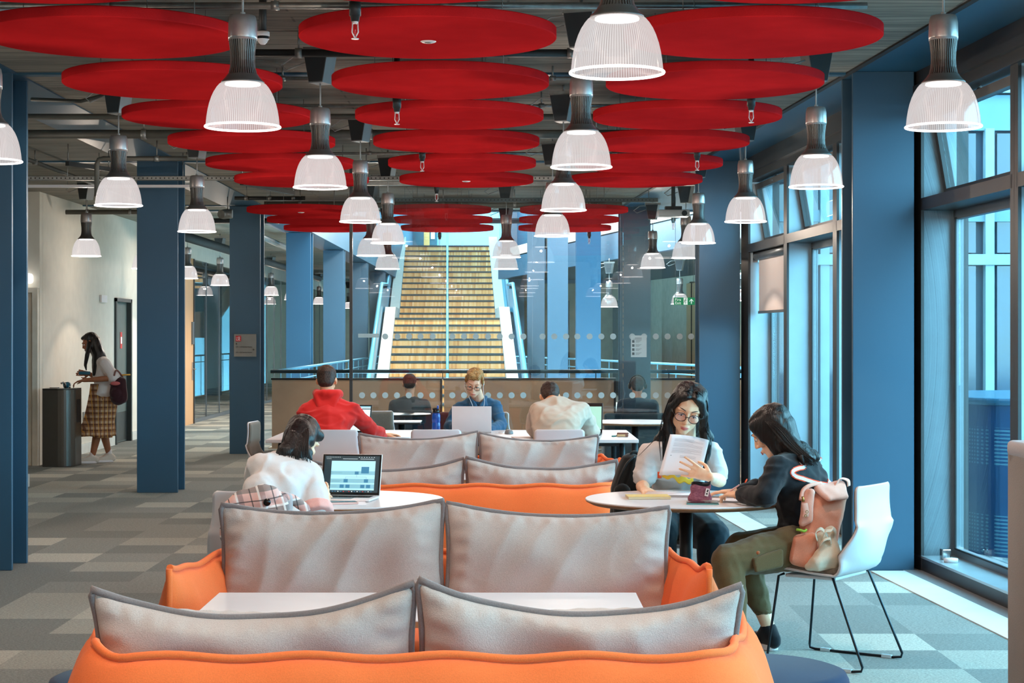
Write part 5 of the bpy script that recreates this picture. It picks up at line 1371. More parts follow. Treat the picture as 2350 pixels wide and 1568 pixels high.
def hand(bl, wrist, d, n, side=1, curl=(.35, .4, .45, .5), s=1.0, spread=.10, thumb=.6):
    """d: direction wrist to knuckles, n: palm normal, side: +1 thumb on the (d x n) side"""
    d = V(d).normalized(); n = V(n); n = (n-d*n.dot(d)).normalized(); t = d.cross(n).normalized()*side
    w = V(wrist)
    class R_:
        def __init__(z): z.m = Matrix((t, d, n)).transposed()
        def to_matrix(z): return z.m
    r = R_()
    k = w+d*.075*s
    bl.hull((w, (.024*s, .02*s, .018*s), r), (w+d*.03*s, (.032*s, .02*s, .015*s), r), (k, (.038*s, .014*s, .012*s), r))
    ln = (.040, .045, .041, .032)
    for i in range(4):
        off = (.030-.020*i)*s; a = curl[i]; base = k+t*off+d*.004*s
        fd = (d+t*(spread*(1.5-i)/1.5)).normalized(); q = base; L = ln[i]*s; rr = (.0088-.0007*(i == 3))*s
        for j, seg in enumerate((1.0, .68, .55)):
            aa = a*(j+.6); dirn = (fd*math.cos(aa)+n*math.sin(aa)).normalized(); q2 = q+dirn*L*seg
            bl.hull((q, rr), (q2, rr*.93)); q = q2; rr *= .93
    th = w+d*.02*s+t*.026*s; td = (t*.72+d*.62+n*thumb*.5).normalized(); q1 = th+td*.038*s
    bl.hull((th, .0135*s), (q1, .0105*s)); td2 = (t*.25+d*.85+n*thumb*.5).normalized(); q2 = q1+td2*.030*s; bl.hull((q1, .0105*s), (q2, .0092*s)); q3 = q2+(d+n*thumb*.4-t*.1).normalized()*.02*s; bl.hull((q2, .0092*s), (q3, .0075*s))
def torso_frame(J):
    x = (V(J['shR'])-V(J['shL'])).normalized(); z = (V(J['neck'])-V(J['pel'])).normalized(); y = z.cross(x).normalized(); z = x.cross(y)
    class R_:
        def to_matrix(self_): return Matrix((x, y, z)).transposed()
    return R_(), x, y, z
def torso(bl, J, e=0.0, w=1.0, lower=True):
    r, x, y, z = torso_frame(J)
    sL, sR, nk, pl = V(J['shL']), V(J['shR']), V(J['neck']), V(J['pel'])
    ms = (sL+sR)/2; ch = ms.lerp(pl, .30)+y*J.get('cb', 0); wa = ms.lerp(pl, .66)+V(J.get('wb', (0, 0, 0)))
    b = J.get('bulge', 0)
    hwid = (sR-sL).length/2
    C = (ch, (min(.155, hwid*.86)*w+e, .105*w+e+b, .12+e), r); Wt = (wa, (.125*w+e, .095*w+e, .09+e), r); Pv = (pl, (.155*w+e, .115*w+e, .09+e), r)
    up = ((nk*.5+ms*.5)-z*.0, (hwid*.62+e, .075+e, .045+e), r)
    bl.hull((sL, .046+e), (sR, .046+e), C); bl.hull(up, C, (sL, .042+e), (sR, .042+e)); bl.hull(C, Wt); bl.hull(Wt, Pv)
    return ch, wa
def person(label, J, skin='light', voxel=.007, head_s=1.0, hands=None, feet=True, jaw=1.0, face=False):
    bl = Blob()
    c, fwd, up = J['head']; Hm = basis(c, fwd, up)
    head_shape(bl, Hm, head_s, True, jaw)
    nk = V(J['neck']); bl.hull((Hm @ (V((0, -.015, -.045))*head_s), .050*head_s), (nk, .056))
    bl.hull((nk, .054), (nk.lerp((V(J['shL'])+V(J['shR']))/2, .7), .06))
    torso(bl, J)
    for S in 'LR':
        if 'el'+S in J:
            bl.chain((V(J['sh'+S]), .048), (V(J['sh'+S]).lerp(V(J['el'+S]), .45), .045), (V(J['el'+S]), .036), (V(J['el'+S]).lerp(V(J['wr'+S]), .35), .037), (V(J['wr'+S]), .025))
        if 'kn'+S in J:
            bl.chain((V(J['hip'+S]), .085), (V(J['kn'+S]), .055), (V(J['kn'+S]).lerp(V(J['an'+S]), .35)+V((0, 0, 0)), .052), (V(J['an'+S]), .034))
            if 'toe'+S in J: bl.chain((V(J['an'+S])+V((0, 0, -.03)), .032), (V(J['toe'+S]), .028))
    for h in (hands or []): hand(bl, *h[0], **h[1])
    o = bl.build('person', SK[skin], None, voxel=voxel, smooth=2, fn=sockets(Hm, head_s))
    tag(o, label, 'person')
    return o, Hm
def top(person_, J, mat, name='shirt', e=.018, sleeves='long', wr=(.007, 9), voxel=.009, w=1.0, extra=None, hem=None, short_at=.75, arm_e=.0, smooth=2):
    bl = Blob(); torso(bl, J, e, w)
    for S in 'LR':
        if 'el'+S not in J: continue
        a, b_, c = V(J['sh'+S]), V(J['el'+S]), V(J['wr'+S])
        if sleeves == 'long':
            bl.chain((a, .050+e), (a.lerp(b_, .5), .046+e*.6+arm_e*.6), (b_, .040+e*.6+arm_e*.6), (b_.lerp(c, .5), .036+e*.5+arm_e*.6), (b_.lerp(c, .93), .027+e*.4+arm_e*.4))
        elif sleeves == 'short':
            bl.chain((a, .050+e), (a.lerp(b_, short_at*.5), .047+e*.6+arm_e*.6), (a.lerp(b_, short_at), .050+e*.6+arm_e*.7))
    if extra: extra(bl)
    return bl.build(name, mat, person_, voxel=voxel, smooth=smooth, wr=wr)
def trousers(person_, J, mat, e=.016, wr=(.007, 9), voxel=.009, to=.93, name='trousers', cuff=None):
    bl = Blob(); r, x, y, z = torso_frame(J)
    bl.hull((V(J['pel']), (.16+e, .12+e, .095+e), r))
    for S in 'LR':
        h, k, a = V(J['hip'+S]), V(J['kn'+S]), V(J['an'+S])
        bl.hull((V(J['pel']), (.13+e, .11+e, .085+e), r), (h, .095+e)); bl.chain((h, .092+e), (h.lerp(k, .6), .074+e), (k, .060+e), (k.lerp(a, .4), .054+e), (k.lerp(a, to), cuff or .044+e))
    return bl.build(name, mat, person_, voxel=voxel, smooth=2, wr=wr)
def shoe(person_, an, toe, mat, sole_m, s=1.0, name='shoe'):
    an, toe = V(an), V(toe); d = V((toe.x-an.x, toe.y-an.y, 0)).normalized(); h = V((an.x, an.y, .0))-d*.05
    bl = Blob(); fr = h+d*.245*s
    bl.hull((h+V((0, 0, .055)), .036*s), (h+d*.10+V((0, 0, .055)), .038*s), (an+V((0, 0, -.01)), .042*s)); bl.hull((h+d*.08+V((0, 0, .05)), .04*s), (fr-d*.04+V((0, 0, .035)), .034*s)); bl.hull((h+V((0, 0, .045)), .036*s), (fr-d*.04+V((0, 0, .035)), .032*s))
    o = bl.build(name, mat, person_, voxel=.007, smooth=3)
    f = MB(); sd = V((-d.y, d.x, 0)); pts = []
    for k in range(28):
        t = 2*PI*k/28; L = (fr-h).length/2; wd = .046-.006*math.cos(t)
        pts.append((h+fr)/2+d*((L+.005)*math.copysign(abs(math.cos(t))**.8, math.cos(t))+.0)+sd*(wd*math.copysign(abs(math.sin(t))**.8, math.sin(t))))
    f.prism([(p.x, p.y, .001) for p in pts], (0, 0, .028)); f.build('sole', sole_m, o, bevel=.004)
    return o
def strands(parent, mat, paths, r=.0022, name='loose_strands'):
    f = MB()
    for p in paths:
        n = len(p); f.tube(p, [r*(1-.7*(i/(n-1))**2) for i in range(n)], 5)
    return f.build(name, mat, parent)
def curve_pts(pts, n=14):
    pts = [V(p) for p in pts]; out = []
    m = len(pts)-1
    for i in range(n+1):
        q = i/n*m; k = min(int(q), m-1); f = q-k
        a, b, c, d = pts[max(k-1, 0)], pts[k], pts[k+1], pts[min(k+2, m)]
        out.append(.5*((2*b)+(c-a)*f+(2*a-5*b+4*c-d)*f*f+(3*b-a-3*c+d)*f**3))
    return out
def short_hair(person_, Hm, s, mat, style='crop', voxel=.006, wr=(.003, 60)):
    bl = Blob(); q = Hm.to_quaternion()
    class R_:
        def to_matrix(self_): return q.to_matrix()
    r = R_(); E = lambda c, rr: (Hm @ (V(c)*s), tuple(v*s for v in rr), r)
    bl.hull(E((0, -.028, .050), (.079, .092, .078)))
    bl.hull(E((0, -.030, .040), (.080, .084, .070)), E((0, -.052, -.02), (.064, .055, .045)))
    if style == 'crop': bl.hull(E((0, .030, .088), (.055, .045, .030)), E((0, -.02, .09), (.06, .06, .04)))
    if style == 'quiff':
        bl.hull(E((-.03, .050, .088), (.03, .028, .024)), E((.035, .048, .092), (.03, .03, .026)), E((0, -.01, .100), (.06, .06, .028)))
        bl.hull(E((-.02, .068, .076), (.03, .014, .014)), E((.04, .060, .08), (.02, .016, .014)))
        for sx_ in (-1, 1): bl.hull(E((sx_*.070, .018, .045), (.012, .026, .035)), E((sx_*.073, .004, .012), (.008, .012, .02)))
    return bl.build('hair', mat, person_, voxel=voxel*s, smooth=1, wr=wr)
cloth = lambda n, c, **k: fabric(n, c, k.get('var', .06), 300, .25, .2, wrinkle=k.get('wrinkle', 0))

# ---- student with glasses reading papers (faces the viewer)
JG = dict(head=(P(1578, 938, 9.36), (-.10, -.90, -.42), (.20, -.30, .93)), neck=P(1573, 1004, 9.52), shR=P(1488, 1044, 9.58), shL=P(1632, 1040, 9.58), pel=(.91, 9.84, .57),
          elR=P(1474, 1116, 9.55), wrR=P(1479, 1124, 9.34), elL=P(1652, 1104, 9.52), wrL=P(1630, 1096, 9.13),
          hipR=(.82, 9.78, .53), hipL=(1.0, 9.78, .53), knR=(.79, 9.36, .52), knL=(1.06, 9.34, .51), anR=(.78, 9.5, .09), anL=(1.07, 9.48, .09), toeR=(.77, 9.35, .035), toeL=(1.08, 9.32, .035))
g1, HG = person('person in white t-shirt and glasses reading a sheet of paper at the right round table', JG, 'asian', .0055, 1.08,
    [((JG['wrR'], (.12, -.98, -.04), (0, 0, -1)), dict(side=1, curl=(.25, .3, .3, .3), s=.92)), ((JG['wrL'], (-.86, -.06, .34), (-.10, 1, 0)), dict(side=-1, curl=(.06, .08, .12, .16), s=.95, spread=.25, thumb=1.4))], jaw=.98)
face_bits(g1, HG, 1.08, skin=SK['asian'], lids=.2)
tee = cloth('white cotton tee', rgb(216, 210, 208), var=.03)
top(g1, JG, tee, 't_shirt', .014, 'short', [(.009, (14, 14, 6)), (.005, (9, 9, 18), 1), (.003, 30)], short_at=.66, arm_e=.012)
def paint_patch(parent, name, mat, fn, nu=14, nv=8): f = MB(); f.grid(fn, nu, nv); return f.build(name, mat, parent, solid=.0012)
prm = plain('orange print', rgb(222, 84, 40), .8); pry = plain('yellow dotted print', rgb(238, 190, 50), .8)
def chestp(px, py, Y): return P(px, py, Y)
paint_patch(g1, 'shirt_print', prm, lambda a, b: chestp(1509+9*a, 1083+15*b, 9.425-.01*math.sin(PI*a)), 4, 4)
paint_patch(g1, 'shirt_print', pry, lambda a, b: chestp(1518+72*a+2*b, 1084+7*math.sin(a*9)**2+10*a+b*(12-4*math.sin(a*7)), 9.43-.03*math.sin(PI*a)), 24, 4)
trousers(g1, JG, cloth('dark navy sweatpants', rgb(20, 32, 42)), .03)
for S in 'RL': shoe(g1, JG['an'+S], JG['toe'+S], cloth('black trainers', rgb(24, 26, 28)), M['white'])
# long hair
s_ = 1.08
hp = lambda x, y, z: HG @ (V((x, y, z))*s_)
bl = Blob(); q_ = HG.to_quaternion()
class RQ:
    def __init__(z, q): z.q = q
    def to_matrix(z): return z.q.to_matrix()
rq = RQ(q_)
E = lambda c, rr: (hp(*c), tuple(v*s_ for v in rr), rq)
bl.hull(E((0, -.03, .042), (.085, .094, .083)))
bl.hull(E((0, -.035, .03), (.084, .080, .07)), E((0, -.05, -.06), (.08, .045, .06)))
for sx_ in (1, -1):
    bl.hull(E((sx_*.020, .035, .090), (.026, .042, .016)), E((sx_*.045, .042, .068), (.022, .022, .02)), E((sx_*.05, -.02, .08), (.03, .05, .03)), E((sx_*.02, -.04, .09), (.04, .05, .03)))
    bl.hull(E((sx_*.052, .042, .062), (.018, .018, .02)), E((sx_*.076, .026, .010), (.013, .024, .03)), E((sx_*.07, -.02, .03), (.02, .05, .05)))
bl.chain((hp(.078, .022, .01), .022), (hp(.086, .012, -.06), .024), (P(1535, 1008, 9.43), .026), (P(1530, 1030, 9.42), .022), (P(1523, 1056, 9.42), .009))
bl.chain((hp(-.078, .022, .01), .022), (hp(-.090, .012, -.05), .025), (P(1616, 985, 9.42), .030), (P(1622, 1020, 9.40), .028), (P(1620, 1050, 9.40), .022), (P(1613, 1072, 9.38), .008))
bl.hull((hp(.0, -.055, -.05), .06), (P(1510, 1015, 9.60), .03), (P(1625, 1005, 9.62), .035))
h1 = bl.build('hair', HR['black'], g1, voxel=.006, smooth=3, wr=[(.004, (50, 50, 3))])
pa = []
for k in range(46):
    a = random.random(); sx_ = random.choice((-1, 1)); j = V((random.uniform(-.008, .008), random.uniform(-.012, .004), 0))
    if sx_ > 0: path = [hp(.015, .03, .115), hp(.07+.01*a, .03-.04*a, .06), hp(.088+.012*a, .015, -.03), P(1535-22*a, 1000, 9.42), P(1532-14*a, 1040+20*a, 9.41)]
    else: path = [hp(-.015, .03, .115), hp(-.07-.01*a, .03-.04*a, .06), hp(-.092-.012*a, .015, -.03), P(1622+10*a, 1000, 9.40), P(1624+8*a, 1040, 9.385), P(1610+10*a, 1070+12*a, 9.37)]
    pa.append([p+j for p in curve_pts(path, 16)])
for k in range(16):
    a = k/16; pa.append(curve_pts([hp(.08, -.02, -.04), P(1528-12*a, 990, 9.5), P(1500-8*a, 1012+8*a, 9.50), P(1478-14*a, 1034+14*a, 9.50)], 12))
strands(h1, HR['black'], pa, .0024)
spectacles('thin dark rimmed glasses worn by the reading student', HG, s_, plain('dark metal rim', rgb(36, 34, 40), .3, metal=.5), (.0265, .0225), glass_mat('coated lens', (.93, .88, .97, 1), 1.6))
# papers in her hand
f = MB(); n_ = 10
c4 = [P(1538, 997, 9.26), P(1626, 1010, 9.22), P(1606, 1094, 9.15), P(1512, 1090, 9.17)]
for k in range(3):
    o3 = V((.002*k, .004*k, -.002*k))
    f.grid(lambda a, b: c4[0].lerp(c4[1], a).lerp(c4[3].lerp(c4[2], a), b)+V((0, .018*math.sin(PI*a)*(1-b*.5), .006*math.sin(PI*a)))+o3, n_, n_)
pp_ = f.build('held_papers', M['paper'], None, solid=.0005); tag(pp_, 'stapled printed pages held up by the student with glasses', 'papers')
f = MB()
def onpaper(a, b): return c4[0].lerp(c4[1], a).lerp(c4[3].lerp(c4[2], a), b)+V((0, .018*math.sin(PI*a)*(1-b*.5)-.0034, .006*math.sin(PI*a)))
for i in range(17):
    b = .10+.026*i; L = (.74 if i % 4 else .5)
    if i > 13: b += .05; L = .4
    a0 = .16 if i <= 13 else .40
    if i in (3, 8): continue
    f.grid(lambda x, y: onpaper(a0+L*x, b+.006*y), 16, 1)
f.build('text_line', M['ink'], pp_)
f = MB(); f.ell(onpaper(.17, .52)+V((0, -.001, 0)), (.0035, .001, .0025), sub=2); f.build('dot', M['ink'], pp_)

# ---- student in the black sweatshirt
JB = dict(head=(P(1771, 992, 8.80), (-.78, .36, -.50), (-.42, .12, .9)), neck=P(1814, 1046, 8.80), shL=(1.285, 8.60, .925), shR=(1.475, 8.86, .935), pel=(1.43, 8.70, .57),
          elL=(1.205, 8.50, .785), wrL=(1.115, 8.66, .785), elR=(1.30, 9.02, .79), wrR=(1.13, 8.97, .775),
          hipL=(1.36, 8.60, .54), hipR=(1.43, 8.80, .54), knL=(1.02, 8.42, .50), knR=(1.14, 8.92, .50), anL=(1.07, 8.36, .14), anR=(1.285, 8.93, .11), toeL=(.96, 8.40, .035), toeR=(1.23, 9.05, .035), bulge=.01)
b1, HB = person('person in black sweatshirt with long black hair writing at the right round table', JB, 'asian', .0055, 1.04,
    [((JB['wrL'], (-.72, .68, .04), (.1, .2, -1)), dict(side=-1, curl=(.5, .6, .7, .75), s=.9, thumb=1.0)), ((JB['wrR'], (-.95, .1, .0), (0, 0, -1)), dict(side=1, curl=(.3, .3, .3, .3), s=.9))], jaw=.95)
face_bits(b1, HB, 1.04, skin=SK['asian'], lids=.2)
blk = cloth('black sweatshirt jersey', rgb(20, 25, 31), var=.08)
def ex(bl): bl.hull((JB['shL'], .06), (V(JB['neck'])+V((.03, .0, -.01)), .065), (V((1.50, 8.78, .86)), .06)); bl.hull((V((1.49, 8.74, .80)), .09), (V((1.48, 8.72, .68)), .10))
top(b1, JB, blk, 'sweatshirt', .016, 'long', [(.010, (7, 7, 15)), (.007, (5, 5, 13), 1), (.003, 28)], arm_e=.014, extra=ex)
HO = Matrix.Identity(4)
bvh = None
from mathutils.bvhtree import BVHTree
def project(obj, px, py, off=.004):
    """the point of a garment seen at a photo pixel (used only to lay a flat print on the cloth)"""
    global _cache
    key = obj.name
    if key not in _BV:
        me = obj.data; Mx = wm(obj)
        _BV[key] = BVHTree.FromPolygons([Mx @ v.co for v in me.vertices], [p.vertices[:] for p in me.polygons])
    o_ = V((0, 0, H)); d = (P(px, py, 10)-o_).normalized()
    h = _BV[key].ray_cast(o_, d)
    return None if h[0] is None else h[0]+h[1]*off*(1 if h[1].dot(d) < 0 else -1)
_BV = {}
sw = [o for o in kids(b1) if o.name.startswith('sweatshirt')][0]
px_path = [(1864, 1049), (1876, 1052), (1887, 1063), (1893, 1078)]
px_path2 = [(1853, 1050), (1845, 1060), (1839, 1056), (1837, 1064), (1845, 1072), (1832, 1075), (1821, 1080), (1819, 1088), (1828, 1094), (1840, 1098), (1855, 1104), (1870, 1109), (1885, 1112), (1900, 1113), (1903, 1104)]
def lay(path, widths, mats, parent, name):
    P3 = []
    cp = curve_pts([(a, b, 0) for a, b in path], len(path)*5)
    for c in cp:
        q = project(parent, c.x, c.y, .003)
        if q is not None: P3.append(q)
    P3 = [P3[0]]+[b for a, b in zip(P3, P3[1:]) if (b-a).length < .08]
    for w_, m_, rz_ in zip(widths, mats, (0, .0022, .0044)):
        f = MB()
        for k in range(len(P3)-1):
            a, b = P3[k], P3[k+1]
            if (b-a).length > .06 or (b-a).length < 1e-5: continue
            v_ = V((0, -1, .1)).normalized(); s2 = (b-a).cross(v_).normalized()*w_
            up_ = v_*rz_
            f.quad(a-s2+up_-(b-a)*.15, b-s2+up_+(b-a)*.15, b+s2+up_+(b-a)*.15, a+s2+up_-(b-a)*.15)
        f.build(name, m_, parent, solid=.001)
pw = plain('white appliqué', rgb(236, 224, 226), .8); po_ = plain('neon orange appliqué', rgb(246, 88, 48), .8)
for pth in (px_path, px_path2): lay(pth, (.0125, .0075), (po_, pw), sw, 'back_outline')
f = MB(); f.ell(P(1712, 1104, 8.455), (.004, .003, .012), Euler((0, .5, 0)), 2); f.build('sleeve_mark', po_, sw)
olive = cloth('olive cargo cotton', rgb(98, 82, 54), var=.1)
tr = trousers(b1, JB, olive, .018, [(.010, (10, 10, 16)), (.004, 30)], to=.80, cuff=.046)
f = Blob(); f.hull((V((1.14, 8.385, .51)), .012), (V((1.15, 8.375, .46)), .012), (V((1.27, 8.43, .545)), .012), (V((1.27, 8.425, .48)), .012)); f.build('cargo_pocket', olive, tr, voxel=.007)
f = MB(); f.ell(V((1.155, 8.36, .545)), (.009, .004, .009), None, 2); f.build('button', plain('orange brown button', rgb(168, 92, 50), .5), tr)
for S in 'LR':
    k_, a_ = V(JB['kn'+S]), V(JB['an'+S])
    bl = Blob(); c_ = k_.lerp(a_, .80); bl.hull((c_, (.052, .052, .014))); bl.build('elastic_cuff', olive, tr, voxel=.005, wr=(.004, (60, 60, 8)))
    sh = shoe(b1, a_, JB['toe'+S], cloth('black canvas', rgb(20, 24, 30)), M['white'])
    bl = Blob(); bl.hull((a_+V((0, 0, -.03)), .042), (a_+V((0, 0, -.005)), .038)); bl.build('sock', cloth('black sock', rgb(18, 18, 22)), b1, voxel=.006)
hp = lambda x, y, z: HB @ (V((x, y, z))*1.04)
rq = RQ(HB.to_quaternion()); E = lambda c, rr: (hp(*c), tuple(v*1.04 for v in rr), rq)
bl = Blob()
bl.hull(E((0, -.03, .045), (.088, .096, .084)))
bl.hull(E((0, .028, .085), (.05, .05, .03)), E((0, -.02, .09), (.07, .07, .04)))
for sx_ in (1, -1):
    bl.hull(E((sx_*.055, .045, .060), (.022, .024, .028)), E((sx_*.080, .012, .0), (.014, .038, .05)), E((sx_*.07, -.03, .03), (.022, .06, .06)))
    bl.hull(E((sx_*.080, .010, .0), (.014, .034, .05)), E((sx_*.074, .000, -.085), (.016, .030, .04)), E((sx_*.05, -.05, -.06), (.03, .05, .06)))
bl.hull(E((0, -.05, .0), (.085, .075, .07)), (P(1815, 1040, 8.76), .06))
bl.hull((P(1800, 1015, 8.72), .055), (P(1830, 1045, 8.70), .05), (P(1860, 1052, 8.68), .028))
bl.hull((P(1835, 1035, 8.76), .05), (P(1872, 1050, 8.74), .026)); bl.hull((P(1850, 1050, 8.64), .028), (P(1862, 1066, 8.62), .008)); bl.hull((P(1838, 1050, 8.62), .022), (P(1846, 1066, 8.60), .007))
h2 = bl.build('hair', HR['black'], b1, voxel=.006, smooth=3, wr=[(.004, (30, 30, 12))])
pa = []
for k in range(60):
    a = random.random(); b_ = random.random()
    path = [hp(-.01, .03, .118), hp(-.082-.004*a, -.02-.03*b_, .06), P(1778+30*b_, 985+10*a, 8.66), P(1805+26*b_, 1015+12*a, 8.635), P(1835+22*b_, 1042+8*a, 8.61), P(1852+26*b_, 1056+14*a, 8.585)]
    pa.append(curve_pts(path, 16))
for k in range(20):
    a = k/20; pa.append(curve_pts([hp(-.03, .07, .085), hp(-.075, .045, .03), hp(-.085, .03-.02*a, -.04), hp(-.078, .02-.03*a, -.11-.02*a)], 12))
strands(h2, HR['black'], pa, .0024)
f = MB(); f.tube([P(1676, 1128, 8.72), P(1697, 1113, 8.70)], .0035, 8); o = f.build('pen', plain('pale pink pen', rgb(226, 190, 200), .4), None); tag(o, 'pale pen in the hand of the black-sweatshirt student', 'pen')

# ---- student in the white t-shirt, seen from behind at the left table
JW = dict(head=(P(692, 1012, 8.86), (.42, .72, -.55), (.35, .35, .87)), neck=P(668, 1052, 8.70), shL=P(598, 1068, 8.52), shR=P(712, 1088, 8.56), pel=(-1.10, 8.36, .57),
          elL=(-1.21, 8.74, .80), wrL=(-1.0, 8.84, .78), elR=P(728, 1190, 8.42), wrR=P(741, 1155, 8.62),
          hipL=(-1.20, 8.40, .54), hipR=(-1.0, 8.40, .54), knL=(-1.17, 8.86, .53), knR=(-.98, 8.88, .53), anL=(-1.16, 8.84, .09), anR=(-.97, 8.86, .09), toeL=(-1.14, 9.0, .035), toeR=(-.94, 9.02, .035), bulge=.02)
w1, HW = person('person in white t-shirt seen from behind bending over the laptop table', JW, 'asian', .0055, 1.0,
    [((JW['wrR'], (.25, .85, .42), (-.9, .2, -.1)), dict(side=1, curl=(.3, .4, .45, .5), s=.9)), ((JW['wrL'], (.8, .5, .0), (0, 0, -1)), dict(side=-1, curl=(.3, .3, .3, .3), s=.9))], jaw=.95)
def exw(bl): bl.hull((V(JW['shL'])+V((.02, -.01, .0)), .062), (V(JW['neck'])+V((-.01, -.03, -.02)), .06), (V((-1.08, 8.46, .80)), .12)); bl.hull((V((-1.14, 8.42, .82)), .10), (V((-1.12, 8.36, .64)), .13), (V((-1.04, 8.40, .68)), .11))
t2 = top(w1, JW, tee, 't_shirt', .016, 'short', [(.011, (12, 12, 6)), (.006, (8, 8, 5), 1), (.003, 26)], short_at=.78, arm_e=.022, extra=exw)
a_, b_ = V(JW['shR']), V(JW['elR']); bl = Blob(); bl.hull((a_.lerp(b_, .74), (.082, .082, .01), RQ((b_-a_).to_track_quat('Z', 'Y'))), (a_.lerp(b_, .93), (.084, .084, .01), RQ((b_-a_).to_track_quat('Z', 'Y'))))
bl.build('sleeve_cuff', cloth('pale pink cuff', rgb(238, 178, 168)), t2, voxel=.006)
trousers(w1, JW, cloth('grey jeans', rgb(60, 66, 76)), .02)
for S in 'LR': shoe(w1, JW['an'+S], JW['toe'+S], cloth('pale trainers', rgb(190, 190, 190)), M['white'])
hp = lambda x, y, z: HW @ (V((x, y, z)))
rq = RQ(HW.to_quaternion()); E = lambda c, rr: (hp(*c), rr, rq)
bl = Blob()
bl.hull(E((0, -.026, .045), (.082, .092, .080)))
bl.hull(E((0, .028, .085), (.05, .055, .03)), E((0, -.02, .09), (.066, .07, .035)))
bl.hull(E((0, -.03, .03), (.083, .08, .06)), E((0, -.055, -.03), (.062, .045, .05)))
bl.hull(E((-.05, .04, .06), (.03, .03, .03)), E((.05, .04, .06), (.03, .03, .03)), E((0, -.03, .04), (.082, .08, .06)))
bl.hull(E((0, -.03, .045), (.080, .085, .076)), (P(672, 1015, 8.66), .056), (P(700, 1010, 8.70), .05)); bl.hull((P(690, 985, 8.72), .056), (P(672, 1015, 8.64), .05), (P(700, 1010, 8.66), .045))
bl.hull((P(676, 1010, 8.64), .050), (P(660, 1040, 8.58), .046), (P(700, 1040, 8.60), .04)); bl.hull((P(655, 1035, 8.575), .038), (P(638, 1050, 8.56), .020)); bl.hull((P(668, 1040, 8.57), .03), (P(664, 1062, 8.545), .008)); bl.hull((P(685, 1040, 8.57), .026), (P(690, 1060, 8.55), .008)); bl.hull((P(700, 1035, 8.58), .02), (P(716, 1056, 8.57), .006))
h3 = bl.build('hair', HR['black'], w1, voxel=.006, smooth=3, wr=[(.004, (36, 36, 8))])
pa = []
for k in range(70):
    a = random.random(); b_ = random.random()
    pa.append(curve_pts([P(678+16*a, 962+8*b_, 8.76), P(660+48*a, 985, 8.66), P(650+58*a, 1015, 8.585), P(640+68*a, 1042, 8.545-.01*b_), P(634+76*a+6*b_, 1055+16*random.random(), 8.525)], 14))
strands(h3, HR['black'], pa, .0023)

# ---- three men at the long table
JH = dict(head=(P(750, 876, 14.02), (.05, .95, -.30), (0, .2, 1)), neck=P(752, 917, 13.97), shL=P(702, 945, 13.90), shR=P(806, 943, 13.94), pel=(-1.36, 13.66, .60),
          elL=P(694, 995, 14.05), wrL=P(735, 992, 14.40), elR=P(848, 985, 14.12), wrR=P(880, 999, 14.42),
          hipL=(-1.46, 13.70, .55), hipR=(-1.26, 13.70, .55), knL=(-1.46, 14.12, .53), knR=(-1.24, 14.12, .53), anL=(-1.46, 14.1, .09), anR=(-1.24, 14.1, .09), toeL=(-1.47, 14.26, .035), toeR=(-1.22, 14.26, .035))
p, Hm_ = person('person in a red hoodie seen from behind at the long table', JH, 'tan', .008, 1.0, [((JH['wrR'], (.7, .6, .06), (0, 0, -1)), dict(side=-1)), ((JH['wrL'], (.6, .7, .0), (0, 0, -1)), dict(side=1))])
redm = cloth('red hoodie fleece', rgb(214, 34, 28), var=.05)
t_ = top(p, JH, redm, 'hoodie', .024, 'long', [(.014, (6, 6, 11)), (.009, (4, 4, 12), 1), (.005, 18)], voxel=.010, arm_e=.020)
bl = Blob(); n0 = V(JH['neck'])
for sx_ in (-1, 1): bl.chain((n0+V((sx_*.072, .07, .040)), .030), (n0+V((sx_*.086, .0, .045)), .036), (n0+V((sx_*.066, -.065, .040)), .038), (n0+V((sx_*.02, -.085, .040)), .036))
bl.hull((n0+V((-.075, -.07, .03)), .034), (n0+V((.075, -.07, .03)), .034), (n0+V((-.04, -.12, -.07)), .036), (n0+V((.05, -.115, -.07)), .034), (n0+V((.01, -.13, -.105)), .030))
bl.build('hood', redm, t_, voxel=.008, smooth=3, wr=(.010, 13))
trousers(p, JH, cloth('dark jeans', rgb(36, 44, 58)), .02, voxel=.012)
for S in 'LR': shoe(p, JH['an'+S], JH['toe'+S], cloth('dark shoes', rgb(30, 30, 32)), M['white'])
short_hair(p, Hm_, 1.0, HR['brown'], 'crop', .007, (.0015, 90))

JD = dict(head=(P(1089, 879, 15.86), (-.10, -.86, -.46), (.06, -.36, .93)), neck=P(1098, 918, 16.02), shR=P(1056, 938, 16.02), shL=P(1136, 932, 16.02), pel=(-.24, 16.36, .58),
          elR=P(1032, 978, 15.86), wrR=P(1062, 986, 15.52), elL=P(1150, 978, 15.84), wrL=P(1120, 987, 15.50),
          hipL=(-.13, 16.3, .54), hipR=(-.33, 16.3, .54), knL=(-.13, 15.85, .53), knR=(-.35, 15.85, .53), anL=(-.13, 15.9, .09), anR=(-.36, 15.9, .09), toeL=(-.12, 15.75, .035), toeR=(-.37, 15.75, .035))
p, Hm_ = person('person in blue denim shirt, glasses and earphones typing on the silver laptop', JD, 'light', .0065, 1.02, [((JD['wrR'], (.5, -.85, .0), (0, 0, -1)), dict(side=1)), ((JD['wrL'], (-.5, -.85, .0), (0, 0, -1)), dict(side=-1))], jaw=1.06)
face_bits(p, Hm_, 1.02, plain('blond brows', rgb(150, 104, 66), .8), skin=SK['light'], lip=plain('pale lips', rgb(206, 124, 108), .5))
den = cloth('blue denim chambray', rgb(40, 84, 116), var=.14)
t_ = top(p, JD, den, 'shirt', .018, 'long', [(.010, (7, 7, 13)), (.008, (6, 6, 14), 1), (.004, 22)], voxel=.009, arm_e=.014)
bl = Blob(); n0 = V(JD['neck'])
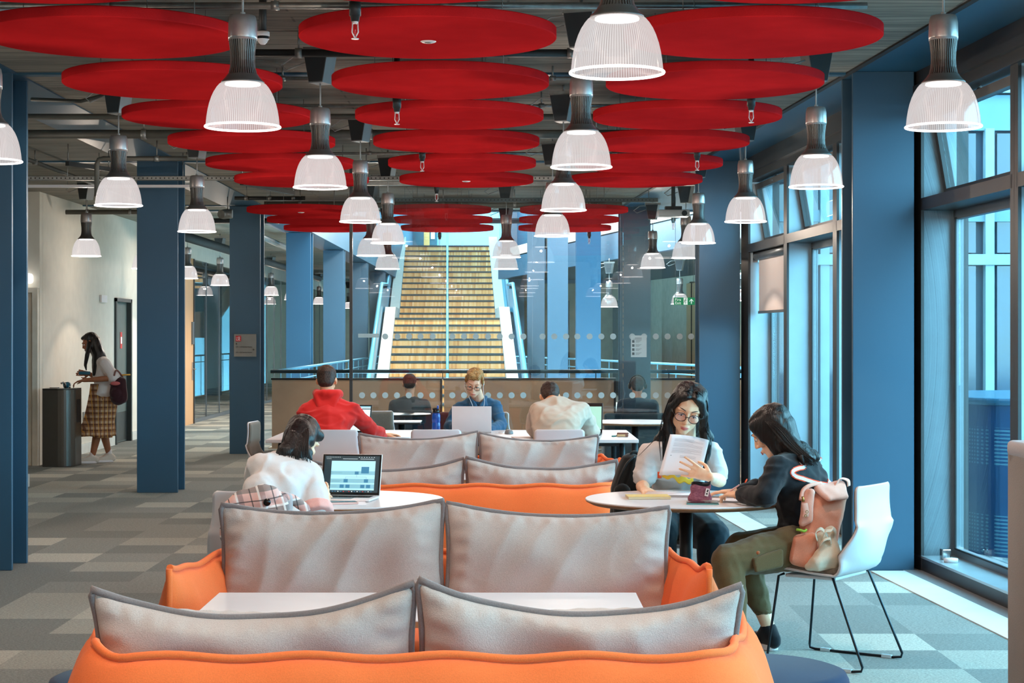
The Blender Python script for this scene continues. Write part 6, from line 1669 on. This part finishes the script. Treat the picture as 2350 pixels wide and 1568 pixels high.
for sx_ in (-1, 1):
    bl.chain((n0+V((sx_*.02, .05, .03)), .016), (n0+V((sx_*.066, .0, .022)), .017), (n0+V((sx_*.050, -.07, -.012)), .016), (n0+V((sx_*.018, -.105, -.05)), .012))
    bl.hull((n0+V((sx_*.060, -.03, .008)), .012), (n0+V((sx_*.075, -.085, -.045)), .010), (n0+V((sx_*.022, -.108, -.05)), .010))
cl_ = bl.build('collar', den, t_, voxel=.006, smooth=2)
f = MB()
for k in range(3): f.ell(n0+V((.004, -.128-.006*k, -.075-.055*k)), (.006, .003, .006), None, 2)
f.build('button', M['white'], cl_)
short_hair(p, Hm_, 1.02, HR['blond'], 'quiff', .0055, [(.005, (40, 40, 40)), (.006, (14, 30, 14))])
spectacles('dark framed glasses worn by the man in the denim shirt', Hm_, 1.02, plain('black acetate', rgb(22, 22, 24), .3), (.024, .0165), glass_mat('clear lens', (.96, .97, .98, 1), 1.2), .8)
hq = lambda x, y, z: Hm_ @ (V((x, y, z))*1.02)
f = MB()
mid = n0+V((.0, -.17, -.09))
f.tube(curve_pts([hq(.078, .0, -.005), hq(.08, .02, -.05), n0+V((-.055, -.12, -.03)), n0+V((-.01, -.165, -.16)), P(1098, 950, 15.55)], 20), .0021, 6)
f.tube(curve_pts([hq(-.078, .0, -.005), hq(-.08, .02, -.05), n0+V((.055, -.12, -.02)), n0+V((.03, -.165, -.11)), P(1100, 950, 15.55)], 20), .0021, 6)
for sx_ in (-1, 1): f.ell(hq(sx_*.079, .004, -.004), (.006, .006, .008), None, 2)
o = f.build('earphones', M['paper'], None); tag(o, 'white earphones hanging from the ears of the man in the denim shirt', 'earphones')

JE = dict(head=(P(1262, 914, 14.34), (-.02, .66, -.75), (0, .6, .8)), neck=P(1272, 924, 14.20), shL=P(1236, 944, 14.08), shR=P(1332, 944, 14.10), pel=(.38, 13.72, .60),
          elL=P(1226, 985, 14.32), wrL=P(1235, 998, 14.5), elR=P(1356, 990, 14.38), wrR=P(1330, 998, 14.62),
          hipL=(.28, 13.74, .55), hipR=(.48, 13.74, .55), knL=(.28, 14.16, .53), knR=(.48, 14.16, .53), anL=(.28, 14.1, .09), anR=(.48, 14.1, .09), toeL=(.27, 14.26, .035), toeR=(.49, 14.26, .035))
p, Hm_ = person('person in a beige sweater slumped over the long table, seen from behind', JE, 'tan', .008, 1.0, [((JE['wrL'], (.4, .8, 0), (0, 0, -1)), dict(side=-1)), ((JE['wrR'], (-.6, .6, 0), (0, 0, -1)), dict(side=1))])
bg_ = cloth('beige sweater knit', rgb(186, 170, 154), var=.05)
def exe(bl): bl.hull((V(JE['shL']), .078), (V(JE['shR']), .078), (V((.36, 13.86, .86)), (.19, .10, .12))); bl.hull((V((.37, 13.88, .88)), (.20, .10, .10)), (V((.38, 13.74, .64)), (.185, .12, .10)))
top(p, JE, bg_, 'sweater', .030, 'long', [(.012, (7, 7, 10)), (.008, (6, 4, 9), 1), (.004, 20)], voxel=.010, arm_e=.026, extra=exe)
bl = Blob(); n0 = V(JE['neck']); bl.chain((n0+V((-.06, .03, 0)), .018), (n0+V((-.035, -.035, .004)), .022), (n0+V((.035, -.035, .004)), .022), (n0+V((.06, .03, 0)), .018)); bl.build('shirt_collar', cloth('pale blue collar', rgb(196, 206, 222)), p, voxel=.007)
trousers(p, JE, cloth('dark trousers', rgb(38, 40, 44)), .02, voxel=.012)
for S in 'LR': shoe(p, JE['an'+S], JE['toe'+S], cloth('brown shoes', rgb(60, 44, 36)), M['gasket'])
short_hair(p, Hm_, 1.0, HR['brown'], 'crop', .007, (.003, 70))

# ---- two people behind the glass, seen from behind
def back_person(label, px, topc, mat, haircol, py_head=884, lookup=None):
    Y = 20.08; X = PX(px, Y); zc = PZ(py_head, Y)
    J = dict(head=((X, Y+.02, zc), (0, .9, -.35), (0, .3, 1)), neck=(X, Y-.02, zc-.14), shL=(X-.165, Y-.03, PZ(930, Y)), shR=(X+.165, Y-.03, PZ(930, Y)), pel=(X, Y-.03, .54),
             elL=(X-.21, Y+.06, .62), elR=(X+.21, Y+.06, .62), wrL=(X-.1, Y+.26, .66), wrR=(X+.1, Y+.26, .66),
             hipL=(X-.09, Y+.02, .53), hipR=(X+.09, Y+.02, .53), knL=(X-.1, Y+.42, .52), knR=(X+.1, Y+.42, .52), anL=(X-.1, Y+.44, .09), anR=(X+.1, Y+.44, .09), toeL=(X-.1, Y+.6, .035), toeR=(X+.1, Y+.6, .035))
    p, Hm_ = person(label, J, 'light', .009, .98)
    top(p, J, mat, 'sweatshirt', .022, 'long', [(.008, 8)], voxel=.012)
    trousers(p, J, cloth('dark trousers behind glass', rgb(34, 38, 44)), .02, voxel=.014)
    for S in 'LR': shoe(p, J['an'+S], J['toe'+S], cloth('dark shoe behind glass', rgb(30, 30, 34)), M['white'])
    short_hair(p, Hm_, .98, haircol, 'crop', .008, (.004, 60))
    return p
back_person('person in a dark grey top behind the glass, in front of the stairs', 940, None, cloth('charcoal top', rgb(64, 72, 76)), HR['brown'])
back_person('person with headphones behind the glass at the right, in a dark blue jacket', 1463, None, cloth('dark blue jacket', rgb(24, 54, 78)), HR['brown'], 890)
Yh = 20.08; cx_ = PX(1463, Yh); zc_ = PZ(886, Yh)
f = MB(); f.tube([(cx_+.086*math.cos(a), Yh-.01, zc_+.02+.10*math.sin(a)) for a in [PI*i/14 for i in range(15)]], .008, 6); f.ell((cx_-.088, Yh, zc_), (.02, .03, .035), None, 2); f.ell((cx_+.088, Yh, zc_), (.02, .03, .035), None, 2)
o = f.build('headphones', M['black'], None); tag(o, 'black headphones on the person behind the glass at the right', 'headphones')

# ---- woman walking in the corridor
Yw = 22.2
JK = dict(head=(P(206, 787, Yw), (-.86, -.12, -.40), (-.35, 0, .93)), neck=P(222, 820, Yw+.02), shL=P(240, 836, Yw-.14), shR=P(232, 834, Yw+.16), pel=P(240, 900, Yw),
          elL=P(262, 868, Yw-.2), wrL=P(192, 873, Yw-.26), elR=P(228, 872, Yw+.2), wrR=P(205, 858, Yw+.02),
          hipL=P(238, 915, Yw-.07), hipR=P(240, 915, Yw+.07), knL=P(226, 985, Yw-.06), knR=P(236, 985, Yw+.1), anL=P(212, 1048, Yw-.06), anR=P(250, 1042, Yw+.14), toeL=(P(190, 1055, Yw).x, Yw-.08, .035), toeR=(P(232, 1055, Yw).x, Yw+.12, .035))
k1, HK = person('person in white tee and plaid skirt walking past the drinking fountain', JK, 'brown', .007, 1.0, [((JK['wrL'], (-.95, -.1, -.22), (0, 0, -1)), dict(side=-1, curl=(.5, .6, .6, .6))), ((JK['wrR'], (-.9, -.2, .1), (0, 1, 0)), dict(side=1))])
face_bits(k1, HK, 1.0, skin=SK['brown'], lip=plain('brown lips', rgb(130, 70, 60), .5))
top(k1, JK, cloth('loose white tee', rgb(214, 206, 204)), 't_shirt', .026, 'short', [(.010, (10, 10, 6))], short_at=.95, arm_e=.022)
def plaid(name, base, stripes, scale=(1, 1, 1), warp=.0):
    """stripes: (axis weights, frequency, duty, colour)"""
    s = N(name); v = s.coord('Object', scale=scale); sep = s.n.new('ShaderNodeSeparateXYZ'); s.link(v, sep.inputs[0])
    col = base
    for (wx, wy, wz), fr, ph, th, c in stripes:
        t = s.math('ADD', s.math('ADD', s.math('MULTIPLY', sep.outputs[0], wx), s.math('MULTIPLY', sep.outputs[1], wy)), s.math('MULTIPLY', sep.outputs[2], wz))
        w_ = s.math('SINE', s.math('ADD', s.math('MULTIPLY', t, fr), ph)); g_ = s.math('GREATER_THAN', w_, th)
        col = s.mix(s.math('MULTIPLY', g_, .8), col, c)
    s.link(col, s.b.inputs['Base Color']); s.b.inputs['Roughness'].default_value = .9
    return s.m
tartan = plaid('brown checked wool', rgb(150, 110, 78), [((0, 0, 1), 90, 0, .35, rgb(196, 168, 140)), ((1, .6, 0), 100, 0, .5, rgb(110, 66, 44)), ((0, 0, 1), 90, 2.6, .85, rgb(70, 40, 30)), ((1, .6, 0), 100, 2, .9, rgb(206, 150, 60))])
def skirt(a, b):
    t = 2*PI*a; c0 = V(JK['pel']); z = c0.z+.10-b*(.10+c0.z-.335); xo = c0.x+.0-.20*b**1.6*.6
    fl = .175+.03*b+.075*max(0, b-.72)*2.2; wv = 1+.10*max(0, b-.68)*3*math.sin(t*9)+.03*math.sin(t*4+b*3)
    return V((xo+fl*.95*wv*math.cos(t), c0.y+fl*.80*wv*math.sin(t), z+.02*math.sin(t*2)*b))
f = MB(); f.grid(skirt, 72, 26, closed_u=True); f.build('skirt', tartan, k1, solid=.004)
for S in 'LR':
    k_, a2 = V(JK['kn'+S]), V(JK['an'+S])
    bl = Blob(); bl.hull((a2+V((0, 0, -.02)), .040), (a2+V((0, 0, .035)), .038)); bl.build('sock', cloth('white sock', rgb(226, 216, 212)), k1, voxel=.008)
    shoe(k1, a2, JK['toe'+S], cloth('white runner', rgb(206, 196, 184)), M['white'])
hp = lambda x, y, z: HK @ V((x, y, z)); rq = RQ(HK.to_quaternion()); E = lambda c, rr: (hp(*c), rr, rq)
bl = Blob(); bl.hull(E((0, -.03, .045), (.084, .094, .082))); bl.hull(E((0, .03, .085), (.05, .05, .028)), E((0, -.02, .09), (.066, .07, .035)))
bl.chain((hp(0, -.05, .0), .085), (P(226, 815, Yw-.02), .08), (P(222, 840, Yw-.08), .06), (P(215, 860, Yw-.12), .02)); bl.chain((hp(-.07, 0, -.01), .03), (P(200, 815, Yw-.16), .03), (P(196, 838, Yw-.16), .02), (P(198, 850, Yw-.16), .008)); bl.hull((P(230, 812, Yw), .06), (P(246, 830, Yw+.02), .02))
bl.build('hair', HR['black'], k1, voxel=.008, smooth=3, wr=[(.006, (30, 30, 5))])
f = MB(); c_ = P(152, 883, Yw-.28); f.tube([c_+V((-.03, 0, -.01)), c_+V((.03, 0, 0)), c_+V((.05, 0, .005))], [.034, .036, .02], 16); o = f.build('drink_cup', plain('teal plastic lid', rgb(24, 96, 120), .4), None); tag(o, 'teal cup held out towards the drinking fountain', 'cup')
c_ = P(203, 856, Yw-.04); f = MB(); f.rbox(-.07, .07, -.012, .012, -.02, .02, .008, 2, Matrix.Translation(c_+V((-.02, -.12, 0)))); o = f.build('phone', plain('teal phone', rgb(30, 90, 110), .4), None); tag(o, 'teal phone held by the walking woman against her chest', 'phone')
bl = Blob(); c_ = P(272, 893, Yw-.18); bl.hull((c_+V((0, 0, .10)), (.10, .075, .06)), (c_+V((.0, 0, -.12)), (.11, .085, .08))); bl.hull((c_+V((-.02, -.07, -.05)), (.07, .03, .07)))
o = bl.build('shoulder_bag', cloth('dark maroon nylon', rgb(56, 30, 38)), None, voxel=.01, wr=(.01, 10)); tag(o, 'dark maroon bag hanging from the arm of the walking woman', 'bag')
f = MB(); f.tube(curve_pts([c_+V((-.05, .02, .14)), P(262, 862, Yw-.26), P(268, 850, Yw-.2), c_+V((.05, .02, .14))], 14), .012, 8); f.build('strap', cloth('bag strap', rgb(120, 84, 80)), o)
f = MB(); f.tube([c_+V((.05, -.03, .17)), c_+V((.15, -.03, .175))], .009, 8); f.build('yellow_tag', plain('yellow plastic', rgb(230, 176, 60), .5), o)
f = MB(); f.ell(c_+V((-.02, -.09, .07)), (.06, .015, .025), None, 3); f.build('pink_patch', plain('pink patch', rgb(190, 96, 96), .7), o)
# ------------------------------------------------------------------ bags and the jacket
# pink backpack on the seat of the right chair
C0 = V((1.548, 8.60, 0)); fd = V((-.82, .57, 0)).normalized(); sd = V((fd.y, -fd.x, 0))          # chair faces fd
pinkm = cloth('dusty pink canvas', rgb(226, 150, 122), var=.07); pink2 = cloth('pale pink webbing', rgb(232, 176, 158), var=.05)
bp = thing('backpack', 'dusty pink canvas backpack standing on the right chair', 'backpack', C0+V((0, 0, .46)))
Lm = Matrix((( fd.x, sd.x, 0, 0), (fd.y, sd.y, 0, 0), (0, 0, 1, 0), (0, 0, 0, 1)))      # local x: chair front, y: chair side
base = P(1868, 1302, 8.52)
def bpt(px, py, Y): return P(px, py, Y)
ax = (P(1905, 1120, 8.62)-P(1860, 1300, 8.50)).normalized()
bl = Blob()
lo, hi = P(1864, 1268, 8.54), P(1902, 1146, 8.64)
bl.hull((lo+V((-.05, -.05, -.01)), .045), (lo+V((.07, .03, -.015)), .045), (lo+V((-.07, .05, 0)), .045), (lo+V((.03, .12, 0)), .045),
        (hi+V((-.055, -.045, 0)), .038), (hi+V((.055, .02, .01)), .038), (hi+V((-.06, .05, 0)), .038), (hi+V((.03, .11, 0)), .038))
bl.hull((hi+V((-.04, -.03, 0)), .035), (hi+V((.05, .03, .012)), .035), (hi+V((.0, .04, .035)), .03))
bo_ = bl.build('main_body', pinkm, bp, voxel=.007, smooth=3, wr=[(.010, (8, 8, 6)), (.004, 24)])
bl = Blob(); bl.hull((P(1832, 1240, 8.46), .028), (P(1824, 1285, 8.46), .03), (P(1864, 1235, 8.44), .026), (P(1858, 1290, 8.45), .03)); bl.build('side_pocket', pinkm, bp, voxel=.006, smooth=3, wr=(.006, 16))
bl = Blob(); bl.hull((P(1852, 1128, 8.56), .020), (P(1842, 1200, 8.50), .018), (P(1862, 1130, 8.53), .018), (P(1858, 1195, 8.49), .014)); bl.build('front_flap', pink2, bp, voxel=.006, smooth=3, wr=(.006, 18))
bl = Blob(); bl.hull((P(1876, 1122, 8.58), .018), (P(1930, 1112, 8.66), .02), (P(1902, 1146, 8.53), .014), (P(1942, 1140, 8.60), .014)); bl.build('top_flap', pink2, bp, voxel=.006, smooth=3, wr=(.006, 18))
f = MB(); f.tube(curve_pts([P(1838, 1148, 8.52), P(1843, 1126, 8.54), P(1860, 1114, 8.56), P(1884, 1110, 8.60)], 14), .010, 8); f.build('carry_piping', pink2, bp)
def ribbon(pts, w_, side, mat, name, parent, t=.003, n=24):
    c = curve_pts(pts, n); s3 = V(side).normalized()*w_; f = MB()
    f.grid(lambda a, b: c[int(round(a*n))]+s3*(b-.5), n, 2); return f.build(name, mat, parent, solid=t)
ribbon([P(1918, 1116, 8.62), P(1926, 1102, 8.62), P(1932, 1098, 8.63), P(1946, 1103, 8.65), P(1948, 1116, 8.66)], .035, (.5, .8, .1), pink2, 'grab_handle', bp)
ribbon([P(1846, 1155, 8.475), P(1850, 1175, 8.47), P(1848, 1186, 8.465)], .03, (1, .2, 0), pink2, 'strap_end', bp)
f = MB()
for a, b in ((1849, 1175), (1846, 1184)): f.tube([P(a-3+6*math.cos(0), b, 8.455)+V((.006*math.cos(2*PI*k/12), 0, .006*math.sin(2*PI*k/12))) for k in range(12)], .0016, 6, closed=True)
f.tube([P(1842, 1140, 8.49), P(1844, 1152, 8.485)], .006, 8); f.build('brass_fitting', plain('brass', rgb(170, 140, 80), .3, metal=.9), bp)
f = MB(); f.tube(curve_pts([P(1828, 1216, 8.44), P(1836, 1217, 8.43), P(1846, 1220, 8.43), P(1850, 1216, 8.44)], 8), .006, 8); f.build('green_lining', plain('lime cloth', rgb(150, 190, 60), .8), bp)
# cream tote
to = thing('tote_bag', 'crumpled cream canvas tote beside the pink backpack', 'bag', P(1890, 1310, 8.5))
bl = Blob()
bl.hull((P(1856, 1298, 8.42), .022), (P(1880, 1290, 8.40), .045), (P(1905, 1290, 8.42), .05), (P(1900, 1262, 8.42), .045), (P(1885, 1300, 8.46), .04))
bl.hull((P(1900, 1262, 8.42), .042), (P(1880, 1232, 8.43), .022), (P(1908, 1222, 8.45), .026), (P(1912, 1285, 8.46), .03))
cream = cloth('cream canvas', rgb(226, 212, 190), var=.05)
bl.build('bag_body', cream, to, voxel=.006, smooth=3, wr=[(.014, (8, 8, 16)), (.004, 30)])
for k, pts in enumerate(([P(1876, 1240, 8.40), P(1872, 1222, 8.39), P(1884, 1214, 8.39), P(1896, 1226, 8.39), P(1902, 1240, 8.39)], [P(1888, 1238, 8.39), P(1894, 1220, 8.385), P(1906, 1218, 8.385), P(1912, 1214, 8.40), P(1916, 1224, 8.42)], [P(1882, 1252, 8.385), P(1890, 1240, 8.375), P(1904, 1236, 8.38), P(1908, 1248, 8.39)])):
    ribbon(pts, .022, (.2, .8, .5), cream, 'handle', to)
# black backpack on the reading student's chair
kb = thing('backpack', 'black backpack leaning beside the student reading papers', 'backpack', (.64, 9.85, .46))
blkn = cloth('black nylon', rgb(26, 30, 32), var=.12)
bl = Blob()
bl.hull((P(1430, 1190, 9.86), (.075, .09, .05)), (P(1436, 1120, 9.86), (.085, .09, .08)), (P(1452, 1060, 9.86), (.065, .075, .05)), (P(1462, 1110, 9.86), (.06, .08, .08)))
bl.build('main_body', blkn, kb, voxel=.008, smooth=3, wr=(.008, 9))
bl = Blob(); bl.hull((P(1424, 1185, 9.76), (.04, .03, .04)), (P(1428, 1130, 9.76), (.05, .03, .05))); bl.build('front_pocket', blkn, kb, voxel=.008)
f = MB(); f.tube(curve_pts([P(1418, 1180, 9.76), P(1416, 1120, 9.76), P(1436, 1068, 9.77), P(1456, 1048, 9.80)], 16), .006, 8); f.build('zip_piping', M['black'], kb)
f = MB(); f.tube(curve_pts([P(1446, 1052, 9.84), P(1450, 1040, 9.84), P(1462, 1040, 9.85), P(1466, 1056, 9.86)], 10), .009, 8); f.build('grab_handle', blkn, kb)
# plaid jacket over the left chair
pm = plaid('pink and grey plaid', rgb(232, 186, 176), [((1, .2, .25), 62, 0.5, .55, rgb(168, 140, 138)), ((.15, .1, -1), 62, 1.0, .62, rgb(120, 118, 116)), ((1, .2, .25), 62, 1.3, .955, rgb(245, 240, 236)), ((.15, .1, -1), 62, 2.0, .955, rgb(245, 240, 236)), ((1, .2, .25), 62, 3.6, .985, rgb(60, 62, 64)), ((.15, .1, -1), 62, 4.2, .985, rgb(60, 62, 64))])
jk = thing('jacket', 'pink and grey plaid jacket draped over the left chair back', 'jacket', P(610, 1215, 8.02))
Yj = 8.00
bl = Blob()
bl.chain((P(530, 1168, Yj), .040), (P(560, 1148, Yj), .046), (P(600, 1136, Yj), .044), (P(625, 1138, Yj), .036))
bl.hull((P(530, 1172, Yj-.01), .036), (P(600, 1150, Yj-.02), .036), (P(525, 1216, Yj-.02), .028), (P(610, 1215, Yj-.02), .028))
bl.hull((P(530, 1172, Yj-.01), .036), (P(516, 1235, Yj-.01), .020), (P(560, 1240, Yj-.02), .03))
a_ = bl.build('draped_back', pm, jk, voxel=.007, smooth=3, wr=[(.014, (10, 10, 5)), (.005, 24)])
bl = Blob(); bl.chain((P(620, 1140, Yj), .036), (P(645, 1152, Yj-.01), .030), (P(655, 1190, Yj-.02), .028), (P(650, 1240, Yj-.02), .028)); bl.hull((P(612, 1160, Yj-.03), .022), (P(640, 1170, Yj-.03), .022), (P(622, 1235, Yj-.03), .024), (P(652, 1235, Yj-.03), .022)); bl.build('sleeve', pm, jk, voxel=.007, smooth=3, wr=[(.010, (12, 12, 6))])
bl = Blob(); bl.chain((P(640, 1140, Yj+.04), .024), (P(670, 1145, Yj+.06), .028), (P(700, 1165, Yj+.08), .024), (P(712, 1205, Yj+.06), .020)); bl.build('front_edge', pm, jk, voxel=.007, smooth=3, wr=[(.010, (14, 14, 8))])
f = MB(); f.lathe([(0, -.004), (.013, -.004), (.0165, 0), (.0165, .003), (0, .003)], (0, 0, 0), 24); f.bm.transform(Matrix.Translation(P(613, 1153, Yj-.062)) @ Matrix.Rotation(PI/2, 4, 'X')); f.build('button', plain('black button', rgb(14, 14, 16), .25), jk)
# ------------------------------------------------------------------ light, camera
w = bpy.data.worlds.new('world'); scene.world = w; w.use_nodes = True
bg = w.node_tree.nodes['Background']; bg.inputs[0].default_value = (.40, .80, 1.0, 1); bg.inputs[1].default_value = SKY
for x_, y_, z_ in ((-1.5, 31, 4.5), (-1.0, 36, 4.6), (2.0, 33, 4.6), (-1.4, 43, 5.3)):      # warm fill lights added to brighten stairs and columns, unseen above the frame
    l_ = bpy.data.lights.new('stair_fill_light', 'POINT'); l_.energy = 780; l_.color = (1, .84, .70); l_.shadow_soft_size = .3
    q_ = bpy.data.objects.new('stair_fill_light', l_); COL.objects.link(q_); q_.location = (x_, y_, z_)
cam = bpy.data.cameras.new('camera'); co = bpy.data.objects.new('camera', cam); COL.objects.link(co)
co.location = (0, 0, H); co.rotation_euler = (PI/2, 0, 0)
cam.sensor_width = 36; cam.lens = F/2350*36; cam.shift_x = 8.5/2350; cam.shift_y = -9/2350; cam.clip_end = 300; cam.clip_start = .05
scene.camera = co
vs = scene.view_settings; vs.view_transform = 'Standard'; vs.look = 'None'; vs.gamma = 1; vs.use_curve_mapping = False; vs.exposure = EXPO
scene.cycles.max_bounces = 7; scene.cycles.diffuse_bounces = 4; scene.cycles.glossy_bounces = 3; scene.cycles.transparent_max_bounces = 14
scene.cycles.transmission_bounces = 4
scene.cycles.use_denoising = True; scene.cycles.sample_clamp_indirect = 6
scene.cycles.caustics_reflective = False; scene.cycles.caustics_refractive = False
bpy.data.scenes.remove(SCR_SC)
